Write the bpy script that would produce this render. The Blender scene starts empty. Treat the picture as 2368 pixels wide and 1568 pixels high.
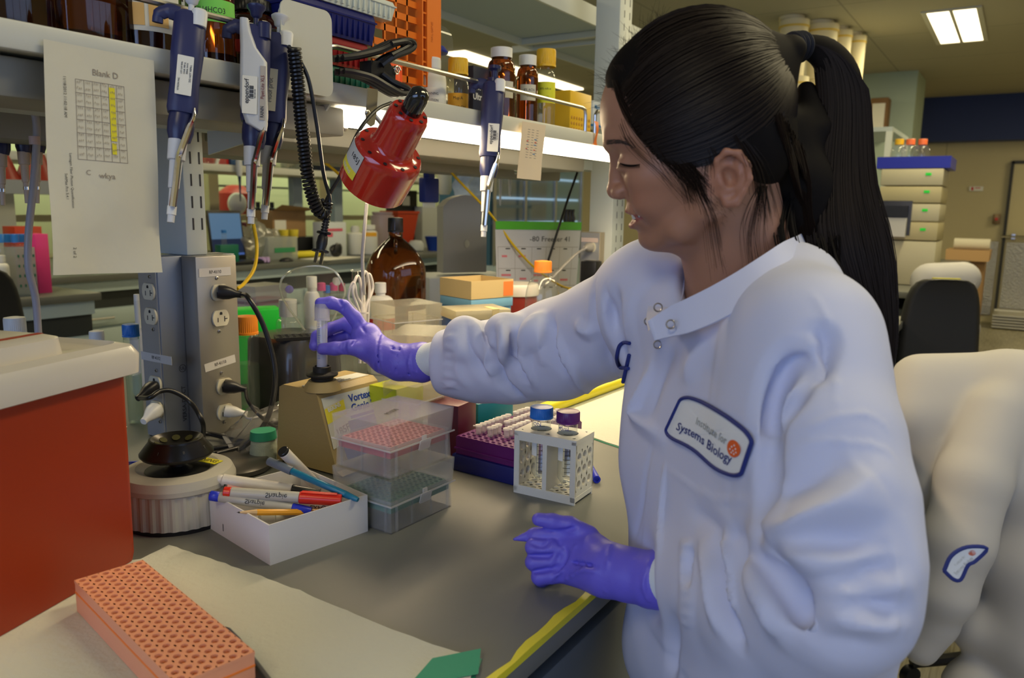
import bpy, bmesh, math, random
import numpy as np
from mathutils import Matrix, Vector, Euler
SC = bpy.context.scene
COL = SC.collection
PI = math.pi
random.seed(7)
# ------------------------------------------------------------------ camera
# world: X runs along the bench, Y across it away from the camera, Z up; metres; bench top at z = 0.92
CW, CH, FPX = 2368.0, 1568.0, 18.0 / 23.6 * 2368.0
CAMLOC = np.array([0.0, 0.0, 1.34])
_vx = np.array([2365 - CW / 2, 500 - CH / 2, FPX]); _vx /= np.linalg.norm(_vx)
_hd = np.array([math.cos(.017), math.sin(.017), 0])
_dn = np.cross(_vx, _hd); _dn /= np.linalg.norm(_dn)
if _dn[1] < 0: _dn = -_dn
_z = -_dn; _y = np.cross(_z, _vx)
RM = np.stack([_vx, _y, _z])                 # world = RM @ (right, down, forward)
cam = bpy.data.cameras.new('camera')
cam.sensor_width = 23.6; cam.lens = 18.0; cam.clip_start = 0.02; cam.clip_end = 60
cam.dof.use_dof = True; cam.dof.focus_distance = 1.12; cam.dof.aperture_fstop = 4.6
camo = bpy.data.objects.new('camera', cam); COL.objects.link(camo)
_m = Matrix.Identity(4)
for _i in range(3):
    _m[_i][0] = RM[_i][0]; _m[_i][1] = -RM[_i][1]; _m[_i][2] = -RM[_i][2]; _m[_i][3] = CAMLOC[_i]
camo.matrix_world = _m
SC.camera = camo
# ------------------------------------------------------------------ world, lights, exposure
SC.view_settings.view_transform = 'Standard'; SC.view_settings.look = 'None'
SC.view_settings.exposure = -0.95; SC.view_settings.gamma = 1.0; SC.view_settings.use_curve_mapping = False
SC.cycles.max_bounces = 10; SC.cycles.transparent_max_bounces = 24; SC.cycles.transmission_bounces = 8
SC.cycles.diffuse_bounces = 4; SC.cycles.glossy_bounces = 4; SC.cycles.sample_clamp_indirect = 4.0
SC.cycles.caustics_reflective = False; SC.cycles.caustics_refractive = False
SC.cycles.use_denoising = True
W = bpy.data.worlds.new('room_air'); SC.world = W; W.use_nodes = True
W.node_tree.nodes['Background'].inputs[0].default_value = (.55, .68, 1, 1)
W.node_tree.nodes['Background'].inputs[1].default_value = .15
def area(name, loc, target, sx, sy, power, col, spread=PI):
    l = bpy.data.lights.new(name, 'AREA'); l.shape = 'RECTANGLE'; l.size = sx; l.size_y = sy
    l.energy = power; l.color = col; l.spread = spread
    o = bpy.data.objects.new(name, l); COL.objects.link(o)
    d = Vector(target) - Vector(loc)
    o.matrix_world = Matrix.Translation(loc) @ d.to_track_quat('-Z', 'Y').to_matrix().to_4x4()
    return o
DAY = (.36, .53, 1.0); TUBE = (1.0, .86, .50)
CEIL = 2.78
# daylight entering by the windows of the left wall and of the wall behind the photographer
area('window_daylight', (-3.3, .2, 1.7), (1.0, .8, 1.0), 4.0, 1.4, 95, DAY)
area('window_daylight', (.9, -2.6, 1.9), (1.2, .8, 1.0), 3.2, 1.3, 14, DAY)
# ------------------------------------------------------------------ helpers
def cp(px, py, d):
    return Vector(CAMLOC + RM @ (np.array([(px - CW / 2) / FPX, (py - CH / 2) / FPX, 1.0]) * d))
def _ray(px, py): return RM @ np.array([(px - CW / 2) / FPX, (py - CH / 2) / FPX, 1.0])
def pz(px, py, z):
    r = _ray(px, py); return Vector(CAMLOC + r * ((z - CAMLOC[2]) / r[2]))
def pY(px, py, Y):
    r = _ray(px, py); return Vector(CAMLOC + r * (Y / r[1]))
def pX(px, py, X):
    r = _ray(px, py); return Vector(CAMLOC + r * (X / r[0]))
def ppx(P):
    c = RM.T @ (np.array(P) - CAMLOC); return CW / 2 + FPX * c[0] / c[2], CH / 2 + FPX * c[1] / c[2], c[2]
def hexc(h):
    h = h.lstrip('#'); return tuple(((int(h[i:i + 2], 16) / 255) ** 2.2) for i in (0, 2, 4))
_MC = {}
def mat(name, col, rough=.5, metal=0, trans=0, ior=1.45, alpha=1, emit=0, ecol=None, noise=None, bump=None, sss=0, coat=0, spec=.5):
    if name in _MC: return _MC[name]
    if isinstance(col, str): col = hexc(col)
    m = bpy.data.materials.new(name); m.use_nodes = True; nt = m.node_tree
    b = nt.nodes['Principled BSDF']; I = b.inputs
    I['Base Color'].default_value = (*col, 1); I['Roughness'].default_value = rough; I['Metallic'].default_value = metal
    I['Transmission Weight'].default_value = trans; I['IOR'].default_value = ior; I['Alpha'].default_value = alpha
    I['Specular IOR Level'].default_value = spec; I['Coat Weight'].default_value = coat
    if sss: I['Subsurface Weight'].default_value = sss; I['Subsurface Radius'].default_value = (.8, .3, .15); I['Subsurface Scale'].default_value = .012
    if emit: I['Emission Strength'].default_value = emit; I['Emission Color'].default_value = (*(ecol or col), 1)
    if noise or bump:
        tc = nt.nodes.new('ShaderNodeTexCoord')
    if noise:   # (scale, amount): slow mottling of the colour
        n = nt.nodes.new('ShaderNodeTexNoise'); n.inputs['Scale'].default_value = noise[0]; n.inputs['Detail'].default_value = 4
        mx = nt.nodes.new('ShaderNodeMixRGB'); mx.inputs[1].default_value = (*[c * (1 - noise[1]) for c in col], 1)
        mx.inputs[2].default_value = (*[min(1, c * (1 + noise[1])) for c in col], 1)
        nt.links.new(tc.outputs['Object'], n.inputs['Vector']); nt.links.new(n.outputs['Fac'], mx.inputs[0]); nt.links.new(mx.outputs[0], I['Base Color'])
    if bump:    # (scale, strength, distance)
        n = nt.nodes.new('ShaderNodeTexNoise'); n.inputs['Scale'].default_value = bump[0]; n.inputs['Detail'].default_value = 3
        bp = nt.nodes.new('ShaderNodeBump'); bp.inputs['Strength'].default_value = bump[1]; bp.inputs['Distance'].default_value = bump[2]
        nt.links.new(tc.outputs['Object'], n.inputs['Vector']); nt.links.new(n.outputs['Fac'], bp.inputs['Height']); nt.links.new(bp.outputs[0], I['Normal'])
    _MC[name] = m; return m
def clear(name, col=(1, 1, 1), body=.06, rough=.08, gloss=1.0):
    """thin clear or frosted plastic: mostly lets light straight through, with a real fresnel sheen and some diffuse body"""
    if name in _MC: return _MC[name]
    if isinstance(col, str): col = hexc(col)
    m = bpy.data.materials.new(name); m.use_nodes = True; nt = m.node_tree; N = nt.nodes; L = nt.links
    for n in list(N): N.remove(n)
    out = N.new('ShaderNodeOutputMaterial'); t = N.new('ShaderNodeBsdfTransparent'); d = N.new('ShaderNodeBsdfDiffuse'); tl = N.new('ShaderNodeBsdfTranslucent')
    g = N.new('ShaderNodeBsdfGlossy'); lw = N.new('ShaderNodeLayerWeight'); fr = N.new('ShaderNodeMath'); fr.operation = 'POWER'; fr.inputs[1].default_value = 4.5; lw.inputs[0].default_value = .5; L.new(lw.outputs['Facing'], fr.inputs[0]); a = N.new('ShaderNodeMixShader'); b = N.new('ShaderNodeMixShader'); c = N.new('ShaderNodeMixShader')
    t.inputs[0].default_value = (*[.35 + .65 * x for x in col], 1); d.inputs[0].default_value = (*col, 1); tl.inputs[0].default_value = (*col, 1)
    g.inputs['Roughness'].default_value = rough; ad = N.new('ShaderNodeMath'); ad.operation = 'MULTIPLY_ADD'; ad.inputs[1].default_value = .8; ad.inputs[2].default_value = .035; L.new(fr.outputs[0], ad.inputs[0])
    c.inputs[0].default_value = .5; L.new(d.outputs[0], c.inputs[1]); L.new(tl.outputs[0], c.inputs[2])
    a.inputs[0].default_value = body; L.new(t.outputs[0], a.inputs[1]); L.new(c.outputs[0], a.inputs[2])
    mu = N.new('ShaderNodeMath'); mu.operation = 'MULTIPLY'; mu.inputs[1].default_value = gloss; L.new(ad.outputs[0], mu.inputs[0])
    L.new(mu.outputs[0], b.inputs[0]); L.new(a.outputs[0], b.inputs[1]); L.new(g.outputs[0], b.inputs[2]); L.new(b.outputs[0], out.inputs[0])
    _MC[name] = m; return m
def frame(o, x, y):
    """matrix with local x along x, local y near y"""
    x = Vector(x).normalized(); z = x.cross(Vector(y)).normalized(); y = z.cross(x)
    M = Matrix.Identity(4)
    for i in range(3): M[i][0] = x[i]; M[i][1] = y[i]; M[i][2] = z[i]; M[i][3] = o[i]
    return M
def along(a, b, up=(0, 0, 1)):
    """matrix at a with local z towards b"""
    z = (Vector(b) - Vector(a)).normalized(); u = Vector(up)
    if abs(z.dot(u)) > .98: u = Vector((1, 0, 0))
    x = u.cross(z).normalized(); y = z.cross(x); M = Matrix.Identity(4)
    for i in range(3): M[i][0] = x[i]; M[i][1] = y[i]; M[i][2] = z[i]; M[i][3] = a[i]
    return M
def T(x=0, y=0, z=0): return Matrix.Translation((x, y, z))
def RZ(a): return Matrix.Rotation(a, 4, 'Z')
def RX(a): return Matrix.Rotation(a, 4, 'X')
def RY(a): return Matrix.Rotation(a, 4, 'Y')
class MB:
    def __init__(s): s.v = []; s.f = []
    def add(s, v, f, M=None):
        o = len(s.v)
        s.v += [tuple(M @ Vector(p)) for p in v] if M is not None else [tuple(p) for p in v]
        s.f += [tuple(i + o for i in q) for q in f]; return s
    def box(s, x0, x1, y0, y1, z0, z1, bev=0, M=None, seg=2):
        if bev:
            bm = bmesh.new(); bmesh.ops.create_cube(bm, size=1)
            for v in bm.verts: v.co = ((x0 + x1) / 2 + v.co.x * (x1 - x0), (y0 + y1) / 2 + v.co.y * (y1 - y0), (z0 + z1) / 2 + v.co.z * (z1 - z0))
            bmesh.ops.bevel(bm, geom=list(bm.edges), offset=bev, segments=seg, affect='EDGES', profile=.5)
            bm.verts.index_update(); s.add([v.co.copy() for v in bm.verts], [[v.index for v in f.verts] for f in bm.faces], M); bm.free(); return s
        v = [(x, y, z) for x in (x0, x1) for y in (y0, y1) for z in (z0, z1)]
        return s.add(v, [(0, 1, 3, 2), (4, 6, 7, 5), (0, 4, 5, 1), (2, 3, 7, 6), (0, 2, 6, 4), (1, 5, 7, 3)], M)
    def frus(s, w0, d0, w1, d1, z0, z1, M=None, cx=0, cy=0):
        v = [(cx + sx * w / 2, cy + sy * d / 2, z) for (w, d, z) in ((w0, d0, z0), (w1, d1, z1)) for (sx, sy) in ((-1, -1), (1, -1), (1, 1), (-1, 1))]
        return s.add(v, [(3, 2, 1, 0), (4, 5, 6, 7), (0, 1, 5, 4), (1, 2, 6, 5), (2, 3, 7, 6), (3, 0, 4, 7)], M)
    def openbox(s, w, d, h, t, M=None, taper=0):
        """box without a lid: walls of thickness t, base centred at the origin; taper widens the mouth"""
        W2, D2 = w / 2, d / 2; a = taper
        r = lambda k, z, e: [(-W2 - e + k, -D2 - e + k, z), (W2 + e - k, -D2 - e + k, z), (W2 + e - k, D2 + e - k, z), (-W2 - e + k, D2 + e - k, z)]
        v = r(0, 0, 0) + r(0, h, a) + r(t, h, a) + r(t, t, 0)
        f = [(3, 2, 1, 0), (12, 13, 14, 15)]
        for k in range(3):
            for i in range(4): f.append((4 * k + i, 4 * k + (i + 1) % 4, 4 * k + 4 + (i + 1) % 4, 4 * k + 4 + i))
        return s.add(v, f, M)
    def lathe(s, prof, n=24, M=None, cap=True, sx=1, sy=1):
        v = []; f = []
        for (r, z) in prof:
            for i in range(n):
                a = 2 * PI * i / n; v.append((r * math.cos(a) * sx, r * math.sin(a) * sy, z))
        for k in range(len(prof) - 1):
            for i in range(n): f.append((k * n + i, k * n + (i + 1) % n, (k + 1) * n + (i + 1) % n, (k + 1) * n + i))
        if cap:
            if prof[0][0] > 1e-6: f.append(tuple(range(n - 1, -1, -1)))
            if prof[-1][0] > 1e-6: f.append(tuple((len(prof) - 1) * n + i for i in range(n)))
        return s.add(v, f, M)
    def tube(s, pts, r, n=8, M=None, cap=True, flat=1):
        pts = [Vector(p) for p in pts]; v = []; f = []; m = len(pts); up = None
        for k, p in enumerate(pts):
            t = (pts[min(k + 1, m - 1)] - pts[max(k - 1, 0)])
            t = t.normalized() if t.length > 1e-9 else Vector((0, 0, 1))
            if up is None: up = Vector((0, 0, 1)) if abs(t.z) < .9 else Vector((1, 0, 0))
            a = up.cross(t); a = a.normalized() if a.length > 1e-6 else Vector((1, 0, 0)).cross(t).normalized()
            b = t.cross(a); up = b; rr = r[k] if hasattr(r, '__len__') else r
            for i in range(n):
                q = 2 * PI * i / n; v.append(p + a * (rr * math.cos(q)) + b * (rr * flat * math.sin(q)))
        for k in range(m - 1):
            for i in range(n): f.append((k * n + i, k * n + (i + 1) % n, (k + 1) * n + (i + 1) % n, (k + 1) * n + i))
        if cap: f += [tuple(range(n - 1, -1, -1)), tuple((m - 1) * n + i for i in range(n))]
        return s.add(v, f, M)
    def prism(s, poly, z0, z1, M=None):
        n = len(poly); v = [(x, y, z0) for x, y in poly] + [(x, y, z1) for x, y in poly]
        return s.add(v, [tuple(range(n - 1, -1, -1)), tuple(range(n, 2 * n))] + [(i, (i + 1) % n, n + (i + 1) % n, n + i) for i in range(n)], M)
    def grid(s, fn, nu, nv, M=None, wrap=False):
        v = [fn(i / nu if wrap else i / (nu - 1), j / (nv - 1)) for i in range(nu) for j in range(nv)]
        f = [(i * nv + j, ((i + 1) % nu) * nv + j, ((i + 1) % nu) * nv + j + 1, i * nv + j + 1) for i in range(nu if wrap else nu - 1) for j in range(nv - 1)]
        return s.add(v, f, M)
    def ball(s, c, r, n=16, M=None, sz=(1, 1, 1)):
        prof = [(max(0.0, r * math.sin(PI * k / 10)), -r * math.cos(PI * k / 10)) for k in range(11)]
        Q = T(*c) @ Matrix.Diagonal((*sz, 1))
        return s.lathe(prof, n, (M @ Q) if M is not None else Q, cap=False)
def rring(w, h, r, n=5):
    """rounded rectangle outline, centred"""
    out = []
    for (sx, sy, a0) in ((1, 1, 0), (-1, 1, 90), (-1, -1, 180), (1, -1, 270)):
        for k in range(n + 1):
            a = math.radians(a0 + 90 * k / n); out.append((sx * (w / 2 - r) + r * math.cos(a), sy * (h / 2 - r) + r * math.sin(a)))
    return out
def smooth(pts, n=6):
    """Catmull-Rom through the points"""
    P = [Vector(p) for p in pts]; P = [2 * P[0] - P[1]] + P + [2 * P[-1] - P[-2]]; out = []
    for i in range(1, len(P) - 2):
        for k in range(n):
            t = k / n; a, b, c, d = P[i - 1], P[i], P[i + 1], P[i + 2]
            out.append(.5 * ((2 * b) + (c - a) * t + (2 * a - 5 * b + 4 * c - d) * t * t + (3 * b - a - 3 * c + d) * t ** 3))
    out.append(P[-2].copy()); return out
def part(name, mb, m, parent=None, label=None, flat=False, ang=.7, mod=None):
    me = bpy.data.meshes.new(name); me.from_pydata(mb.v, [], mb.f); me.materials.append(m)
    if not flat: me.shade_smooth(); me.set_sharp_from_angle(angle=ang)
    o = bpy.data.objects.new(name, me); COL.objects.link(o)
    if parent is not None: o.parent = parent
    if label: o['label'] = label
    return o
def thing(name, label, cat, M=None, group=None):
    o = bpy.data.objects.new(name, None); COL.objects.link(o); o.empty_display_size = .02
    if M is not None: o.matrix_world = M if isinstance(M, Matrix) else T(*M)
    o['label'] = label; o['category'] = cat
    if group: o['group'] = group
    return o
def single(name, mb, m, label, cat, M=None, group=None, kind=None, **k):
    o = part(name, mb, m, **k)
    if M is not None: o.matrix_world = M if isinstance(M, Matrix) else T(*M)
    o['label'] = label; o['category'] = cat
    if group: o['group'] = group
    if kind: o['kind'] = kind
    return o
def struct(name, mb, m, parent=None, **k):
    o = part(name, mb, m, parent, **k)
    if parent is None: o['kind'] = 'structure'
    return o
def dup(root, M, label=None, group=None):
    r = root.copy(); COL.objects.link(r); r.matrix_world = M if isinstance(M, Matrix) else T(*M)
    if label: r['label'] = label
    if group: r['group'] = group
    def rec(a, b):
        for ch in list(a.children):
            c = ch.copy(); COL.objects.link(c); c.parent = b; rec(ch, c)
    rec(root, r); return r
INK = mat('black_ink', (.02, .02, .025), .6)
def text(body, size, M, m, parent, align='CENTER', bold=0, name='lettering', sx=1.0, spacing=1.0):
    c = bpy.data.curves.new('lettering', 'FONT'); c.body = body; c.size = size; c.align_x = align; c.align_y = 'CENTER'
    c.offset = bold * size; c.extrude = .0001; c.resolution_u = 3; c.space_character = spacing
    o = bpy.data.objects.new('tmp', c); me = bpy.data.meshes.new_from_object(o); bpy.data.objects.remove(o)
    me.materials.clear(); me.materials.append(m); me.transform(M @ Matrix.Diagonal((sx, 1, 1, 1)))
    t = bpy.data.objects.new(name, me); COL.objects.link(t)
    if parent is not None: t.parent = parent
    return t
def marks(name, rects, M, m, parent, z=.0002):
    """printed bars, lines and patches: thin raised rectangles (x0, x1, y0, y1) on one surface"""
    b = MB()
    for (x0, x1, y0, y1) in rects: b.box(x0, x1, y0, y1, 0, z)
    return part(name, MB().add(b.v, b.f, M), m, parent, flat=True)
# ------------------------------------------------------------------ signed-distance sculpting for cloth, skin and hair
class Field:
    def __init__(s, lo, hi, h):
        s.lo = np.array(lo, float); s.h = h; s.n = np.ceil((np.array(hi) - s.lo) / h).astype(int) + 1
        s.F = np.full(s.n, .06, np.float32)
    def _win(s, lo, hi):
        a = np.clip(np.floor((np.array(lo) - s.lo) / s.h).astype(int), 0, s.n); b = np.clip(np.ceil((np.array(hi) - s.lo) / s.h).astype(int) + 1, 0, s.n)
        if (b <= a).any(): return None
        g = [(s.lo[i] + np.arange(a[i], b[i]) * s.h).astype(np.float32) for i in range(3)]
        return (slice(a[0], b[0]), slice(a[1], b[1]), slice(a[2], b[2])), g[0][:, None, None], g[1][None, :, None], g[2][None, None, :]
    def put(s, w, d, k, op):
        A = s.F[w]
        if op == 'add':
            if k > 0:
                hh = np.maximum(k - np.abs(A - d), 0) / k; s.F[w] = np.minimum(A, d) - hh * hh * k * .25
            else: s.F[w] = np.minimum(A, d)
        else:
            e = -d
            if k > 0:
                hh = np.maximum(k - np.abs(A - e), 0) / k; s.F[w] = np.maximum(A, e) + hh * hh * k * .25
            else: s.F[w] = np.maximum(A, e)
    def cap(s, a, b, ra, rb=None, k=.01, op='add', flat=None):
        """tapered capsule; flat=(direction, factor) squashes it across that direction"""
        rb = ra if rb is None else rb
        a = np.array(a, float); b = np.array(b, float); R = max(ra, rb) + k + 2 * s.h
        if op == 'add': R = max(R, max(ra, rb) + .012)
        w = s._win(np.minimum(a, b) - R, np.maximum(a, b) + R)
        if w is None: return
        w, X, Y, Z = w; d = b - a; L2 = max(float(d @ d), 1e-12)
        px, py, pz_ = X - a[0], Y - a[1], Z - a[2]
        t = np.clip((px * d[0] + py * d[1] + pz_ * d[2]) / L2, 0, 1)
        qx, qy, qz = px - t * d[0], py - t * d[1], pz_ - t * d[2]
        if flat is not None:
            n = np.array(flat[0], float); n /= np.linalg.norm(n); q = qx * n[0] + qy * n[1] + qz * n[2]; e = 1 / flat[1] - 1
            D = np.sqrt((qx + q * n[0] * e) ** 2 + (qy + q * n[1] * e) ** 2 + (qz + q * n[2] * e) ** 2)
            D = (D - (ra + (rb - ra) * t)) * (.5 + .5 * flat[1])
        else: D = np.sqrt(qx * qx + qy * qy + qz * qz) - (ra + (rb - ra) * t)
        s.put(w, D, k, op)
    def chain(s, pts, rs, k=.01, op='add', flat=None):
        for i in range(len(pts) - 1): s.cap(pts[i], pts[i + 1], rs[i], rs[i + 1], k, op, flat)
    def ell(s, c, r, Rm=None, k=.01, op='add'):
        """ellipsoid, Rm columns are its axes"""
        c = np.array(c, float); r = np.array(r, float); R = r.max() + k + 2 * s.h; w = s._win(c - R, c + R)
        if w is None: return
        w, X, Y, Z = w; A = np.eye(3) if Rm is None else np.array(Rm)
        px, py, pz_ = X - c[0], Y - c[1], Z - c[2]
        u = [(px * A[0, i] + py * A[1, i] + pz_ * A[2, i]) for i in range(3)]
        k0 = np.sqrt(sum((u[i] / r[i]) ** 2 for i in range(3))); k1 = np.sqrt(sum((u[i] / r[i] ** 2) ** 2 for i in range(3)))
        s.put(w, (k0 * (k0 - 1) / np.maximum(k1, 1e-6)).astype(np.float32), k, op)
    def val(s, P):
        g = (np.array(P) - s.lo) / s.h; i = np.clip(np.floor(g).astype(int), 0, s.n - 2); t = np.clip(g - i, 0, 1); v = 0
        for dx in (0, 1):
            for dy in (0, 1):
                for dz in (0, 1):
                    v += s.F[i[0] + dx, i[1] + dy, i[2] + dz] * (t[0] if dx else 1 - t[0]) * (t[1] if dy else 1 - t[1]) * (t[2] if dz else 1 - t[2])
        return v
    def hit(s, px, py, d0=.35, d1=1.5):
        """first surface point met along the sight line through a photo pixel: used to find where on the cloth a seam or fold lies"""
        r = _ray(px, py); d = d0
        while d < d1:
            v = s.val(CAMLOC + r * d)
            if v < .0004: return CAMLOC + r * d
            d += max(v * .7, .0012)
        return None
    def fold(s, pts, r=.006, k=.012, out=0.0, op='add', taper=True):
        """raise (or sink) a fold along points of the surface"""
        H = [s.hit(x, y) for x, y in pts]; H = [h for h in H if h is not None]
        if len(H) < 2: return
        P = []
        for h in H:
            e = .004; g = np.array([s.val(h + np.eye(3)[i] * e) - s.val(h - np.eye(3)[i] * e) for i in range(3)]); g /= max(np.linalg.norm(g), 1e-9)
            P.append(h + g * out)
        P = smooth(P, 4); n = len(P)
        rs = [r * ((.35 + .65 * math.sin(PI * (i + .5) / n)) if taper else 1) for i in range(n)]
        s.chain([np.array(p) for p in P], rs, k, op)
    def mesh(s):
        F = s.F; S = F < 0; n = s.n
        C = np.zeros(n - 1, np.int8)
        for dx in (0, 1):
            for dy in (0, 1):
                for dz in (0, 1): C += S[dx:n[0] - 1 + dx, dy:n[1] - 1 + dy, dz:n[2] - 1 + dz]
        act = np.argwhere((C > 0) & (C < 8)); idx = -np.ones(n - 1, np.int32); idx[tuple(act.T)] = np.arange(len(act))
        acc = np.zeros((len(act), 3)); cnt = np.zeros(len(act))
        cs = [(a, b, c) for a in (0, 1) for b in (0, 1) for c in (0, 1)]
        val = {c: F[act[:, 0] + c[0], act[:, 1] + c[1], act[:, 2] + c[2]] for c in cs}
        for c in cs:
            for ax in range(3):
                if c[ax]: continue
                e = list(c); e[ax] = 1; e = tuple(e); a, b = val[c], val[e]; m = (a < 0) != (b < 0)
                t = np.where(m, a / np.where(m, a - b, 1), 0); p = np.tile(np.array(c, float), (len(act), 1)); p[:, ax] += t
                acc[m] += p[m]; cnt[m] += 1
        V = s.lo + (act + acc / cnt[:, None]) * s.h; Q = []
        for ax in range(3):
            sl0 = [slice(None)] * 3; sl1 = [slice(None)] * 3; sl0[ax] = slice(0, -1); sl1[ax] = slice(1, None)
            e = np.argwhere(S[tuple(sl0)] != S[tuple(sl1)]); u, w = (ax + 1) % 3, (ax + 2) % 3
            e = e[(e[:, u] > 0) & (e[:, w] > 0) & (e[:, u] < n[u] - 1) & (e[:, w] < n[w] - 1)]
            ins = S[tuple(e.T)]; du = np.zeros(3, int); du[u] = 1; dw = np.zeros(3, int); dw[w] = 1
            q = np.stack([idx[tuple((e - du - dw).T)], idx[tuple((e - dw).T)], idx[tuple(e.T)], idx[tuple((e - du).T)]], 1)
            q[~ins] = q[~ins][:, ::-1]; Q.append(q)
        return V, np.concatenate(Q)
def np_part(name, V, Q, m, parent=None, label=None):
    me = bpy.data.meshes.new(name); me.vertices.add(len(V)); me.vertices.foreach_set('co', np.asarray(V, np.float32).ravel())
    k = Q.shape[1]; me.loops.add(Q.size); me.loops.foreach_set('vertex_index', Q.astype(np.int32).ravel())
    me.polygons.add(len(Q)); me.polygons.foreach_set('loop_start', np.arange(0, Q.size, k, dtype=np.int32))
    me.update(calc_edges=True); me.validate(); me.shade_smooth(); me.materials.append(m)
    o = bpy.data.objects.new(name, me); COL.objects.link(o)
    if parent is not None: o.parent = parent
    if label: o['label'] = label
    return o
def relax(V, Q, it=2, lam=.5):
    """Laplacian smoothing of a sculpted mesh"""
    E = np.concatenate([Q[:, [0, 1]], Q[:, [1, 2]], Q[:, [2, 3]], Q[:, [3, 0]]]); E = np.concatenate([E, E[:, ::-1]])
    c = np.bincount(E[:, 0], minlength=len(V)).astype(float)
    for _ in range(it):
        A = np.stack([np.bincount(E[:, 0], V[E[:, 1], i], len(V)) for i in range(3)], 1) / np.maximum(c, 1)[:, None]
        V = V + lam * (A - V)
    return V
# ================================================================== the setting
BZ = .92                                    # bench top height
M_wall = mat('wall_paint', (.62, .56, .38), .8)
M_pale = mat('pale_powder_coat', (.56, .60, .56), .45, spec=.4)
M_shelf = mat('shelf_enamel', (.60, .60, .53), .38, bump=(900, .05, .0004))
M_steel = mat('brushed_steel', (.55, .53, .50), .28, 1)
M_chrome = mat('chrome', (.72, .72, .74), .12, 1)
M_dark = mat('black_plastic', (.012, .012, .014), .38, bump=(300, .06, .0005))
M_rubber = mat('black_rubber', (.014, .014, .014), .55)
M_white = mat('white_plastic', (.78, .78, .76), .35)
M_paper = mat('white_paper', (.80, .78, .70), .85)
M_cable = mat('black_cable', (.012, .012, .013), .32)
XE = 11.55
def floor_mat():
    m = mat('vinyl_floor', (.40, .36, .24), .35); nt = m.node_tree
    tc = nt.nodes.new('ShaderNodeTexCoord'); mp = nt.nodes.new('ShaderNodeMapping'); mp.inputs['Scale'].default_value = (1, 26, 1)
    n = nt.nodes.new('ShaderNodeTexNoise'); n.inputs['Scale'].default_value = 4; n.inputs['Detail'].default_value = 4
    r = nt.nodes.new('ShaderNodeValToRGB'); r.color_ramp.elements[0].color = (.26, .23, .14, 1); r.color_ramp.elements[1].color = (.50, .46, .32, 1)
    r.color_ramp.elements[0].position = .35; r.color_ramp.elements[1].position = .65
    nt.links.new(tc.outputs['Object'], mp.inputs[0]); nt.links.new(mp.outputs[0], n.inputs['Vector']); nt.links.new(n.outputs['Fac'], r.inputs[0])
    nt.links.new(r.outputs[0], nt.nodes['Principled BSDF'].inputs['Base Color']); return m
def tile_mat(name, c1, c2, w, h, rough=.9, mortar=.006, axis=None):
    m = mat(name, c1, rough); nt = m.node_tree
    tc = nt.nodes.new('ShaderNodeTexCoord'); mp = nt.nodes.new('ShaderNodeMapping')
    if axis == 'x': mp.inputs['Rotation'].default_value = (0, PI / 2, PI / 2)
    b = nt.nodes.new('ShaderNodeTexBrick'); b.offset = 0; b.inputs['Scale'].default_value = 1
    b.inputs['Color1'].default_value = (*c1, 1); b.inputs['Color2'].default_value = (*[c * .96 for c in c1], 1); b.inputs['Mortar'].default_value = (*c2, 1)
    b.inputs['Mortar Size'].default_value = mortar; b.inputs['Brick Width'].default_value = w; b.inputs['Row Height'].default_value = h
    nt.links.new(tc.outputs['Object'], mp.inputs[0]); nt.links.new(mp.outputs[0], b.inputs['Vector'])
    nt.links.new(b.outputs['Color'], nt.nodes['Principled BSDF'].inputs['Base Color']); return m
struct('floor', MB().box(-3.6, XE + .2, -2.9, 8.2, -.06, 0), floor_mat(), flat=True)
struct('ceiling', MB().box(-3.6, XE + .2, -2.9, 8.2, CEIL, CEIL + .06), tile_mat('ceiling_tiles', (.42, .40, .31), (.26, .25, .2), 1.22, 1.22), flat=True)
struct('wall_right', MB().box(XE, XE + .15, -2.9, 8.2, 0, CEIL), tile_mat('wall_panels', (.60, .53, .34), (.42, .37, .24), .9, 9, .7, .008, 'x'), flat=True)
struct('wall_back', MB().box(-3.6, XE, 8.05, 8.2, 0, CEIL), mat('back_wall_paint', (.62, .64, .46), .8), flat=True)
wl = MB()   # left wall and the wall behind the photographer, both pierced by a window band
for a, b in ((-2.9, -1.8), (2.2, 8.2)): wl.box(-3.6, -3.45, a, b, 0, CEIL)
wl.box(-3.6, -3.45, -1.8, 2.2, 0, .95); wl.box(-3.6, -3.45, -1.8, 2.2, 2.45, CEIL)
struct('wall_left', wl, M_wall, flat=True)
wf = MB()
for a, b in ((-3.45, -.75), (2.55, XE)): wf.box(a, b, -2.9, -2.75, 0, CEIL)
wf.box(-.75, 2.55, -2.9, -2.75, 0, 1.15); wf.box(-.75, 2.55, -2.9, -2.75, 2.55, CEIL)
struct('wall_front', wf, M_wall, flat=True)
M_pane = mat('daylit_pane', (.55, .7, 1), .4, emit=1.6, ecol=(.5, .68, 1))
M_alu = mat('window_aluminium', (.5, .5, .5), .35, 1)
for nm, M, wd, ht in (('window_1', frame((-3.5, 2.2, .95), (0, -1, 0), (0, 0, 1)), 4.0, 1.5), ('window_2', frame((2.55, -2.8, 1.15), (-1, 0, 0), (0, 0, 1)), 3.3, 1.4)):
    fr = MB()
    for k in range(5):
        x = k * (wd - .05) / 4; fr.box(x, x + .05, 0, ht, -.03, .03)
    for y in (0, ht - .05): fr.box(0, wd, y, y + .05, -.03, .03)
    w = struct(nm, MB().add(fr.v, fr.f, M), M_alu, flat=True)
    part('window_pane', MB().box(.02, wd - .02, .02, ht - .02, -.012, -.004, M=M), M_pane, w, flat=True)
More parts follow.
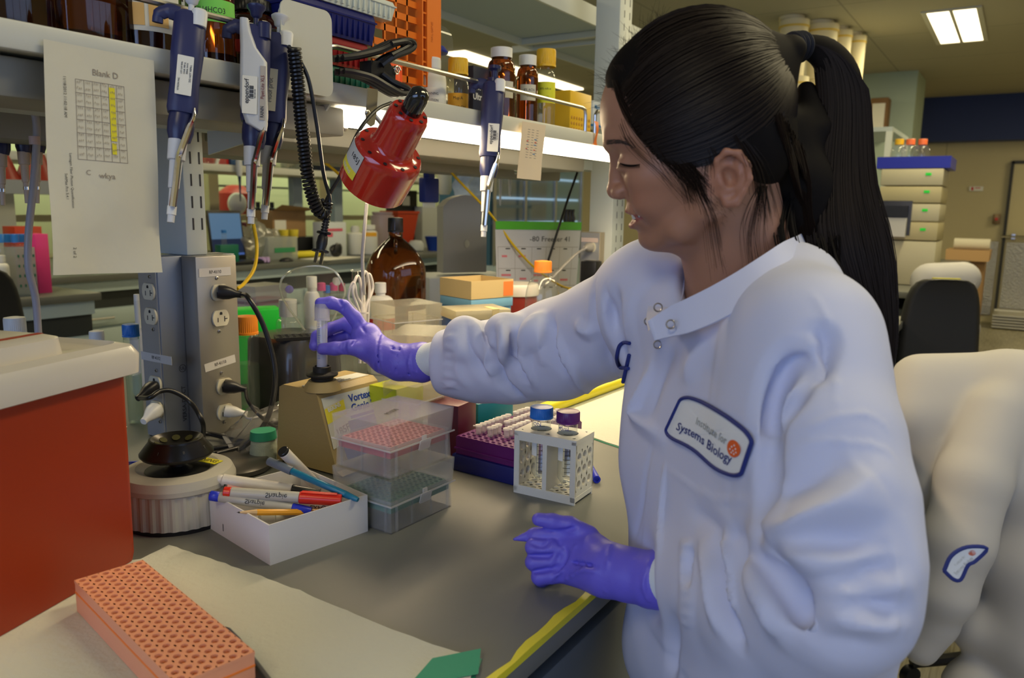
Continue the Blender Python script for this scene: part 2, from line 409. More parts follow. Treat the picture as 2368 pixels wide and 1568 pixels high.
# soffit, pillar, door, kick plates
struct('trim_1', MB().box(XE - .25, XE, -2.75, 1.33, 2.24, CEIL), mat('navy_paint', (.018, .034, .14), .55), flat=True)
struct('wall_pillar', MB().box(9.15, 9.9, 1.04, 1.95, 0, CEIL), mat('pale_teal_paint', (.42, .52, .44), .7), flat=True)
dr = struct('door_1', MB().box(XE - .03, XE, -.92, .15, .02, 1.97), mat('door_paint', (.64, .57, .36), .6), flat=True)
db = MB()
for y in (.15, -.94): db.box(XE - .05, XE, y, y + .035, 0, 2.0)
db.box(XE - .05, XE, -.92, .17, 1.97, 2.005)
part('door_frame', db, mat('door_seal', (.03, .03, .03), .5), dr, flat=True)
M_diamond = mat('diamond_plate', (.42, .41, .38), .3, 1, bump=(60, .8, .01))
part('kick_plate', MB().box(XE - .045, XE - .03, -.9, .13, .2, 1.02), M_diamond, dr, flat=True)
part('door_handle', MB().tube([(XE - .09, -.8, 1.09), (XE - .09, .2, 1.09)], .018).box(XE - .1, XE - .03, .05, .09, 1.06, 1.12).box(XE - .1, XE - .03, -.8, -.76, 1.06, 1.12), M_chrome, dr)
lv = MB()
for k in range(5): lv.box(XE - .62, XE - .1, -.9, .18, .02 + k * .034, .036 + k * .034)
lv.box(XE - .1, XE - .08, -.9, .18, 0, .19)
single('floor_grille', lv, mat('grille_metal', (.75, .72, .6), .4, .6), 'slatted pale metal grille on the floor in front of the far door', 'grille', flat=True)
struct('trim_2', MB().box(XE - .02, XE, .22, .62, .1, 1.02), M_diamond, flat=True)
sg = thing('wall_sign', 'small white and red sign on the beige wall left of the door', 'sign', frame((XE - .012, .60, 1.67), (0, -1, 0), (0, 0, 1)))
part('sign_plate', MB().box(0, .15, -.028, .028, 0, .008), M_white, sg, flat=True)
marks('printed_mark', [(.02, .045, -.02, .02), (.06, .12, .004, .014)], T(0, 0, .0085), mat('sign_red', (.6, .03, .03), .6), sg)
bt = thing('wall_button', 'brown call button box on the wall beside the far door', 'switch', frame((XE - .02, .27, 1.30), (0, -1, 0), (0, 0, 1)))
part('button_box', MB().box(-.04, .04, -.06, .06, 0, .03, .004), mat('bronze_plate', (.22, .15, .08), .4, .5), bt)
part('push_button', MB().lathe([(.018, .03), (.018, .042)], 14), mat('red_button', (.6, .03, .02), .4), bt)
# ceiling lights: recessed strips, 1.2 x 0.3 m
M_lamp = mat('light_diffuser', (1, .9, .7), .5, emit=7, ecol=(1, .84, .55))
def troffer(x, y, lab, p=None, g='recessed ceiling lights'):
    t = thing('ceiling_light', lab, 'ceiling light', (x, y, CEIL), g)
    f = MB(); f.box(-.63, .63, -.19, -.155, -.012, 0); f.box(-.63, .63, .155, .19, -.012, 0); f.box(-.63, -.6, -.155, .155, -.012, 0); f.box(.6, .63, -.155, .155, -.012, 0); f.box(-.6, .6, -.012, .012, -.014, 0)
    part('light_frame', f, M_shelf, t, flat=True)
    part('diffuser', MB().box(-.6, .6, -.155, .155, -.008, -.001), M_lamp, t, flat=True)
    if p: area('ceiling_light_glow', (x, y, CEIL - .03), (x, y, 0), 1.2, .31, p, TUBE)
troffer(7.2, .58, 'glowing ceiling light panel at upper right above the aisle', 60)
PL = {(-1.2, .1): 'over the window end of the bench', (1.5, -.45): 'over the aisle behind the person', (3.4, .2): 'above the far end of the island bench', (2.6, -.9): 'nearest the front windows', (5.0, .2): 'between the bench end and the glowing panel', (1.2, 3.3): 'over the cross aisle near the windows', (4.6, 3.3): 'over the middle of the cross aisle', (8.0, 3.3): 'over the far end of the cross aisle', (4.5, 6.6): 'by the back wall behind the hood', (8.2, 6.6): 'in the far back corner', (1.0, 6.4): 'in the near back corner', (9.9, -1.6): 'in front of the far door'}
for x, y, p in ((-1.2, .1, 22), (1.5, -.45, 36), (3.4, .2, 24), (5.0, .2, 52), (1.2, 3.3, 36), (4.6, 3.3, 44), (8.0, 3.3, 44), (4.5, 6.6, 30), (8.2, 6.6, 30), (1.0, 6.4, 26), (9.9, -1.6, 44)):
    troffer(x, y, 'recessed ceiling light ' + PL[(x, y)], p)
s1, s2 = pz(1052, 118, CEIL), pz(1330, 205, CEIL); sd_ = (s2 - s1); cs_ = thing('ceiling_light', 'long bright ceiling strip seen behind the amber jars on the shelf', 'ceiling light', frame(s1, sd_, (0, 1, 0)), 'recessed ceiling lights')
part('light_frame', MB().box(-.02, sd_.length + .02, -.13, .13, -.004, .02), M_shelf, cs_, flat=True); part('diffuser', MB().box(0, sd_.length, -.11, .11, -.02, -.005).box(0, sd_.length, -.11, .11, .021, .03), M_lamp, cs_, flat=True)
# ------------------------------------------------------------------ the bench
bench = thing('lab_bench', 'long island laboratory bench with matte grey worktop beneath everything', 'bench', (0, 0, 0))
Y0, Y1 = .356, 2.045
part('worktop', MB().box(-.9, 3.6, Y0, Y1, BZ - .03, BZ, .003), mat('grey_epoxy_top', (.165, .168, .150), .46, noise=(9, .06), bump=(700, .12, .0006), spec=.55), bench)
part('base_cabinet', MB().box(-.9, 3.55, Y0 + .03, Y1 - .03, .1, BZ - .031), mat('bench_cabinet_grey', (.10, .115, .12), .5), bench, flat=True)
part('plinth', MB().box(-.85, 3.5, Y0 + .1, Y1 - .1, 0, .1), M_dark, bench, flat=True)
for k in range(4):
    part('cabinet_door', MB().box(-.88 + k * 1.1, .2 + k * 1.1, Y0 + .012, Y0 + .029, .13, BZ - .06, .003), mat('bench_door_grey', (.13, .15, .16), .45), bench)
# yellow tape along the front edge
tp = MB(); random.seed(3)
n = 60; v = []
for i in range(n + 1):
    x = -.2 + 1.15 * i / n; a = .0035 * math.sin(i * 1.7) * random.random()
    v += [(x, Y0 + .0085 + a + .002 * math.sin(i * .6), BZ + .0012), (x, Y0 - .0006 + a * .2, BZ + .0012), (x, Y0 - .0012, BZ - .006)]
tp.add(v, [q for i in range(n) for q in ((3 * i, 3 * i + 3, 3 * i + 4, 3 * i + 1), (3 * i + 1, 3 * i + 4, 3 * i + 5, 3 * i + 2))])
single('edge_tape', tp, mat('yellow_tape', (.72, .66, .01), .45), 'bright yellow tape stuck along the front edge of the bench', 'tape')
# ------------------------------------------------------------------ posts and power columns
def slotted_post(x0, x1, y0, y1, z0, z1, lab):
    t = thing('shelf_post', lab, 'post', (x0, y0, 0), 'slotted shelf posts')
    w = x1 - x0; d = y1 - y0
    part('post_tube', MB().box(0, w, 0, d, z0, z1, .003), M_pale, t)
    s = MB(); k = 0
    z = z0 + .045
    while z < z1 - .03:
        for x in (w * .36, w * .78): s.box(x - .0016, x + .0016, -.0006, .002, z, z + .021)
        for y in ((d * .2, d * .8) if False else ()): s.box(-.0006, .002, y - .002, y + .002, z, z + .021)
        z += .0385; k += 1
    part('slots', s, INK, t, flat=True)
    return t
DX0, DX1 = .846, .930
yb = pX(418, 592, DX0).y
yr = pX(378, 628, .800).y
p0 = pY(433, 590, 1.24); p1 = pY(481, 583, 1.24)
slotted_post(p0.x, p1.x, 1.24, 1.24 + .13, 1.246, 2.06, 'pale slotted steel shelf post rising from the near power column')
q2a, q2b = pX(1420, 400, 2.30), pX(1366, 400, 2.30)
slotted_post(2.30, pY(1448, 400, q2a.y).x, q2a.y, q2b.y, .92, 2.06, 'far slotted steel shelf post near the face of the person')
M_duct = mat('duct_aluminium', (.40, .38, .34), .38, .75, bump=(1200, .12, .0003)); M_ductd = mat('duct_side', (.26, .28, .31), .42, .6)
M_ivory = mat('ivory_outlet', (.72, .67, .50), .4)
def outlet(M, parent, pair=True, full=True):
    """one round-sided receptacle face with its slots, centred at M, facing local +z"""
    o = part('power_outlet', MB().prism([(.0172 * math.cos(2 * PI * i / 40), max(-.0142, min(.0142, .0185 * math.sin(2 * PI * i / 40)))) for i in range(40)], 0, .004, M=M), M_ivory, parent)
    s = MB(); s.box(-.0075, -.006, -.007, .001, .004, .0044, M=M); s.box(.0065, .008, -.007, .003, .004, .0044, M=M); s.box(.008, .013, -.0026, -.0011, .004, .0044, M=M)
    s.prism([(-.0026, .006), (.0026, .006), (.0026, .010), (0, .0115), (-.0026, .010)], .004, .0044, M=M)
    part('outlet_slots', s, INK, o, flat=True); return o
def screw(M, parent, r=.0032):
    o = part('screw', MB().lathe([(r, 0), (r, .001), (r * .6, .0016), (0, .0017)], 14, M=M), M_steel, parent)
    part('screw_slot', MB().box(-r * .75, r * .75, -r * .12, r * .12, .0016, .0019, M=M).box(-r * .12, r * .12, -r * .75, r * .75, .0016, .0019, M=M), INK, o, flat=True)
pc = thing('power_column', 'brushed metal power column with ivory outlets labelled RP-41/10', 'power outlet column', (DX0, 1.2, BZ))
DH = 1.246 - BZ
part('front_duct', MB().box(0, DX1 - DX0, 0, yb - 1.2, 0, DH, .0015), M_duct, pc)
part('rear_duct', MB().box(.800 - DX0, DX1 - DX0 + .03, yb - 1.2 + .001, pX(322, 640, .80).y - 1.2, 0, DH, .0015), M_ductd, pc)
# left outlet face of the rear duct, window daylight painted into its bluish colour
yo = pX(322, 640, .80).y
part('outlet_plate', MB().box(.798 - DX0, .7999 - DX0, yb - 1.2 + .004, yo - 1.2, .002, DH - .002), mat('duct_aluminium_daylit', (.50, .52, .55), .35, .6), pc)
lw = DX1 - DX0
def FM(px, py): p = pY(px, py, 1.2); return frame((p.x - DX0, -.0004, p.z - BZ), (1, 0, 0), (0, 0, 1))
def SM(px, py): p = pX(px, py, .798); return frame((.798 - DX0 - .0004, p.y - 1.2, p.z - BZ), (0, -1, 0), (0, 0, 1))
for (x, y) in ((506, 676), (508, 735), (518, 893), (519, 952)): outlet(FM(x, y), pc)
for (x, y) in ((501, 643), (507, 766), (512, 862), (519, 977)): screw(FM(x, y), pc)
for (x, y) in ((347, 674), (352, 731), (362, 888), (365, 945)): outlet(SM(x, y), pc)
for (x, y) in ((346, 640), (355, 762), (362, 857), (371, 975)): screw(SM(x, y), pc)
for (x, y, F, a, tx) in ((497, 629, FM, 0, 'RP-41/10'), (509, 840, FM, .13, 'RP-41/10'), (362, 828, SM, 0, 'RP-41/12')):
    M = F(x, y) @ RZ(a); l = part('label_tape', MB().box(-.033 if F is FM else -.045, .033 if F is FM else .045, -.0075, .0075, 0, .0004, M=M), mat('label_tape_grey', (.62, .60, .56), .6), pc, flat=True)
    text(tx, .0085, M @ T(0, 0, .0006), INK, l, sx=.8)
sp = pY(430, 940, yb)
text('VERSA-DUCT', .011, frame((sp.x - DX0 - .003, yb - 1.2 - .0006, .06), (0, 0, 1), (-1, 0, 0)), INK, pc)
um = MB(); um.lathe([(.0062, 0), (.0070, 0), (.0070, .0003), (.0062, .0003)], 20, cap=False, M=frame((sp.x - DX0 - .003, yb - 1.2 - .0004, .125), (1, 0, 0), (0, 0, 1)))
part('printed_mark', um, INK, pc)
text('UL', .008, frame((sp.x - DX0 - .003, yb - 1.2 - .0006, .125), (1, 0, 0), (0, 0, 1)), INK, pc)
# second column, by the far post
a = pX(1343, 536, 2.27); b = pX(1389, 541, 2.27)
pc2 = thing('power_column', 'second power column below the far post with a black adapter plugged in', 'power outlet column', (2.27, b.y, BZ))
part('column_box', MB().box(0, .16, 0, a.y - b.y, 0, a.z - BZ, .0015), mat('column_side', (.36, .31, .22), .5, .3), pc2)
part('outlet_plate', MB().box(-.002, -.0001, .003, a.y - b.y - .003, .002, a.z - BZ - .002), mat('duct_aluminium_daylit', (.5, .52, .55)), pc2)  # plate colour carries the bluish window light of the left side
def S2(px, py): p = pX(px, py, 2.268); return frame((-.0024, p.y - b.y, p.z - BZ), (0, -1, 0), (0, 0, 1))
for (x, y) in ((1367, 572), (1371, 612)): outlet(S2(x, y), pc2)
part('label_tape', MB().box(-.03, .03, -.007, .007, 0, .0004, M=S2(1364, 555)), mat('label_tape_pink', (.62, .5, .45), .6), pc2, flat=True)
# ------------------------------------------------------------------ shelf over the bench
SZ, SY = 1.522, .89
shelf = thing('bench_shelf', 'cream metal shelf with guard rail above the bench holding bottles and boxes', 'shelf', (0, SY, SZ))
part('shelf_board', MB().box(-.6, 2.6, .004, .68, -.028, -.020), M_shelf, shelf, flat=True)
part('shelf_lip', MB().box(-.6, 2.6, 0, .012, -.030, 0, .003), M_shelf, shelf)
part('shelf_lip', MB().box(-.6, 2.6, .668, .68, -.030, 0, .003), M_shelf, shelf)
part('shelf_bracket', MB().prism([(0, 0), (.30, 0), (.30, -.07), (.02, -.02)], -.002, .002, M=frame((p1.x - .01, .02, -.030), (0, 1, 0), (0, 0, 1))), M_pale, shelf, flat=True)
for x in (p1.x + .12, p1.x + .2): part('bolt', MB().ball((x, .12, -.05), .006), M_steel, shelf)
M_house = mat('fixture_housing', (.30, .29, .25), .5)
part('light_housing', MB().box(-.5, .93, .03, .15, -.075, -.032, .004), M_house, shelf)
part('light_housing', MB().box(.94, 2.15, .24, .40, -.072, -.034, .004), M_house, shelf)
part('light_housing', MB().box(-.5, 2.5, .52, .64, -.085, -.032, .004), M_house, shelf)
part('shelf_beam', MB().box(-.6, 2.6, .29, .35, -.06, -.030), M_pale, shelf, flat=True)
# lit fluorescent fixture under the front lip
ll = part('light_diffuser', MB().box(.96, 2.12, .012, .085, -.054, -.030, .006), mat('tube_light_cover', (1, .93, .8), .5, emit=16, ecol=(1, .86, .62)), shelf)
area('shelf_light_glow', (1.54, SY + .05, SZ - .062), (1.54, SY - .22, .9), 1.15, .07, 15, (1, .74, .42))
# guard rails
r0 = pY(950, 174, SY).z - SZ; rz = .052
rl = smooth([(-.5, .004, rz), (.2, .004, rz), (.770, .004, rz), (.785, .004, rz - .004), (.789, .004, rz - .018), (.789, .004, -.004)], 4)
part('guard_rail', MB().tube(rl, .0042, 8), M_steel, shelf)
xe = pY(1357, 285, SY).x
rl = [(.868, .004, -.004), (.868, .004, rz - .016), (.872, .004, rz - .003), (.888, .004, rz), (xe - .02, .004, rz), (xe - .004, .004, rz - .003), (xe, .004, rz - .016), (xe, .004, -.004)]
part('guard_rail', MB().tube(rl, .0042, 8), M_steel, shelf)
part('guard_rail', MB().tube([(xe + .05, .004, -.004), (xe + .05, .004, rz - .01), (xe + .06, .004, rz), (2.5, .004, rz)], .0042, 8), M_steel, shelf)
part('guard_rail', MB().tube([(-.5, .675, rz), (2.5, .675, rz)], .0042, 8), M_steel, shelf)
# painted end plates where two shelf units meet
pa = pY(759, 90, SY - .006); wp_ = pa.x - pY(640, 60, SY - .006).x
for dx, dy, ext in ((0, -.012, 0), (.020, .014, 1)):
    ep = MB().prism([(x, y) for x, y in rring(wp_, .120, .014)], 0, .002, M=frame((pa.x + dx - wp_ / 2, dy, .034), (1, 0, 0), (0, 0, 1)))
    if ext: ep.box(pa.x + dx - .003, pa.x + dx, .014, .16, -.02, .085)
    part('end_plate', ep, M_shelf, shelf)
# ------------------------------------------------------------------ the upper shelf, seen from below
up = thing('upper_shelf', 'blue-grey upper shelf seen from below near the ceiling', 'shelf', (0, 0, 0))
za = 1.98
A = pz(1289, 2, za); B = pz(1430, 70, za); Cc = pz(1019, 13, za); D = pz(1185, 89, za)
yf = (A.y + B.y) / 2; yk = (Cc.y + D.y) / 2; xk = pz(1381, 79, za).x
part('shelf_board', MB().box(.55, xk + .9, yf, yk, za, za + .02), mat('upper_shelf_underside', (.38, .47, .52), .4), up, flat=True)
part('shelf_lip', MB().box(.55, xk + .9, yf - .01, yf, za - .025, za + .035), M_pale, up, flat=True)
part('shelf_lip', MB().box(.55, xk + .9, yk, yk + .01, za - .025, za + .035), M_pale, up, flat=True)
part('cross_bar', MB().box(D.x + .02, D.x + .045, yf, yk, za - .022, za - .001), M_pale, up, flat=True)
part('cross_bar', MB().box(D.x + .10, D.x + .115, yf, yk + .1, za - .03, za - .005), M_pale, up, flat=True)
part('cross_bar', MB().box(.9, .93, yf, yk, za - .022, za - .001), M_pale, up, flat=True)
# ================================================================== shared object builders
M_amber = mat('amber_glass', (.36, .085, .012), .04, trans=.96, ior=1.5); M_amberliq = mat('dark_liquid', (.030, .010, .004), .2)
M_ylcap = mat('yellow_cap', (.80, .47, .02), .4); M_orcap = mat('orange_cap', (.85, .25, .03), .4); M_wcap = mat('white_cap', (.80, .79, .74), .4)
M_blcap = mat('blue_cap', (.03, .20, .62), .35); M_pucap = mat('purple_cap', (.13, .02, .16), .35); M_pkcap = mat('pink_cap', (.75, .10, .28), .4)
M_clear = clear('clear_plastic', (.93, .95, .95), .05, .05); M_glass = clear('clear_glass', (.95, .97, .96), .035, .02, 1.4); M_frost = clear('frosted_plastic', (.93, .94, .96), .17, .22)
M_hdpe = mat('natural_hdpe', (.72, .71, .66), .45, sss=0)
def cam_ang(M):   # angle in the object's own plane towards the photographer
    p = M.inverted() @ Vector(CAMLOC); return math.atan2(p.y, p.x)
def ribcap(r, h, M, n=36, depth=.05, dome=.0015):
    mb = MB(); N_ = n * 2
    def rg(rad, z, rib): return [((rad * (1 - (depth if (i % 2 and rib) else 0))) * math.cos(2 * PI * i / N_), (rad * (1 - (depth if (i % 2 and rib) else 0))) * math.sin(2 * PI * i / N_), z) for i in range(N_)]
    rows = [rg(r * 1.03, 0, 0), rg(r * 1.03, h * .12, 0), rg(r, h * .14, 1), rg(r, h * .90, 1), rg(r * .95, h, 0), rg(r * .5, h + dome, 0), rg(r * .01, h + dome * 1.2, 0)]
    v = [p for R_ in rows for p in R_]; return mb.add(v, [(k * N_ + i, k * N_ + (i + 1) % N_, (k + 1) * N_ + (i + 1) % N_, (k + 1) * N_ + i) for k in range(len(rows) - 1) for i in range(N_)], M)
def band(r, z0, z1, a, half, M=None, n=20, t=.0004):
    """label wrapped on a cylinder, centred on angle a"""
    v = []; 
    for i in range(n + 1):
        q = a - half + 2 * half * i / n
        for rr_ in (r + .0002, r + .0002 + t): v += [(rr_ * math.cos(q), rr_ * math.sin(q), z0), (rr_ * math.cos(q), rr_ * math.sin(q), z1)]
    f = []
    for i in range(n):
        b_ = 4 * i; c = b_ + 4; f += [(b_ + 2, c + 2, c + 3, b_ + 3), (b_ + 1, b_, c, c + 1), (b_ + 3, c + 3, c + 1, b_ + 1), (b_, c, c + 2, b_ + 2)]
    return MB().add(v, f, M)
def wraptext(body, size, r, z, a, m, parent, sx=1, bold=0):
    """lettering bent round a cylinder"""
    c = bpy.data.curves.new('lettering', 'FONT'); c.body = body; c.size = size; c.align_x = 'CENTER'; c.align_y = 'CENTER'; c.resolution_u = 2; c.offset = bold * size
    o = bpy.data.objects.new('tmp', c); me = bpy.data.meshes.new_from_object(o); bpy.data.objects.remove(o)
    mb = MB().add([((r + .0008) * math.cos(a + q.co.x * sx / r), (r + .0008) * math.sin(a + q.co.x * sx / r), z + q.co.y) for q in me.vertices], [tuple(p.vertices) for p in me.polygons])
    bpy.data.meshes.remove(me); return part('lettering', mb, m, parent, flat=True)
def hs(px, py, Y): return pY(px, py, Y).z - ZB
ZB = SZ - .0195
def bottle(name, label, cat, P, r, h, body, capm, shoulder=.62, neck=.45, cap=(.55, .14), liq=None, liqm=None, lab=None, texts=(), group=None, rz=0, square=False, ribs=True, nz=None):
    """P base centre; shoulder = height fraction where the body starts to narrow; cap = (radius/r, height/h); lab=(z0,z1,half angle, material)"""
    M = T(*P) @ RZ(rz); t = thing(name, label, cat, M, group); ch_ = cap[1] * h; zt = h - ch_
    pr = [(0, .001), (r * .82, 0), (r * .97, .004), (r, .010), (r, h * shoulder)]
    for k in range(1, 7):
        a = k / 6 * PI / 2; pr.append((r * max(neck, 1 - .8 * (k / 6) ** 2.2) if nz else r * neck + (r - r * neck) * math.cos(a) ** .9, h * shoulder + ((h * nz if nz else zt - h * .03) - h * shoulder) * (k / 6 if nz else math.sin(a) ** .9)))
    pr += [(r * neck, zt), (r * neck * 1.05, zt), (r * neck * 1.05, zt + ch_ * .8)]
    bm_ = MB().lathe(pr, 4 if square else 36, RZ(PI / 4) if square else None, cap=False)
    part('bottle_body', bm_, body, t, ang=.9)
    if liq:
        zl = h * liq; p2_ = [(0, .003), (r * .9, .003), (r * .955, .012)] + [(x * .955, z) for x, z in pr[4:] if z < zl - .002]
        rl = min(p2_[-1][0], r * .955); p2_ += [(rl, zl), (0, zl)]; part('liquid', MB().lathe(p2_, 32), liqm, t)
    cm = T(0, 0, zt)
    part('cap', ribcap(r * cap[0], ch_, cm) if ribs else MB().lathe([(r * cap[0], zt), (r * cap[0], h * .995), (r * cap[0] * .93, h), (0, h)], 32), capm, t)
    if lab:
        ca = cam_ang(M) + (lab[4] if len(lab) > 4 else 0); l = part('label', band(r, lab[0] * h, lab[1] * h, ca, lab[2]), lab[3], t)
        for tx in texts: wraptext(tx[0], tx[1], r, tx[2] * h, ca + (tx[3] if len(tx) > 3 else 0), tx[4] if len(tx) > 4 else INK, l, .85)
    return t
# ================================================================== things on and under the front of the shelf
ZB = SZ - .020 + .0005
def sx_(px, Y, py=150): return pY(px, py, Y).x
M_navyp = mat('navy_grip', (.028, .033, .11), .42, bump=(700, .08, .0004)); M_shaft = mat('grey_white_shaft', (.62, .63, .66), .35); M_beige = mat('beige_shaft', (.70, .56, .44), .4)
M_lgrey = mat('light_shell', (.60, .61, .62), .35); M_navyd = mat('navy_collar', (.02, .024, .085), .3)
def rsec(w, d, z, cx=0, cy=0, n=5): return [(x + cx, y + cy, z) for x, y in rring(w, d, min(w, d) * .42, n)]
def loftm(rows, cap=True, M=None):
    n = len(rows[0]); v = [p for r in rows for p in r]; f = [(k * n + i, k * n + (i + 1) % n, (k + 1) * n + (i + 1) % n, (k + 1) * n + i) for k in range(len(rows) - 1) for i in range(n)]
    if cap: f += [tuple(range(n - 1, -1, -1)), tuple((len(rows) - 1) * n + i for i in range(n))]
    return MB().add(v, f, M)
def pipette(label, topx, tipx, Y, kind='navy', dY=-.02, group='pipettes hanging from the shelf rails'):
    a = pY(*topx, Y + dY); b_ = pY(*tipx, Y + dY - .012); z = (a - b_).normalized(); s = (a - b_).length / .245
    v = (a - Vector(CAMLOC)).normalized(); y = (v - z * v.dot(z)).normalized(); x = y.cross(z); M = Matrix.Identity(4)
    for i in range(3): M[i][0] = x[i] * s; M[i][1] = y[i] * s; M[i][2] = z[i] * s; M[i][3] = a[i]
    t = thing('pipette', label, 'pipette', M, group)
    shell = M_navyp
    part('handle', loftm([rsec(.028, .022, 0), rsec(.035, .028, -.004), rsec(.036, .031, -.05), rsec(.032, .029, -.085), rsec(.034, .029, -.112), rsec(.031, .026, -.118)]), shell, t)
    if kind == 'shell':
        part('front_shell', loftm([[(p[0], p[1], p[2]) for p in rsec(w_, .014, z_, cx_, -.011)] for w_, z_, cx_ in ((.010, .004, -.014), (.014, -.012, -.012), (.020, -.030, -.008), (.032, -.046, -.002), (.033, -.10, -.001), (.026, -.122, .003), (.010, -.130, .010))]), M_lgrey, t)
        part('name_strip', MB().box(.006, .0125, -.0190, -.0182, -.118, -.052), mat('tan_strip', (.45, .40, .34), .5), t)
        text('Pipet-Lite XLS', .0058, frame((.009, -.0193, -.078), (0, 0, 1), (-1, 0, 0)), mat('dark_red_print', (.2, .03, .03), .6), t, sx=.85)
        text('RAININ', .006, frame((.009, -.0193, -.108), (0, 0, 1), (-1, 0, 0)), INK, t, sx=.7)
    part('plunger', MB().lathe([(.0032, -.002), (.0032, .010), (.0068, .013), (.0078, .018), (.0110, .022), (.0115, .025), (.009, .027), (0, .0275)] if kind != 'blue' else [(.009, -.002), (.012, .0), (.012, .006), (.005, .008), (.006, .018), (.0105, .021), (.0105, .026), (0, .0265)], 24), M_shaft if kind not in ('blue', 'shell') else M_navyd, t)
    part('ejector_button', loftm([rsec(.017, .020, -.016, .0095, -.006), rsec(.018, .021, .001, .0095, -.006), rsec(.014, .016, .004, .0095, -.006)]), M_white if kind != 'shell' else M_navyd, t)
    part('finger_hook', MB().tube(smooth([(-.012, 0, -.004), (-.024, 0, -.003), (-.033, .001, -.009), (-.034, .002, -.018)], 5), [.006] * 6 + [.005] * 5 + [.004] * 5, 10, flat=1.5), M_navyp, t)
    part('collar', MB().lathe([(.0135, -.116), (.0148, -.128), (.0145, -.14), (.0118, -.150)], 24, sy=.85), M_navyd, t)
    sm = M_beige if kind == 'beige' else M_shaft
    part('shaft', MB().lathe([(.0105, -.149), (.0098, -.172), (.0092, -.1725), (.0072, -.173), (.0062, -.205), (.0058, -.2052), (.0048, -.206), (.0042, -.232), (.0040, -.245), (.0022, -.245)], 20, T(-.002, 0, 0)), sm, t)
    ej = [(.0125, -.010, -.112), (.0125, -.012, -.122), (.0075, -.0125, -.140), (.002, -.0120, -.163), (.0002, -.0105, -.172), (-.0005, -.0092, -.20), (-.0015, -.0085, -.228)]
    if kind != 'beige': part('ejector_arm', MB().tube(smooth(ej, 4), [.0034 + .0036 * min(1, i / 8) for i in range(25)], 8, flat=.55), M_chrome, t); part('tip_collar', MB().lathe([(.0052, -.226), (.0052, -.236), (.0045, -.2362)], 16, T(-.002, 0, 0)), M_white if kind != 'c' else M_chrome, t)
    else: part('tip_collar', MB().lathe([(.0055, -.214), (.0055, -.220)], 16, T(-.002, 0, 0)), M_chrome, t)
    if kind in ('navy', 'shell', 'blue'):
        lx, lz0, lz1, yy = (-.001, -.100, -.055, -.0166) if kind == 'navy' else ((-.006, -.112, -.066, -.0192) if kind == 'shell' else (.004, -.112, -.068, -.0162))
        l = part('label', MB().prism(rring(.0175, lz1 - lz0, .001), 0, .0006, M=frame((lx, yy, (lz0 + lz1) / 2), (1, 0, 0), (0, 0, 1))), M_paper, t)
        LM = frame((lx, yy - .0009, (lz0 + lz1) / 2), (0, 0, 1), (-1, 0, 0))
        if kind != 'navy':
            text('eppendorf', .0075, LM @ T(.004, .0035, 0), INK, l, bold=.01, sx=.95)
            marks('barcode', [(-.004 + k * .0016, -.0034 + k * .0016 + (.0006 if k % 3 else .0001), -.0045, .0005) for k in range(10)], LM, INK, l)
            text('022 449 350', .0022, LM @ T(.002, -.0062, 0), INK, l)
        else:
            text('VITRON INC', .0026, LM @ T(-.011, .0055, 0), INK, l)
            for k, q in enumerate(('LOT CAP 0036', 'CALIB 1000 uL', 'SERIAL DATE')): text(q, .0022, LM @ T(.008, .0005 - k * .0030 + .003, 0), INK, l)
            text('DO NOT REFILL', .0028, LM @ T(.003, -.0062, 0), INK, l)
    elif kind == 'tape':
        l = part('label', MB().box(-.012, .002, -.0166, -.0160, -.105, -.050), mat('masking_tape', (.52, .50, .40), .7), t)
        text('Hoof prot', .0085, frame((-.006, -.0170, -.078), (0, 0, 1), (-1, 0, 0)), mat('pencil', (.2, .2, .2), .7), l, sx=.9)
    return t
pipette('navy pipette with white label, first from the left on the front rail', (441, 32), (399, 515), SY, 'navy')
pipette('pipette with pale grey front shell between two navy pipettes', (592, 62), (584, 518), SY, 'shell')
pipette('navy pipette with a strip of masking tape beside the coiled cord', (645, 82), (615, 508), SY + .012, 'tape')
pipette('navy pipette hanging alone in front of the lit strip light', (1142, 192), (1121, 548), SY, 'blue')
RY_ = 1.545
pipette('beige-tipped pipette half cut off by the left picture edge', (-4, 170), (10, 475), RY_, 'beige', 0, 'pipettes on the back rail')
pipette('beige-tipped pipette left of the hanging grey tube', (42, 165), (66, 470), RY_, 'beige', 0, 'pipettes on the back rail')
pipette('beige-tipped pipette right of the hanging grey tube beside the note', (84, 165), (89, 470), RY_, 'beige', 0, 'pipettes on the back rail')
# ---- notes taped to the lip
def sheet(px4, Y, n, wav, seed, dyb=0):
    """sheet of paper from four corner pixels, hanging just in front of the lip, a little wavy; returns mesh and mapping"""
    TL, TR, BR, BL = [pY(*p, Y + (dyb if i > 1 else 0)) for i, p in enumerate(px4)]; rnd = random.Random(seed); ph = [rnd.uniform(0, 6) for _ in range(6)]
    def fn(u, v, off=0):
        p = (TL.lerp(TR, u)).lerp(BL.lerp(BR, u), v); return Vector((p.x, p.y + wav * v * (math.sin(3.1 * u + 4 * v + ph[0]) + .6 * math.sin(7 * u - 5 * v + ph[1]) + .35 * math.sin(11 * v + 3 * u + ph[2])) - off, p.z + .0))
    return fn
def papermesh(fn, n=26, m_=36):
    mb = MB().grid(lambda u, v: fn(u, v, .0003), n, m_); k = len(mb.v); mb.grid(lambda u, v: fn(u, v, 0), n, m_); return mb
note = thing('paper_note', 'large wrinkled white paper with a hand-drawn grid taped to the shelf lip', 'paper', (0, 0, 0))
fn = sheet([(100, 90), (355, 140), (376, 630), (118, 636)], SY - .006, 0, .0035, 3, -.02)
part('sheet', papermesh(fn), mat('note_paper', (.66, .63, .52), .8, bump=(25, .5, .004)), note)
M_pencil = mat('pencil_line', (.32, .27, .22), .8)
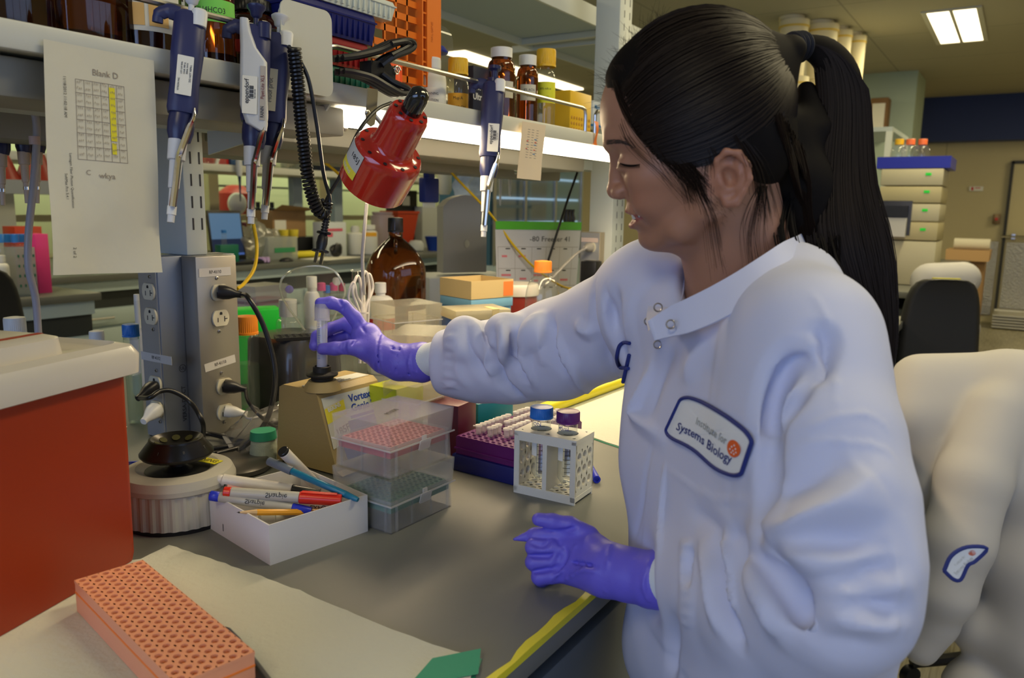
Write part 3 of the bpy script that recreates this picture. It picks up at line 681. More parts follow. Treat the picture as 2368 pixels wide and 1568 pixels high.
def uvrects(name, rs, fn, m, par, off=.0008, k=8):
    mb = MB()
    for (u0, u1, v0, v1) in rs:
        nn = k
        vv = [fn(u0 + (u1 - u0) * i / nn, v0 + (v1 - v0) * j / nn, off) for i in range(nn + 1) for j in range(nn + 1)] if (u1 - u0) > .05 or (v1 - v0) > .05 else [fn(u0, v0, off), fn(u0, v1, off), fn(u1, v0, off), fn(u1, v1, off)]
        if len(vv) == 4: mb.add(vv, [(0, 1, 3, 2)])
        else: mb.add(vv, [(i * (nn + 1) + j, i * (nn + 1) + j + 1, (i + 1) * (nn + 1) + j + 1, (i + 1) * (nn + 1) + j) for i in range(nn) for j in range(nn)])
    return part(name, mb, m, par, flat=True)
gr = []
for k in range(7): gr.append((.25, .69, .145 + k * .058, .147 + k * .058))
for k in range(7): gr.append((.25 + k * .0733, .2535 + k * .0733, .145, .495))
uvrects('drawn_grid', gr, fn, M_pencil, note)
uvrects('yellow_highlight', [(.545, .60, .16, .40), (.55, .59, .41, .46)], fn, mat('highlighter', (.78, .70, .03), .7), note, .0011)
rnd = random.Random(2); sc_ = []
for i in range(6):
    for j in range(12):
        for q in range(3):
            u = .262 + i * .0733 + q * .015; v = .153 + j * .0287 + rnd.uniform(-.003, .003); sc_.append((u, u + .010, v, v + .002)); sc_.append((u + .004, u + .0065, v - .004, v + .008))
uvrects('pencil_figures', sc_, fn, M_pencil, note, .0015)
def uvtext(body, size, u0, v0, fn, m, par, vertical=False, asp=1.9, off=.001):
    c = bpy.data.curves.new('lettering', 'FONT'); c.body = body; c.size = size; c.align_y = 'CENTER'; c.resolution_u = 2
    o = bpy.data.objects.new('tmp', c); me = bpy.data.meshes.new_from_object(o); bpy.data.objects.remove(o)
    vv = [fn(u0 + (-q.co.y if not vertical else -q.co.y) * 0 + (q.co.x if not vertical else -(-q.co.y)), v0 - (q.co.y / asp if not vertical else -q.co.x / asp), off) for q in me.vertices]
    mb = MB().add(vv, [tuple(p.vertices) for p in me.polygons]); bpy.data.meshes.remove(me); return part('lettering', mb, m, par, flat=True)
uvtext('Blank D', .075, .40, .105, fn, M_pencil, note); uvtext('wkya', .07, .42, .56, fn, M_pencil, note); uvtext('C', .06, .31, .55, fn, M_pencil, note)
uvtext('11/18/2012 11:02:18 AM', .034, .16, .14, fn, INK, note, True); uvtext('Lumagen Fiber Photon Quantification', .030, .19, .47, fn, INK, note, True); uvtext('SoftMax Pro 5.4.1', .030, .145, .56, fn, INK, note, True); uvtext('2 of 2', .038, .19, .88, fn, INK, note, True)
card = thing('paper_card', 'small buff card with printed columns taped in front of the strip light', 'paper', (0, 0, 0))
fc = sheet([(1208, 280), (1262, 290), (1249, 418), (1196, 412)], SY - .008, 0, .0012, 5, -.012)
part('sheet', papermesh(fc, 10, 16), mat('buff_card', (.68, .56, .42), .8), card)
rs = [];
for j in range(12):
    for u in (.25, .42, .62): rs.append((u, u + .10, .12 + j * .045, .128 + j * .045))
uvrects('printed_rows', rs, fc, mat('grey_print', (.25, .23, .22), .7), card, .0006)
uvrects('red_print', [(.23, .30, .32, .34), (.58, .66, .33, .35), (.22, .28, .46, .475), (.56, .64, .47, .485)], fc, mat('red_print', (.6, .1, .08), .7), card, .0009); uvrects('blue_print', [(.55, .66, .28, .295), (.55, .66, .38, .395), (.23, .30, .39, .40), (.54, .65, .54, .555)], fc, mat('blue_print', (.1, .25, .5), .7), card, .0009)
tg = pY(1373, 285, SY)
single('orange_tag', MB().grid(lambda u, v: (tg.x + (u - .5) * .022 * (1 - .55 * math.sin(PI * v * .9)) + .010 * v * v, SY - .006 - .004 * math.sin(5 * v), tg.z + .004 - .055 * v), 5, 12), mat('orange_tape', (.85, .20, .03), .5), 'curled orange tape tag hanging from the shelf edge', 'tag')
# ---- bottles and boxes on the shelf
bottle('amber_bottle', 'brown glass bottle with orange hazard label at far left of shelf', 'bottle', (sx_(20, .98), .985, ZB), .062, .26, M_amber, M_wcap, .72, .4, (.45, .12), .6, M_amberliq, (.26, .62, .9, M_paper))
b1 = bottle('amber_bottle', 'large plain brown glass bottle second from the left', 'bottle', (sx_(205, .985), .995, ZB), .068, .27, M_amber, M_wcap, .72, .4, (.45, .12), .12, M_amberliq)
b2 = bottle('amber_bottle', 'brown glass bottle with white hazard label behind the first navy pipette', 'bottle', (sx_(345, .96), .965, ZB), .045, .20, M_amber, M_wcap, .72, .4, (.45, .12), .3, M_amberliq, (.22, .75, 1.1, M_paper))
ca = cam_ang(b2.matrix_world); part('hazard_square', band(.0456, .050, .076, ca - .25, .26), mat('hazard_orange', (.80, .50, .18), .6), b2.children[-1]); part('hazard_square', band(.0456, .050, .076, ca + .38, .26), mat('hazard_orange', (.8, .5, .18)), b2.children[-1]); part('blue_stripe', band(.0456, .092, .098, ca, 1.0), mat('label_blue', (.2, .5, .62), .6), b2.children[-1])
bottle('amber_bottle', 'brown glass bottle with bright green tape lettered in pen', 'bottle', (sx_(497, .955), .96, ZB), .032, hs(497, -60, .96), M_amber, M_wcap, .80, .5, (.55, .12), .25, M_amberliq, (.52, .72, 1.3, mat('green_tape', (.22, .72, .10), .5)), (('NH4HCO3', .010, .62),))
bottle('amber_bottle', 'brown glass bottle behind the grey-shelled pipette', 'bottle', (sx_(590, 1.00), 1.0, ZB), .040, hs(590, 8, 1.0), M_amber, M_dark, .70, .62, (.75, .12), .4, M_amberliq, (.42, .55, .9, mat('red_strip', (.6, .03, .03), .6)))
# stack of coloured racks and trays at the plate
sk0 = sx_(690, .95, 120); sk1 = sx_(858, .93, 150)
def tray(name, label, cat, x0, x1, y0, y1, z0, h, m, group=None, lip=.004, holes=0):
    cx_, cy_ = (x0 + x1) / 2, (y0 + y1) / 2; t = thing(name, label, cat, (cx_, cy_, z0), group); w_, d_ = x1 - x0, y1 - y0
    part('tray_body', MB().frus(w_ * .95, d_ * .95, w_, d_, 0, h * .72).box(-w_ / 2 - lip / 2, w_ / 2 + lip / 2, -d_ / 2 - lip / 2, d_ / 2 + lip / 2, h * .72, h * .78).frus(w_, d_, w_ * .97, d_ * .97, h * .78, h), m, t, ang=.5)
    rb = MB(); n_ = int(w_ / .012)
    for k in range(n_): rb.box(-w_ / 2 + .008 + k * .012, -w_ / 2 + .011 + k * .012, -d_ / 2 - .001, -d_ / 2 + .004, h * .1, h * .68)
    part('ribs', rb, m, t, flat=True)
    return t
M_rg = mat('bright_green_plastic', (.05, .58, .06), .4); M_teal = mat('dark_teal_plastic', (.02, .17, .12), .4); M_redp = mat('translucent_red', (.28, .012, .02), .25, sss=0, coat=.3); M_navb = mat('deep_blue_plastic', (.010, .015, .14), .25, coat=.2)
tray('storage_tray', 'green tray at the bottom of the stack beside the black clamp', 'tray', sk0 + .085, sk1 + .025, .925, 1.06, ZB, .022, M_rg)
tray('storage_tray', 'dark teal tray under the translucent red rack', 'tray', sk0 + .02, sk1 + .01, .94, 1.06, ZB + .0225, .032, M_teal)
tray('tube_rack', 'translucent red rack in the middle of the stack on the shelf', 'rack', sk0, sk1, .935, 1.07, ZB + .055, .042, M_redp)
tray('tube_rack', 'deep blue rack lying on the red rack', 'rack', sk0 - .03, sk1 + .012, .93, 1.08, ZB + .0975, .046, M_navb)
tray('box_lid', 'frosted ribbed lid on top of the blue rack at the top picture edge', 'lid', sk0 - .01, sk1 + .055, .925, 1.08, ZB + .144, .03, mat('milky_plastic', (.62, .66, .60), .35))
# orange lattice rack standing on end
orx = sx_(873, .94, 60); org = thing('wire_rack', 'orange plastic lattice test-tube rack standing on end', 'rack', (sx_(940, .96, 60), .95, ZB))
om_ = MB(); R0 = orx - sx_(940, .96, 60); R1 = sx_(966, .95, 60) - sx_(940, .96, 60); R2 = sx_(1008, .95, 60) - sx_(940, .96, 60)
for k in range(7): om_.box(R0, R1, 0, .004, .055 + k * .026, .066 + k * .026)
for k in range(5): om_.box(R0 + k * (R1 - R0) / 4 - .002, R0 + k * (R1 - R0) / 4 + .002, 0, .004, .055, .23)
part('lattice_face', om_, mat('orange_plastic', (.82, .20, .02), .35), org, flat=True)
om_ = MB().box(R1 + .012, R2, -.012, .09, .052, .23)
for k in range(9): om_.box(R1, R1 + .012, -.010, -.006, .052 + k * .021, .055 + k * .021)
om_.box(R1 - .002, R1 + .001, -.012, .0, .052, .23)
part('lattice_side', om_, mat('orange_plastic', (.82, .20, .02)), org, flat=True)
text('NALGENE', .008, frame((R1 + .026, -.0125, .15), (0, 0, 1), (-1, 0, 0)), mat('orange_emboss', (.62, .15, .02), .4), org)
single('tube_rack', MB().box(-.012, .012, 0, .06, 0, .085, .002).box(.012, .022, .004, .06, 0, .085), mat('fluorescent_orange', (1.0, .10, .01), .5, sss=0), 'fluorescent orange block below the lattice rack', 'rack', (sx_(915, .93, 180), .93, ZB))
# plastic wash bottle and cleaning concentrate
wb = bottle('plastic_bottle', 'square clear plastic bottle with blue shoulder behind the cleaning solution', 'bottle', (sx_(1012, 1.04, 150), 1.05, ZB), .040, hs(1008, 18, 1.05), M_clear, M_wcap, .70, .32, (.30, .12), .3, clear('pale_liquid', (.8, .8, .75), .3, .3), square=True)
part('blue_ring', MB().lathe([(.022, .160), (.030, .150), (.029, .147), (.021, .157)], 24), mat('royal_blue', (.02, .04, .35), .4), wb)
cs = bottle('plastic_bottle', 'milky bottle labelled cleaning solution concentrate', 'bottle', (sx_(1002, .945, 180), .95, ZB), .028, hs(1000, 135, .95), M_hdpe, M_wcap, .60, .62, (.62, .18), None, None, (.05, .48, 1.0, M_paper), (('CLEANING', .0065, .38), ('SOLUTION', .0065, .27), ('CONCENTRATE', .0065, .16)), ribs=False)
bottle('reagent_bottle', 'small glass bottle with yellow cap and orange handwritten label', 'bottle', (sx_(1064, .94, 190), .945, ZB), .0215, hs(1064, 137, .945), M_glass, M_ylcap, .46, .62, (.90, .26), None, None, (.02, .44, 1.1, mat('orange_label', (.85, .42, .03), .6)), (('Mup A', .008, .36), ('90% MeOH', .0075, .22), ('10% NH4H2O', .0068, .09)))
bx_ = thing('carton', 'navy carton printed Am Ultr in white behind the amber jars', 'box', frame((sx_(1090, .97, 200), .965, ZB), (1, 0, 0), (0, 1, 0)))
part('carton_box', MB().box(0, .085, 0, .05, 0, hs(1110, 155, .965), .001), mat('navy_card', (.018, .022, .045), .5), bx_)
wt = mat('white_print', (.75, .75, .75), .6)
text('Am', .019, frame((.012, -.0006, .080), (1, 0, 0), (0, 0, 1)), wt, bx_, bold=.02); text('Ultr', .019, frame((.014, -.0006, .060), (1, 0, 0), (0, 0, 1)), wt, bx_, bold=.02); text('DEODORIZER', .005, frame((.032, -.0006, .018), (1, 0, 0), (0, 0, 1)), wt, bx_)
tan_ = mat('cream_label', (.66, .62, .50), .6)
bottle('amber_jar', 'taller brown glass jar with white cap', 'jar', (sx_(1168, .945, 200), .955, ZB), .0300, hs(1168, 114, .955), M_amber, M_wcap, .66, .72, (.76, .12), .08, M_amberliq, (.38, .58, .34, tan_, .62), (('SDS', .007, .52, .62), ('80%', .007, .44, .62)), ribs=False)
bottle('amber_jar', 'shorter brown glass jar with white cap beside the yellow-capped bottle', 'jar', (sx_(1222, .955, 200), .958, ZB), .0245, hs(1222, 129, .958), M_amber, M_wcap, .68, .72, (.80, .13), .08, M_amberliq, (.42, .62, .75, tan_, .1), (('8% ACN', .008, .55, .1), ('40 mM', .005, .47, .1)), ribs=False)
bottle('reagent_bottle', 'glass bottle with yellow cap and yellow label on the shelf', 'bottle', (sx_(1266, .94, 200), .945, ZB), .0225, hs(1266, 116, .945), M_glass, M_ylcap, .60, .60, (.98, .20), .12, clear('pale_liquid', (.8, .8, .75), .3, .3), (.38, .62, 1.3, mat('lime_label', (.78, .76, .03), .6)), (('80% milk in', .0065, .54), ('TBST', .0075, .44)))
yr_ = thing('tube_rack', 'yellow perforated plastic rack at the right end of the shelf', 'rack', frame((sx_(1298, 1.0, 250), .975, ZB), (1, 0, 0), (0, 1, 0)))
M_yel = mat('yellow_plastic', (.86, .52, .02), .4)
part('rack_body', MB().box(0, .115, 0, .08, 0, hs(1340, 213, .975), .002), M_yel, yr_)
hl = MB()
for i in range(8):
    for j in range(5): hl.lathe([(.0042, 0), (.0042, .0006), (.003, .0008)], 10, frame((.010 + i * .0135, 0, .008 + j * .0138), (1, 0, 0), (0, 0, 1)))
part('rack_holes', hl, mat('rack_hole_shade', (.55, .26, .02), .6), yr_)
single('film_box', MB().box(0, .13, 0, .07, 0, .088), mat('grey_carton', (.50, .48, .46), .6), 'grey carton behind the yellow rack on the shelf', 'box', (sx_(1290, 1.07, 250), 1.07, ZB))
mc = thing('carton', 'white and blue carton behind the hair above the yellow rack', 'box', (sx_(1385, 1.145, 150), 1.145, ZB + .0885))
part('carton_box', MB().box(-.03, .11, 0, .05, 0, .078, .001), mat('white_card', (.66, .70, .72), .6), mc); part('blue_stripe', MB().box(-.0303, .1103, -.0006, .02, .001, .008), mat('blue_print2', (.02, .2, .5), .6), mc)
text('MicroAmp', .018, frame((.018, -.0008, .060), (1, 0, 0), (0, 0, 1)), mat('blue_print2', (.02, .2, .5)), mc, bold=.01); text('Fast Optical 96-Well', .006, frame((.014, -.0008, .045), (1, 0, 0), (0, 0, 1)), INK, mc)
single('ice_pan', MB().lathe([(.03, 0), (.038, .006), (.039, .012), (.024, .016), (0, .017)], 28), M_dark, 'flat black dish lying behind the rail near the yellow rack', 'dish', (sx_(1318, .965, 262), .965, ZB + .008))
single('paper_stack', MB().box(-.03, .03, -.03, .03, 0, .007, .001), M_paper, 'small pad of white paper under the black dish', 'paper', (sx_(1318, .965, 262), .965, ZB))
# ---- the clamp lamp
LA, LB = cp(862, 425, 1.035), cp(972, 215, .945); lampM = along(LA, LB) @ Matrix.Diagonal((1, 1, .90, 1))
lamp = thing('clamp_lamp', 'red enamelled clamp lamp with black cap hanging from the shelf', 'lamp', lampM)
LL = (LB - LA).length
M_red = mat('red_enamel', (.45, .018, .010), .16, coat=.7, noise=(40, .08))
part('lamp_shade', MB().lathe([(.0405, .002), (.0445, -.001), (.0460, 0), (.0462, .052), (.0455, .060), (.0425, .0655), (.032, .0675), (.0285, .071), (.0268, .078), (.0262, .115), (.0258, .128), (.0235, .1325), (.013, .1335), (0, .1335)], 48, cap=False), M_red, lamp)
part('lamp_cap', MB().lathe([(.0128, .1325), (.0132, .137), (.0132, .158), (.0115, .166), (.007, .1705), (0, .172)], 28), mat('glossy_black', (.010, .010, .010), .12, coat=.6), lamp)
for n_, r_, z_ in ((10, .0385, .0668), (8, .0195, .1338)):
    for k in range(n_): a = 2 * PI * (k + .4) / n_; part('vent_hole', MB().lathe([(.0026, 0), (.0026, .0006)], 12, T(r_ * math.cos(a), r_ * math.sin(a), z_)), INK, lamp)
ca = cam_ang(lampM)
stk = part('sticker', band(.0464, .018, .060, ca - .95, .42), mat('sticker_grey', (.52, .52, .50), .5), lamp); part('sticker_stripe', band(.0468, .018, .031, ca - .95, .42), mat('sticker_yellow', (.78, .68, .05), .5), stk); wraptext('185J', .011, .0466, .048, ca - .80, INK, stk); wraptext('BEKINS', .007, .0470, .024, ca - .95, wt, stk)
if ca: pass
cl = thing('spring_clamp', 'black plastic spring clamp gripping the shelf edge above the red lamp', 'clamp', (0, 0, 0))
def q_(px, py, dy=0, Y=SY - .012): return pY(px, py, Y + dy)
def lever(pts, w):
    P = smooth(pts, 5); mb = MB(); Mx = Vector((0, 1, 0)) * w
    mb.tube([p - Mx for p in P], .0052, 8); mb.tube([p + Mx for p in P], .0052, 8); mb.tube(P[:22], .0055, 8); return mb
piv = q_(868, 158, -.01)
lv1 = lever([q_(782, 135), q_(820, 130, -.01), q_(868, 118, -.02), q_(905, 101, -.03), q_(935, 96, -.035), q_(946, 106, -.035), q_(935, 118, -.035), q_(900, 132, -.03), q_(872, 152, -.02)], .010)
lv1.tube(smooth([q_(905, 101, -.04), q_(938, 96, -.045), q_(946, 106, -.045), q_(905, 128, -.04)], 4), .0045, 8); lv1.tube(smooth([q_(905, 101, -.02), q_(938, 96, -.025), q_(946, 106, -.025), q_(905, 128, -.02)], 4), .0045, 8)
lv1.add([tuple(q_(*p)) for p in ((868, 118, -.012), (868, 118, -.028), (930, 97, -.044), (930, 97, -.026), (860, 150, -.012), (860, 150, -.028))], [(0, 1, 2, 3), (0, 1, 5, 4)])
part('upper_lever', lv1, M_dark, cl)
lv2 = lever([q_(785, 165), q_(815, 170, -.01), q_(850, 180, -.02), q_(885, 200, -.03), q_(915, 216, -.035), q_(932, 215, -.035), q_(930, 205, -.035), q_(900, 192, -.03), q_(872, 172, -.02)], .010)
lv2.add([tuple(q_(*p)) for p in ((850, 178, -.012), (850, 178, -.028), (915, 218, -.044), (915, 218, -.026))], [(0, 1, 2, 3)])
part('lower_lever', lv2, M_dark, cl)
bd_ = MB().prism([(0, 0), (.0, .012), (.04, .016), (.055, .004), (.055, -.016), (.04, -.024), (0, -.016)], -.012, .012, M=frame(q_(845, 160, -.015), (1, 0, 0), (0, 0, 1)))
part('clamp_body', bd_, M_dark, cl)
sp_ = MB().tube([Vector((piv.x + .028 + .006 * math.cos(t * .9), piv.y - .022 + t * .0006, piv.z + .006 * math.sin(t * .9))) for t in range(34)], .0012, 6)
part('spring', sp_, M_steel, cl)
part('bracket_strip', MB().prism([(-.010, .022), (.012, .022), (.009, -.010), (.004, -.030), (-.004, -.034), (-.012, -.030), (-.014, -.022)], 0, .0016, M=frame(q_(860, 240, -.035), (1, 0, 0), (0, 0, 1))), M_steel, cl)
part('bolt', MB().lathe([(.005, 0), (.005, .002), (.003, .003), (0, .003)], 16, frame(q_(849, 262, -.037), (1, 0, 0), (0, 0, 1))), M_steel, cl)
part('joint_rod', MB().tube([q_(862, 262, -.03), q_(888, 292, -.035)], .0035, 10), M_steel, cl)
cd = thing('coiled_cord', 'black coiled power cord with two-pin plug hanging beside the red lamp', 'cord', (0, 0, 0))
def helix(pts, R, r, pitch, n=12):
    P = smooth(pts, 12); L = [0]
    for i in range(1, len(P)): L.append(L[-1] + (P[i] - P[i - 1]).length)
    out = []; t = 0; k = 0; ph = 0; N_ = int(L[-1] / pitch * n)
    a_ = None
    for j in range(N_):
        s = L[-1] * j / N_
        while L[k + 1] < s: k += 1
        f_ = (s - L[k]) / (L[k + 1] - L[k]); p = P[k].lerp(P[k + 1], f_); d = (P[k + 1] - P[k]).normalized(); x = Vector((0, 1, 0)).cross(d).normalized(); y = d.cross(x)
        ph = 2 * PI * j / n; out.append(p + (x * math.cos(ph) + y * math.sin(ph)) * R)
    return out
hp = [q_(680, 108, -.03), q_(688, 180, -.03), (q_(694, 250, -.03)), q_(703, 340, -.03), q_(714, 420, -.03), q_(732, 480, -.03), q_(750, 492, -.03), q_(756, 465, -.03)]
part('coiled_section', MB().tube(helix(hp, .0076, .0019, .0052), .00235, 6), M_cable, cd)
part('straight_cable', MB().tube(smooth([q_(694, 140, -.03), q_(715, 190, -.035), q_(733, 290, -.035), q_(748, 400, -.035), q_(762, 455, -.035), q_(762, 480, -.035), q_(757, 500, -.035)], 8), .0028, 8), M_cable, cd)
part('straight_cable', MB().tube(smooth([q_(905, 238, -.05), q_(870, 255, -.05), q_(832, 300, -.05), q_(800, 370, -.045), q_(785, 410, -.04), q_(764, 445, -.035), q_(750, 478, -.03), q_(752, 500, -.03)], 8), .0028, 8), M_cable, cd)
pa_, pb_ = q_(757, 495, -.03), q_(737, 600, -.03); Mp = along(pa_, pb_); Lp = (pb_ - pa_).length
pg = [(.0034, 0)]
for k in range(6): pg += [(.0058, .002 + k * .0042), (.0058, .004 + k * .0042), (.0042, .0045 + k * .0042), (.0042, .006 + k * .0042)]
part('strain_relief', MB().lathe(pg, 18, Mp, sy=.8), M_dark, cd)
part('plug', MB().lathe([(.004, .026), (.012, .027), (.012, .029), (.006, .030), (.0085, .034), (.0095, .044), (.0075, .0535), (.0145, .054), (.0145, .056), (.002, .0565)], 22, Mp, sy=.7), M_dark, cd)
for s in (-1, 1): part('plug_pin', MB().box(-.0030, .0030, -.0007 + s * .0055, .0007 + s * .0055, .056, .0735, M=Mp), M_steel, cd)
# white cable of the red lamp switch falling behind it, bundled on the bench
# ================================================================== on the bench
def B(px, py): return pz(px, py, BZ)
def bd(px, d, z=BZ):   # bench point under a photo column at a given distance
    l = (px - CW / 2) / FPX * d; dn = (RM[2, 0] * l + RM[2, 2] * d - (z - CAMLOC[2])) / -RM[2, 1]; return cp(px, CH / 2 + dn / d * FPX, d)
def top(px, py, d, z=BZ): return cp(px, py, d).z - z
def pw(w, d): return w * d / FPX
def plate(nx, ny, p, r, t, mx=0, my=0, n=14, py=None):
    """perforated plate, nx by ny round holes at pitch p, corner at the origin, margins mx my"""
    py = py or p; mb = MB(); W_, D_ = nx * p + 2 * mx, ny * py + 2 * my
    for i in range(nx):
        for j in range(ny):
            cx, cy = mx + (i + .5) * p, my + (j + .5) * py; ring = [(cx + r * math.cos(2 * PI * k / n), cy + r * math.sin(2 * PI * k / n)) for k in range(n)]
            sq = []
            for k in range(n):
                a = 2 * PI * k / n; s = 1 / max(abs(math.cos(a)), abs(math.sin(a))); sq.append((cx + p / 2 * s * math.cos(a), cy + py / 2 * s * math.sin(a)))
            v = [(x, y, t) for x, y in sq] + [(x, y, t) for x, y in ring] + [(x, y, 0) for x, y in ring] + [(x, y, 0) for x, y in sq]
            mb.add(v, [(q * n + k, q * n + (k + 1) % n, (q + 1) * n + (k + 1) % n, (q + 1) * n + k) for q in range(3) for k in range(n)])
    if mx: mb.box(0, mx, 0, D_, 0, t).box(W_ - mx, W_, 0, D_, 0, t)
    if my: mb.box(mx, W_ - mx, 0, my, 0, t).box(mx, W_ - mx, D_ - my, D_, 0, t)
    mb.box(-.0004, 0, 0, D_, 0, t).box(W_, W_ + .0004, 0, D_, 0, t).box(0, W_, -.0004, 0, 0, t).box(0, W_, D_, D_ + .0004, 0, t)
    return mb
# ---- absorbent pads
M_pad = mat('absorbent_pad', (.62, .63, .54), .95, bump=(150, .5, .002)); M_padg = mat('green_pad_backing', (.03, .30, .17), .5)
def pad(label, px, name='absorbent_pad'):
    P = [B(*p) for p in px]; rnd = random.Random(len(px)); out = []
    for i in range(len(P)):
        a, b_ = P[i], P[(i + 1) % len(P)]; k = max(1, int((b_ - a).length / .012))
        for j in range(k):
            q = a.lerp(b_, j / k); out.append((q.x + rnd.gauss(0, .0006), q.y + rnd.gauss(0, .0006)))
    c = Vector((sum(p[0] for p in out) / len(out), sum(p[1] for p in out) / len(out), BZ)); t = thing(name, label, 'pad', c)
    loc = [(x - c.x, y - c.y) for x, y in out]; part('backing', MB().prism([(x * 1.012, y * 1.012) for x, y in loc], .0002, .0012), M_padg, t, flat=True); part('pad_sheet', MB().prism(loc, .0013, .003), M_pad, t, flat=True); return t
pn = pad('near white absorbent pad with green backing under the orange rack', [(392, 1265), (640, 1350), (880, 1452), (1000, 1497), (1106, 1527), (1040, 1700), (300, 1900), (-500, 1750), (-300, 1420), (0, 1345), (325, 1298)])
fo = [B(1112, 1522), B(1106, 1568), B(940, 1600), B(1000, 1545)]
part('folded_corner', MB().add([(p.x - pn.location.x, p.y - pn.location.y, .004 + .006 * (i in (0, 3))) for i, p in enumerate(fo)], [(0, 1, 2, 3)]), M_padg, pn, flat=True)
pad('far white absorbent pad beside the yellow roll behind the person', [(1460, 1045), (1365, 1013), (1300, 985), (1270, 950), (1340, 925), (1440, 885), (1560, 880), (1600, 1060)])
ya, yb2 = B(1240, 970), B(1560, 850); ya.z = yb2.z = BZ + .016
single('yellow_roll', MB().tube([ya, yb2], .013, 18), mat('yellow_foil', (.80, .68, .02), .4), 'long yellow roll lying behind the far pad', 'roll')
# ---- red sharps bin
c0 = pz(322, 1290, BZ + .0035); c1 = pz(0, 1475, BZ + .0035); u = (c1 - c0).normalized(); Ms = frame(c0, u, (u.y, -u.x, 0) if False else (-u.y * -1, u.x * -1, 0))
vv_ = Vector((u.y, -u.x, 0)); vv_ = vv_ if vv_.y > 0 else -vv_; Ms = frame(c0, u, vv_)
if Ms[2][2] < 0:
    u2 = -u; Ms = frame(c0 + u * .26, u2, vv_); 
sh = thing('sharps_bin', 'large red sharps bin with white lid at the left', 'bin', Ms)
M_redbin = mat('red_bin_plastic', (.34, .034, .005), .38, noise=(6, .05)); M_lid = mat('milky_lid', (.62, .58, .52), .3, coat=.2)
part('bin_body', MB().add(*(lambda m_: (m_.v, m_.f))(loftm([[(x + .13, y + .09, z) for x, y in rring(w_, d_, .012)] for w_, d_, z in ((.258, .176, 0), (.260, .18, .01), (.262, .182, .228))]))), M_redbin, sh)
part('lid_rim', loftm([[(x + .13, y + .09, z) for x, y in rring(w_, d_, .018)] for w_, d_, z in ((.272, .192, .222), (.288, .208, .225), (.290, .210, .246), (.280, .200, .256), (.255, .176, .260), (.245, .166, .255))]), M_lid, sh)
part('lid_hatch', loftm([[(x + .11, y + .085, z) for x, y in rring(w_, d_, .02)] for w_, d_, z in ((.20, .12, .254), (.196, .116, .272), (.18, .10, .275))]), M_lid, sh)
part('hatch_opening', MB().box(.02, .2, .05, .058,   .2752, .2756), mat('red_bin_plastic', (.4, .03, .006)), sh, flat=True)
# ---- mini centrifuge
q0 = pz(420, 1241, BZ); dr_ = Vector((q0.x, q0.y, 0)).normalized(); cc_ = q0 + dr_ * .073
ce = thing('mini_centrifuge', 'small round grey centrifuge with ribbed side and exposed black rotor', 'centrifuge', cc_)
M_cg = mat('centrifuge_grey', (.46, .44, .38), .45, bump=(800, .15, .0004))
part('base_foot', MB().lathe([(.070, 0), (.071, .006)], 60), M_dark, ce)
rb = []; NN = 132
for z, r_, rib in ((.006, .0725, 1), (.050, .0715, 1), (.052, .0735, 0), (.058, .0735, 0), (.064, .071, 0), (.068, .069, 0), (.071, .060, 0), (.072, .052, 0), (.070, .047, 0), (.066, .040, 0)):
    rb.append([((r_ - (.0016 if (rib and (i // 2) % 2) else 0)) * math.cos(2 * PI * i / NN), (r_ - (.0016 if (rib and (i // 2) % 2) else 0)) * math.sin(2 * PI * i / NN), z) for i in range(NN)])
part('housing', loftm(rb), M_cg, ce, ang=.35)
part('bowl', MB().lathe([(.041, .0672), (.036, .0675), (.020, .0668), (.010, .072), (.009, .09), (0, .09)], 40), M_rubber, ce)
part('rotor', MB().lathe([(.010, .083), (.044, .086), (.0465, .089), (.0465, .0915), (.0345, .107), (.0340, .110), (.0315, .1105), (.027, .106), (.016, .099), (.005, .098), (0, .101)], 56), mat('rotor_black', (.018, .017, .015), .28, .3), ce)
for k in range(8): a = 2 * PI * k / 8 + .2; part('rotor_hole', MB().lathe([(.0052, 0), (.0052, .0005)], 16, T(.0225 * math.cos(a), .0225 * math.sin(a), .1038) @ RZ(a) @ RY(-.52)), mat('hole_shade', (.05, .05, .008), .8), ce)
for k in range(8):
    a = 2 * PI * k / 8 - 1.95; text(str(8 - k), .006, T(.0408 * math.cos(a), .0408 * math.sin(a), .0998) @ RZ(a + PI / 2) @ RX(.92), mat('engraving', (.08, .08, .08), .6), ce)
wa = -.48; wl_ = T(0, 0, .0725) @ RZ(wa); WM = frame((.050 * math.cos(wa), .050 * math.sin(wa), .0726), (math.cos(wa + 1.1), math.sin(wa + 1.1), 0), (-math.sin(wa + 1.1), math.cos(wa + 1.1), 0))
pp_ = pz(487, 1066, BZ + .0732); wx = pz(505, 1060, BZ + .0732) - pz(465, 1052, BZ + .0732); WM = frame(Vector((pp_.x - cc_.x, pp_.y - cc_.y, .0732)) - wx.normalized() * .012, wx, (wx.y * -1, wx.x, 0))
wl_ = part('warning_label', MB().box(-.030, .026, -.0075, .0085, -.0006, .0002, M=WM), mat('warning_yellow', (.80, .72, .02), .5), ce, flat=True); text('WARNING', .0125, WM @ T(-.002, .0005, .0004), INK, wl_, sx=.85)
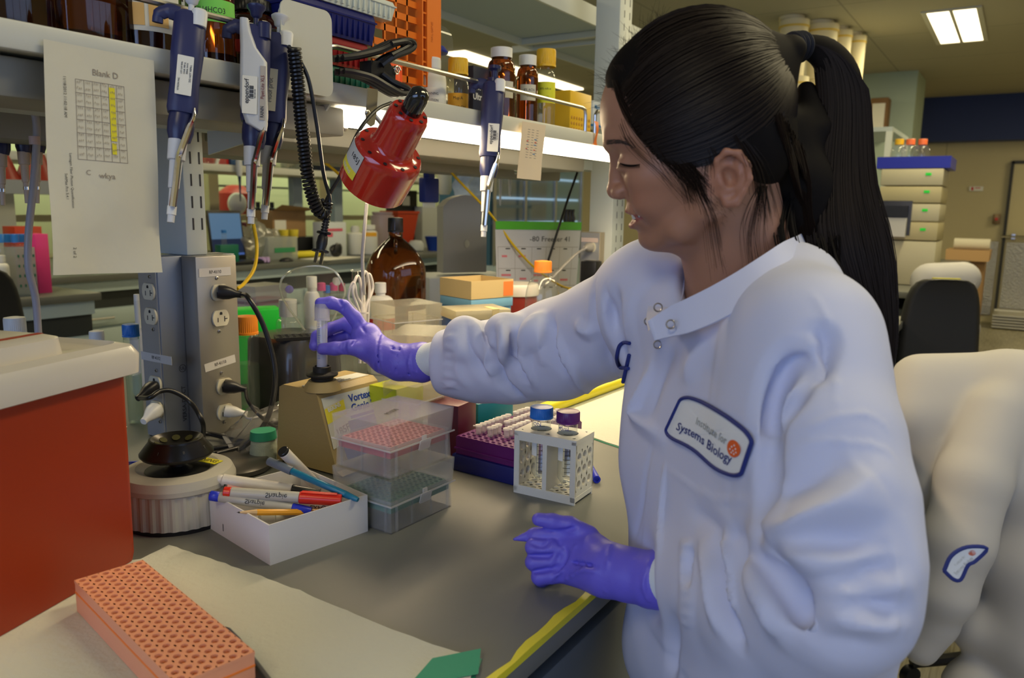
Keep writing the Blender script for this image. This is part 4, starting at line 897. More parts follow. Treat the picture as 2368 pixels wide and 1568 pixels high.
# opened clear lid leaning behind the bin
lidp = B(330, 1120); M_ = frame((lidp.x - .02, lidp.y + .03, BZ), (1, -.2, 0), (.2, 1, 0))
cl_ = thing('clear_dome', 'clear ribbed plastic lid seen between the red bin and the power column', 'lid', M_)
part('lid_shell', MB().grid(lambda a, z: (.05 * math.cos(PI * a) * (1 - .5 * z ** 3) - .03, .05 * math.sin(PI * a) * .6, .001 + .155 * z), 20, 14), M_clear, cl_)
for k in range(11):
    z = .55 + k * .038; rr_ = 1 - .5 * z ** 3; part('lid_rib', MB().tube([(.0508 * math.cos(PI * a / 16) * rr_ - .03, -.001 + .0 - .012 * math.sin(PI * a / 16), .155 * z) for a in range(17)], .0011, 6), M_chrome, cl_)
part('blue_ring', MB().lathe([(.028, .02), (.031, .02), (.031, .026), (.028, .026)], 30, T(.01, -.01, 0), cap=False), mat('royal_blue', (.02, .04, .35)), cl_)
# ---- vortex mixer
xl = .8345; prof = [pX(792, 1108, xl), pX(779, 1092, xl), pX(733, 915, xl), pX(722, 902, xl), pX(655, 889, xl), pX(646, 894, xl), pX(632, 1066, xl)]
yv0 = prof[0].y; vx = thing('vortex_mixer', 'tan vortex mixer with blue control panel reading Vortex Genie 2', 'mixer', (xl, yv0, BZ))
pr_ = [(p.y - yv0, max(.0, p.z - BZ)) for p in prof]; pr_[0] = (0, .004); pr_[-1] = (pr_[-2][0] + .012, .004); VW = .138
M_tan = mat('tan_hammertone', (.40, .30, .13), .5, bump=(260, .35, .0008))
fr0 = MB().prism(pr_, 0, VW, M=frame((0, 0, 0), (0, 1, 0), (0, 0, 1)))
part('mixer_body', MB().add(fr0.v, fr0.f), M_tan, vx, flat=True)
if max(v[0] for v in fr0.v) < .01:   # frame() may point the extrusion the other way
    for v in vx.children[0].data.vertices: v.co.x += VW
for dx in (.012, VW - .012):
    for dy in (.012, pr_[-1][0] - .012): part('rubber_foot', MB().lathe([(.008, 0), (.008, .005)], 14, T(dx, dy, 0)), M_rubber, vx)
zt_ = pr_[4][1]; cpx = pz(745, 866, BZ + zt_ + .02); cxv, cyv = cpx.x - xl, cpx.y - yv0
part('drive_neck', MB().lathe([(.030, zt_ - .004), (.027, zt_ + .004), (.023, zt_ + .009), (.022, zt_ + .011)], 36, T(cxv, cyv, 0)), M_tan, vx)
part('rubber_cup', MB().lathe([(.017, zt_ + .010), (.018, zt_ + .016), (.0245, zt_ + .019), (.0250, zt_ + .0215), (.018, zt_ + .023), (.0145, zt_ + .025), (.0140, zt_ + .033), (.0115, zt_ + .034), (.0095, zt_ + .027), (0, zt_ + .024)], 40, T(cxv, cyv, 0)), M_rubber, vx)
f0 = Vector((0, pr_[1][0], pr_[1][1])); f1 = Vector((0, pr_[2][0], pr_[2][1])); fu = (f1 - f0).normalized(); FM_ = frame(f0 + Vector((0, -.0006, 0)), (1, 0, 0), fu); FL = (f1 - f0).length
def fp(x, y, z=.0006): return FM_ @ T(x, y, z)
M_lblue = mat('label_blue2', (.010, .05, .36), .45); M_lw = mat('label_white', (.62, .64, .60), .5)
fl_ = part('face_label', MB().prism([(.006, FL - .052), (VW - .006, FL - .052), (VW - .006, FL - .006), (.006, FL - .006)], 0, .0006, M=FM_), M_lw, vx, flat=True)
part('control_panel', MB().prism([(.028, .012), (VW - .012, .012), (VW - .012, FL - .052), (.022, FL - .052)], 0, .0007, M=FM_), M_lblue, vx, flat=True)
part('blue_band', MB().box(.056, VW - .006, FL - .050, FL - .045, .0006, .0009, M=FM_), M_lblue, vx, flat=True)
text('Vortex', .017, fp(.062, FL - .018, .0009), M_lblue, fl_, 'LEFT', bold=.025); text('Genie 2', .017, fp(.062, FL - .034, .0009), M_lblue, fl_, 'LEFT', bold=.025)
stv = part('sticker', MB().prism([(.004, FL - .088), (.046, FL - .080), (.050, FL - .014), (.006, FL - .022)], .0006, .0010, M=FM_), mat('worn_white', (.60, .58, .50), .6), vx, flat=True)
part('sticker_band', MB().prism([(.005, FL - .048), (.0485, FL - .040), (.050, FL - .016), (.006, FL - .024)], .0010, .0013, M=FM_), mat('sticker_yellow', (.78, .68, .05)), stv, flat=True)
text('BEKINS', .009, fp(.012, FL - .027, .0016) @ RZ(.17), wt, stv, 'LEFT', bold=.03); text('Northwest', .007, fp(.020, FL - .038, .0016) @ RZ(.17), wt, stv, 'LEFT'); text('185F', .016, fp(.017, FL - .066, .0014) @ RZ(.17), INK, stv, 'LEFT', bold=.02)
for k, tx in enumerate(('| ON', 'O OFF', 'O TOUCH')): text(tx, .0058, fp(.036 + .003 * k, .058 - k * .015, .001), wt, vx, 'LEFT')
part('toggle_switch', MB().lathe([(.007, 0), (.007, .003), (.0045, .004), (.0045, .009), (.0025, .010), (.002, .018), (0, .019)], 6, fp(.062, .046)), M_steel, vx)
tl = MB().prism([(.004, pr_[3][0] + .006), (VW - .004, pr_[3][0] + .006), (VW - .004, pr_[3][0] + .034), (.010, pr_[3][0] + .034)], zt_ + .0002, zt_ + .0008)
tlb = part('instruction_label', tl, M_lw, vx, flat=True)
for k, tx in enumerate(('SEE OPERATING INSTRUCTIONS FOR DETAILS', 'PULL HEAD UP     6 INSERTS FIRMLY', 'HOLD BASE     POSITION KNOB 3', 'FOR MICRO WELL PLATES')): text(tx, .0052, T(.060, pr_[3][0] + .009 + k * .0065, zt_ + .001), INK, tlb, sx=.62)
# ---- the tube in her hand
_dt = ppx((cpx.x, cpx.y, BZ + zt_ + .028))[2]; tA = Vector((cpx.x, cpx.y, BZ + zt_ + .030)); tB = cp(745, 704, _dt); Mt_ = along(tA, tB); LT = (tB - tA).length
ft = thing('centrifuge_tube', 'upright clear tube with milky liquid pressed into the mixer cup', 'tube', Mt_)
M_milk = mat('milky_liquid', (.62, .62, .70), .3)
part('tube_body', MB().lathe([(.002, -.018), (.0060, -.010), (.0084, -.002), (.0086, LT - .022)], 28), clear('ribbed_clear', (.85, .87, .95), .28, .15), ft)
part('liquid', MB().lathe([(.0016, -.016), (.0055, -.009), (.0079, -.001), (.0079, LT * .62), (0, LT * .62)], 24), M_milk, ft)
part('cap', ribcap(.0118, .026, T(0, 0, LT - .026), 40, .03), clear('milky_cap', (.80, .80, .88), .66, .3), ft)
ct_ = cam_ang(Mt_); gm = MB()
for k in range(24):
    b_ = band(.0088, .016 + k * .0036, .0166 + k * .0036, ct_ - (.62 if k % 5 else .55), .16 if k % 5 else .26, n=4); gm.add(b_.v, b_.f)
part('graduations', gm, mat('tick_blue', (.05, .10, .4), .5), ft, flat=True)
# ---- white lid full of pens
w0, w1, w2 = B(625, 1308), B(847, 1230), B(508, 1200); ux = w1 - w0; Lx = ux.length * 1.02; Mw = frame(w0, ux, w2 - w0); Ly = .158
pb = thing('pen_box', 'shallow white cardboard lid filled with pens on the bench', 'box', Mw @ T(Lx / 2, Ly / 2, 0))
part('box_walls', MB().openbox(Lx, Ly, .050, .0018), mat('white_board', (.66, .66, .68), .6), pb, flat=True)
text('1', .014, frame((-Lx / 2 - .0003, .035, .012), (0, -1, 0), (0, 0, 1)), INK, pb)
def pen(name, label, cat, a, b_, r, segs, group='pens in the white lid', clip=None, txt=None):
    """a, b_ = (px, py, depth) of the two ends; segs = (length share, radius factor, material, part name)"""
    A, Bp = pz(a[0], a[1], BZ + a[2]), pz(b_[0], b_[1], BZ + b_[2]); M = along(A, Bp); L = (Bp - A).length; t = thing(name, label, cat, M, group); z = 0
    for s, rf, m_, nm in segs:
        e = z + L * s; r0_, r1_ = (rf if isinstance(rf, tuple) else (rf, rf)); part(nm, MB().lathe([(r * r0_ * .9, z), (r * r0_, z + .0008), (r * r1_, e - .0008), (r * r1_ * .9, e)], 8 if name == 'pencil' else 18, M=None), m_, t); z = e
    if clip: q = cam_ang(M); part('clip', MB().box(r, r + .0025, -.0022, .0022, L * clip[0], L * clip[1], M=RZ(q - .9)), clip[2], t)
    if txt: q = cam_ang(M); text(txt, r * 1.3, RZ(q) @ frame((r + .0003, 0, L * .45), (0, 0, 1), (0, 1, 0)), INK, t)
    return t
M_rp = mat('red_pen', (.68, .03, .015), .25); M_bp = mat('blue_pen', (.02, .04, .55), .3); M_gp = mat('grey_pen', (.46, .45, .40), .35); M_wp = mat('white_pen', (.70, .66, .60), .3); M_bl = mat('pen_black', (.015, .015, .016), .3)
pen('marker', 'white marker with black end leaning up toward the mixer', 'pen', (653, 1042, .098), (737, 1128, .030), .0078, ((.05, 1, M_bl, 'end_plug'), (.93, 1, M_wp, 'barrel'), (.02, .9, M_bl, 'tip')))
pen('marker', 'blue felt pen with grey cap lying across the lid', 'pen', (621, 1066, .082), (828, 1156, .050), .0045, ((.27, 1.25, mat('slate_cap', (.12, .15, .20), .5), 'cap'), (.60, 1, mat('teal_blue', (.01, .17, .30), .35), 'barrel'), (.13, (1, .7), mat('teal_blue', (.01, .17, .3)), 'barrel_end')))
pen('marker', 'white marker with black grip lying at the back of the lid', 'pen', (503, 1108, .062), (740, 1142, .040), .0080, ((.05, .8, M_wp, 'end_plug'), (.67, 1, M_wp, 'barrel'), (.28, (.92, .7), M_bl, 'grip')))
pen('marker', 'pale pink highlighter half hidden under the white marker', 'pen', (517, 1128, .052), (700, 1150, .032), .0072, ((.04, .9, M_bl, 'end_plug'), (.96, 1, mat('pale_pink', (.72, .36, .32), .4), 'barrel')))
pen('marker', 'grey marker with red end and red clip cap', 'pen', (518, 1138, .060), (790, 1157, .048), .0070, ((.06, 1, M_rp, 'end_plug'), (.58, 1, M_gp, 'barrel'), (.36, (1.12, 1.1), M_rp, 'cap')), clip=(.66, .96, M_rp), txt='Sharpie')
pen('marker', 'grey marker with blue end sticking out over the left rim', 'pen', (486, 1146, .056), (720, 1182, .036), .0064, ((.09, 1, M_bp, 'end_plug'), (.72, 1, M_gp, 'barrel'), (.19, (1.05, .8), M_bp, 'cap')), txt='Sharpie')
pen('pencil', 'yellow pencil with sharpened tip pointing left', 'pencil', (547, 1185, .053), (775, 1184, .026), .0040, ((.03, (.05, .3), M_bl, 'lead'), (.16, (.3, 1), mat('bare_wood', (.62, .42, .22), .7), 'sharpened_wood'), (.81, 1, mat('pencil_yellow', (.78, .36, .02), .35), 'shaft')))
pen('marker', 'plain grey marker at the bottom of the lid', 'pen', (600, 1200, .032), (750, 1196, .014), .0080, ((.2, (.75, 1), M_gp, 'end_plug'), (.8, 1, M_gp, 'barrel')))
pen('marker', 'short white capped pen under the red marker cap', 'pen', (680, 1172, .036), (800, 1175, .028), .0062, ((.7, 1, M_wp, 'barrel'), (.3, 1, mat('lilac', (.45, .42, .6), .4), 'cap')), txt='EXPO')
# ---- pipette tip boxes
M_pkt = mat('pink_tip_plate', (.62, .13, .14), .4); M_gnt = mat('green_tip_plate', (.03, .20, .13), .4)
def tipbox(label, M, w, d, h, m_, hb=.58, n=(12, 8), tag_=None, group='pipette tip boxes', frost=None, latch=True):
    t = thing('tip_box', label, 'box', M, group); F_ = frost or M_frost
    part('box_base', MB().openbox(w - .006, d - .006, h * hb, .0012, T(w / 2, d / 2, 0), -.0015), F_, t, flat=True)
    rb_ = MB()
    for (x, y) in ((.012, 0), (w - .014, 0), (.012, d), (w - .014, d)): rb_.box(x, x + .003, y - .0012 + (.003 if y == 0 else -.003), y + .0012 + (.003 if y == 0 else -.003), .001, h * hb)
    for x in (w * .35, w * .65): rb_.box(x, x + .0012, .0045, .007, .001, h * hb * .9)
    for y in (.012, d * .5, d - .014): rb_.box(.002, .0045, y, y + .002, .001, h * hb)
    part('ribs', rb_, F_, t, flat=True)
    if m_:
        p = (w - .018) / n[0]; part('tip_plate', MB().add(*(lambda q: (q.v, q.f))(plate(n[0], n[1], p, p * .34, .004, 0, 0, 12, (d - .018) / n[1])), M=T(.009, .009, h * hb - .006)), m_, t, flat=True)
        part('plate_skirt', MB().openbox(w - .012, d - .012, .012, .001, T(w / 2, d / 2, h * hb - .016)), m_, t, flat=True)
    part('box_lid', MB().openbox(w, d, h * (1 - hb) + .004, .0012, T(w / 2, d / 2, h) @ RX(PI), -.002), F_, t, flat=True)
    part('lid_lip', MB().box(-.001, w + .001, -.001, .0006, h * hb - .005, h * hb - .003).box(-.001, .0006, -.001, d + .001, h * hb - .005, h * hb - .003), clear('frost_edge', (.9, .9, .92), .55, .2), t, flat=True)
    if latch: part('latch', MB().prism(rring(.022, .015, .002), 0, .0014, M=frame((w * .5, -.0015, h * hb - .008), (1, 0, 0), (0, -.25, 1))).box(w * .5 - .004, w * .5 + .004, -.002, 0, h * hb - .002, h * hb + .004), clear('frost_edge', (.9, .9, .92)), t)
    if tag_: text(tag_, .011, T(w * .42, d * .45, h + .0006) @ RZ(.25), INK, t)
    return t
o_ = B(905, 1240); e1 = B(1055, 1168) - o_; MT = frame(o_, e1, B(803, 1150) - o_); tw, td = e1.length * .97, .108
tipbox('lower tip box of the near pair, green plate inside frosted plastic', MT, tw, td, .073, M_gnt)
tipbox('upper tip box of the near pair, pink plate inside with pen writing on its lid', MT @ T(.001, .001, .0745), tw - .002, td - .002, .071, M_pkt, tag_='M1000')
# ---- purple rack of small tubes on a navy block
A_, Bq = B(1050, 1088), B(1190, 1125); uu = (A_ - Bq).normalized(); vv2 = Vector((-uu.y, uu.x, 0)); vv2 = vv2 if vv2.x > 0 else -vv2
MR = frame(Bq, vv2, uu)   # local x away to the right, y to the left
if MR[2][2] < 0: MR = frame(Bq + uu * .125, vv2, -uu); flip = True
else: flip = False
blk = thing('cooling_block', 'navy blue plastic block under the purple tube rack', 'block', MR)
part('block_body', MB().box(0, .215, 0, .125, 0, .028, .003), M_navb, blk)
M_purp = mat('purple_rack', (.115, .008, .13), .35, sss=0, coat=.15, noise=(30, .15))
pk = thing('tube_rack', 'purple perforated rack crowded with small clear tubes', 'rack', MR @ T(.006, .006, .0282))
PPp = .0118; nx_, ny_ = 17, 9
part('rack_top', MB().add(*(lambda q: (q.v, q.f))(plate(nx_, ny_, PPp, .0033, .003, 0, .003, 12)), M=T(.0, 0, .026)), M_purp, pk, flat=True)
part('rack_wall', MB().openbox(nx_ * PPp + .002, ny_ * PPp + .009, .0275, .002, T(nx_ * PPp / 2, ny_ * PPp / 2 + .003, .0) , 0).box(-.004, nx_ * PPp + .004, -.003, ny_ * PPp + .009, .008, .0105), M_purp, pk, flat=True)
M_ep = clear('microtube_plastic', (.86, .84, .84), .42, .15); M_epc = clear('microtube_lid', (.92, .90, .90), .62, .2)
def microtube(M, label, open_=False):
    t = thing('microtube', label, 'tube', M, 'small tubes in the purple rack')
    part('tube_body', MB().lathe([(.001, -.022), (.0028, -.020), (.0032, -.006), (.0044, .0), (.0046, .0105), (.0054, .0110), (.0054, .0130)], 12, cap=False), M_ep, t)
    part('tube_lid', MB().lathe([(.0060, .0128), (.0060, .0144), (.0053, .0152), (.0044, .0147), (0, .0147)], 16).box(.005, .0088, -.002, .002, .0130, .0140), M_epc, t); return t
ep0 = None; random.seed(9); cnt = 0; lasti = 99; ORD = 'first second third fourth fifth sixth seventh eighth ninth tenth eleventh twelfth thirteenth fourteenth fifteenth'.split()
side = ('left', 'second', 'third', 'right')
for ci, j in enumerate((7, 5, 3, 1)):
    jj = (ny_ - 1 - j) if flip else j
    for i in range(2 if ci < 2 else 3, nx_):
        if random.random() < .14: continue
        M = MR @ T(.006 + (i + .5) * PPp, .006 + .003 + (jj + .5) * PPp, .0282 + .029) @ RZ(random.uniform(0, 6)) @ RX(random.uniform(-.05, .05))
        cnt = cnt + 1 if i > lasti else 1; lasti = i
        lab = 'small clear tube, %s from the near end in the %s row of the purple rack' % (ORD[cnt - 1], ('leftmost', 'second', 'third', 'rightmost')[ci])
        if ep0 is None: ep0 = microtube(M, lab)
        else: dup(ep0, M, lab)
# ---- white rack with two conical tubes
o_ = B(1328, 1170); MW = frame(o_, B(1188, 1138) - o_, B(1359, 1143) - o_)
RWd = .101; RDp = .060; RH = .096; wr = thing('tube_rack', 'white plastic stand holding two conical tubes', 'rack', MW if MW[2][2] > 0 else frame(o_ + (B(1188, 1138) - o_).normalized() * RWd, o_ - B(1188, 1138), B(1359, 1143) - o_))
M_wr = mat('ivory_rack', (.70, .68, .60), .45); th = .007
def addm(mb, q, M): return mb.add(q.v, q.f, M)
fr_ = MB(); addm(fr_, plate(2, 1, .044, .0158, th, .0065, .008, 28), T(0, 0, RH - th)); addm(fr_, plate(6, 4, .0145, .0046, th, .007, .001, 12), T(0, 0, .004))
for x in (0, RWd - th): addm(fr_, plate(3, 3, .0175, .0062, th, .0035, .014, 14, py=.0205), frame((x + th, 0, .004), (0, 1, 0), (0, 0, 1)) if False else frame((x, 0, .004), (0, 1, 0), (0, 0, 1)))
fr_.box(RWd / 2 - .0035, RWd / 2 + .0035, .001, RDp - .001, .008, RH - th)
for y in (0, RDp - .003): fr_.box(0, RWd, y, y + .003, 0, .013).box(0, RWd, y, y + .003, RH - .014, RH - .001).box(0, .0085, y, y + .003, .013, RH - .014).box(RWd - .0085, RWd, y, y + .003, .013, RH - .014)
part('rack_frame', fr_, M_wr, wr, flat=True)
WRm = wr.matrix_world.copy()
def conical(label, x, capm, capmat, lab2):
    M = WRm @ T(x, RDp / 2, .012); t = thing('conical_tube', label, 'tube', M, 'conical tubes in the white stand')
    part('tube_body', MB().lathe([(.003, 0), (.0045, .002), (.0140, .017), (.0143, .112)], 32, cap=False), M_glass if capm else M_glass, t)
    part('tube_skin', MB().lathe([(.0025, .0005), (.0138, .0175), (.0139, .10)], 28, cap=False), M_clear, t)
    part('cap', ribcap(.0172, .0165, T(0, 0, .101), 44, .035), capmat, t)
    q = cam_ang(M); gr_ = MB()
    for k in range(14): b_ = band(.0145, .022 + k * .0063, .0226 + k * .0063, q + .05, .30 if k % 2 else .45, n=5); gr_.add(b_.v, b_.f)
    part('graduations', gr_, INK, t, flat=True)
    for k, tx in enumerate(('5.0', '10', '15', '20', '25')): wraptext(tx, .005, .0145, .025 + k * .0126, q + .75, INK, t)
    wraptext('40', .005, .0145, .098, q + .7, INK, t)
    part('label', band(.0145, .045, .078, q - .75, .33), M_paper, t); wraptext(lab2, .008, .0146, .094, q - .45, mat('ink_blue', (.02, .05, .3), .5), t)
    return t
fx = (lambda x: x) if (WRm @ Vector((0, 0, 0)) - Vector(B(1328, 1170))).length < .02 else (lambda x: RWd - x)
conical('conical tube with bright blue cap in the white stand', fx(RWd - .0285), 1, M_blcap, 'ON'); ct2 = conical('conical tube with dark purple cap in the white stand', fx(.0285), 1, M_pucap, '45ml')
# blue pen lying right of the stand
pa2, pb2 = B(1352, 1068), B(1380, 1118); pa2.z = pb2.z = BZ + .0062
t = thing('marker', 'white pen with blue cap lying right of the white tube stand', 'pen', along(pa2, pb2)); L_p = (pb2 - pa2).length
part('barrel', MB().lathe([(.004, -.08), (.0050, -.078), (.0052, L_p * .45)], 16), M_wp, t); part('cap', MB().lathe([(.0055, L_p * .4), (.0062, L_p * .42), (.0060, L_p), (.0035, L_p), (.003, L_p - .003)], 18), M_bp, t)
# ---- blurred orange rack and black pen in the foreground
r0_, r1_, r2_ = B(178, 1372), B(330, 1318), B(600, 1660); ex = r1_ - r0_; z_ = .034
r0_ = pz(176, 1352, BZ + z_); r1_ = pz(330, 1302, BZ + z_); r2_ = pz(556, 1530, BZ + z_); yo_ = (r2_ - r1_).normalized(); xo_ = (r1_ - r0_).normalized(); xo_ = (xo_ + (xo_ - yo_ * xo_.dot(yo_))).normalized(); MO = frame((r0_.x, r0_.y, BZ + .0035), xo_, yo_); wO = (r1_ - r0_).length; lO = (r2_ - r1_).length
if MO[2][2] < 0: MO = frame((r1_.x, r1_.y, BZ + .0035), -xo_, yo_)
orr = thing('tube_rack', 'pinkish orange perforated rack lying out of focus in the foreground', 'rack', MO)
M_or = mat('translucent_orange', (.85, .36, .20), .45); nxo = 6; pO = wO / 6; nyo = int(lO / pO)
part('rack_top', MB().add(*(lambda q: (q.v, q.f))(plate(nxo, nyo, pO, pO * .30, .003)), M=T(0, 0, z_ - .003)), M_or, orr, flat=True)
part('rack_wall', MB().openbox(wO, pO * nyo, z_ - .003, .002, T(wO / 2, pO * nyo / 2, 0)), M_or, orr, flat=True)
part('rack_wells', MB().add(*(lambda q: (q.v, q.f))(plate(nxo, nyo, pO, pO * .10, .002)), M=T(0, 0, z_ - .014)), mat('deep_orange', (.95, .24, .03), .5), orr, flat=True)
pa2, pb2 = B(520, 1475), B(640, 1640); pa2.z = pb2.z = BZ + .010
t = thing('marker', 'black pen out of focus at the bottom beside the orange rack', 'pen', along(pa2, pb2)); part('barrel', MB().lathe([(.002, 0), (.0045, .008), (.0060, .03), (.0065, .16)], 16), M_bl, t)
# ---- cables
def cable(label, pts, r, m_, Y=None, name='cable'):
    return single(name, MB().tube(smooth(pts, 8), r, 10), m_, label, 'cable')
def PY(px, py, Y): return pY(px, py, Y)
def plugf(M, parent_label, m_, size=1.0, kind='b'):
    t = thing('power_plug', parent_label, 'plug', M)
    part('plug_body', loftm([rsec(.026 * size, .024 * size, .0), rsec(.027 * size, .026 * size, .010), rsec(.020 * size, .022 * size, .020), rsec(.013 * size, .013 * size, .030), rsec(.011 * size, .011 * size, .040)]), m_, t)
    return t
def front_plug(px, py, lab, m_, tilt=(.75, -.35, -.25), s=1.0):
    p = pY(px, py, 1.2 - .005); M = along(p, p + Vector(tilt) * .05); t = plugf(M, lab, m_, s); return p + Vector(tilt).normalized() * .04 * s
e1 = front_plug(505, 674, 'black plug in the top outlet of the power column', M_dark, (.65, -.6, -.15))
cable('thick black cable arching from the top plug down to the bench', [e1, pY(575, 690, 1.12), pY(612, 760, 1.10), pY(636, 860, 1.08), pY(625, 950, 1.06), pY(590, 1010, 1.06), pY(540, 1045, 1.08), pz(490, 1062, BZ + .005)], .0046, M_cable)
e2 = front_plug(518, 892, 'black plug in the third outlet of the power column', M_dark, (.62, -.6, -.2), .95)
cable('black cable from the third outlet running toward the mixer', [e2, pY(575, 930, 1.13), pY(605, 965, 1.10), pY(640, 990, 1.12)], .0034, M_cable)
e3_ = front_plug(520, 950, 'white plug in the lowest outlet of the power column', M_white, (.62, -.6, -.16), .85)
cable('thin white cable from the lowest outlet', [e3_, pY(575, 968, 1.12), pY(610, 960, 1.12), pY(640, 945, 1.14), pY(665, 940, 1.16)], .0022, M_white)
pbk = pX(356, 893, .79); t = plugf(along(pbk, pbk + Vector((-.05, -.01, -.02))), 'black plug on the left face of the power column', M_dark, .9)
cable('black cable looping from the left face over the column corner', [pbk + Vector((-.03, 0, -.015)), pX(345, 920, .74), pX(370, 905, .76), pX(400, 905, .78), pX(440, 930, .80), pX(468, 975, .80), pz(470, 1010, BZ + .006)], .0042, M_cable)
pbk = pX(362, 945, .79); t = plugf(along(pbk, pbk + Vector((-.05, -.02, -.02))), 'white plug on the left face of the power column', M_white, 1.0)
cable('black cable lying in an arc behind the small centrifuge', [pz(430, 1015, BZ + .02), pz(480, 1003, BZ + .012), pz(560, 1020, BZ + .006), pz(640, 1010, BZ + .006)], .0044, M_cable)
cable('black cable crossing the bench behind the small centrifuge', [pz(470, 1040, BZ + .008), pz(540, 1030, BZ + .008), pz(600, 1015, BZ + .010), pz(650, 985, BZ + .01)], .0046, M_cable)
cable('black cable end lying right of the rotor', [pz(500, 1050, BZ + .014), pz(560, 1030, BZ + .014), pz(610, 985, BZ + .008), pz(660, 975, BZ + .008)], .0044, M_cable)
for k, (a, b_) in enumerate((((562, 925), (660, 918)), ((562, 938), (665, 935)), ((560, 955), (660, 955)))): cable('cream cable in the bundle behind the black cables, number %s from the top' % ('one', 'two', 'three')[k], [pY(a[0] - 10, a[1], 1.42), pY((a[0] + b_[0]) / 2, a[1] - 3, 1.42), pY(b_[0] + 20, b_[1], 1.40)], .006, mat('cream_cable', (.60, .52, .36), .5))
dk = B(545, 1085); single('disc_base', MB().lathe([(.052, 0), (.056, .004), (.056, .010), (.050, .014), (0, .016)], 48), mat('dark_metal', (.10, .095, .085), .35, .5), 'dark round metal base lying behind the pen lid', 'stand', dk)
rag = B(630, 1070); wr0 = single('wipe_roll', MB().lathe([(.020, 0), (.022, .010), (.019, .034), (.017, .050)], 26, sx=1.1), mat('pale_green_wipe', (.42, .48, .38), .9, bump=(60, .6, .004)), 'crumpled pale green wipe beside the mixer', 'wipe', (rag.x, rag.y + .02, BZ))
part('green_band', MB().lathe([(.0205, .038), (.019, .052), (.0, .053)], 20, sx=1.1), M_padg, wr0)
# crumpled zip bag behind the mixer
bg = bd(700, 1.40); rnd = random.Random(8); N_ = 26
hts = [[rnd.uniform(0, 1) for _ in range(8)] for _ in range(8)]
def bagf(u, v):
    x = (u - .5) * .26; y = (v - .5) * .16; i, j = u * 6.99, v * 6.99; a, b_ = int(i), int(j); fx_, fy_ = i - a, j - b_
    h = (hts[a][b_] * (1 - fx_) + hts[a + 1][b_] * fx_) * (1 - fy_) + (hts[a][b_ + 1] * (1 - fx_) + hts[a + 1][b_ + 1] * fx_) * fy_
    e = min(u, 1 - u, v, 1 - v) * 5; return (x, y, .002 + min(1, e) * (.045 + .05 * h * (.4 + .6 * v)))
zb = thing('zip_bag', 'crumpled clear zip bag lying behind the mixer', 'bag', T(bg.x, bg.y, BZ) @ RZ(-.5))
part('bag_film', MB().grid(bagf, N_, N_), clear('bag_film', (.95, .93, .92), .07, .10, 2.2), zb, flat=False, ang=.25)
part('zip_strip', MB().box(-.128, -.120, -.07, .07, .01, .012), clear('zip_strip', (.8, .8, .8), .5, .3), zb)
part('bag_contents', MB().grid(lambda u, v: ((u - .5) * .20, (v - .5) * .11, .003 + .03 * math.sin(PI * u) * math.sin(PI * v) * (1 + .3 * math.sin(20 * u))), 20, 12), clear('tubes_in_bag', (.8, .82, .86), .45, .2), zb)
# ---- rear half of the bench: bottles, boxes and racks, each by its distance
bottle('plastic_jug', 'tall white bottle with blue lettering behind the gloved hand', 'bottle', bd(727, 1.80), pw(38, 1.8) / 2, top(727, 635, 1.8), M_hdpe, M_wcap, .72, .52, (.62, .10), None, None, (.38, .58, 1.2, mat('pale_print', (.66, .66, .62), .5)), (('OPTI', .022, .50, -.1, mat('print_blue', (.03, .2, .45), .5)),), ribs=False)
jg = bottle('glass_jug', 'big brown glass jug with black cap and finger ring at its neck', 'jug', bd(917, 2.2), pw(136, 2.2) / 2, top(917, 503, 2.2), M_amber, M_dark, .60, .23, (.25, .10), .30, M_amberliq, (.12, .36, .5, M_paper, .9), nz=.86)
rg_ = MB(); hj = top(917, 503, 2.2); qa = cam_ang(jg.matrix_world); rg_.tube([(( .030 + .012 + .014 * math.cos(2 * PI * i / 18)) * math.cos(qa), (.030 + .012 + .014 * math.cos(2 * PI * i / 18)) * math.sin(qa), hj * .80 + .020 * math.sin(2 * PI * i / 18)) for i in range(19)], .0045, 8)
part('finger_ring', rg_, M_amber, jg)
bottle('plastic_bottle', 'white bottle with red label in front of the brown jug', 'bottle', bd(882, 1.98), pw(64, 1.98) / 2, top(882, 650, 1.98), M_hdpe, M_wcap, .74, .34, (.40, .11), None, None, (.50, .62, 1.3, mat('label_red', (.5, .02, .03), .5)), (), ribs=False)
bottle('media_bottle', 'glass bottle with orange cap in front of the wall chart', 'bottle', bd(1250, 2.05), pw(80, 2.05) / 2, top(1250, 601, 2.05), M_glass, M_orcap, .58, .34, (.50, .10), None, None, (.05, .33, .8, M_paper))
bottle('media_bottle', 'bottle with coral cap just above the white sleeve', 'bottle', bd(1281, 1.75), pw(52, 1.75) / 2, top(1281, 696, 1.75), M_glass, mat('coral_cap', (.92, .19, .06), .4), .7, .7, (.92, .14))
bottle('media_bottle', 'glass media bottle with orange cap and 250 mL print beside the power column', 'bottle', bd(577, 1.62), pw(54, 1.62) / 2, top(577, 726, 1.62), M_glass, mat('deep_orange_cap', (.80, .26, .02), .4), .80, .84, (.95, .19), .5, clear('green_tint', (.72, .84, .70), .10, .2), None)
mbt = bpy.data.objects[-1] if False else None
bottle('plastic_bottle', 'squat clear bottle with white lid left of the magnifier shield', 'bottle', bd(672, 1.78), pw(56, 1.78) / 2, top(672, 688, 1.78), M_glass, M_wcap, .72, .7, (.72, .18), None, None, None, ribs=False)
bottle('plastic_bottle', 'white capped bottle at the lower left behind the red bin', 'bottle', bd(56, 1.45), pw(66, 1.45) / 2, top(56, 728, 1.45), M_hdpe, M_wcap, .78, .55, (.68, .16), None, None, None)
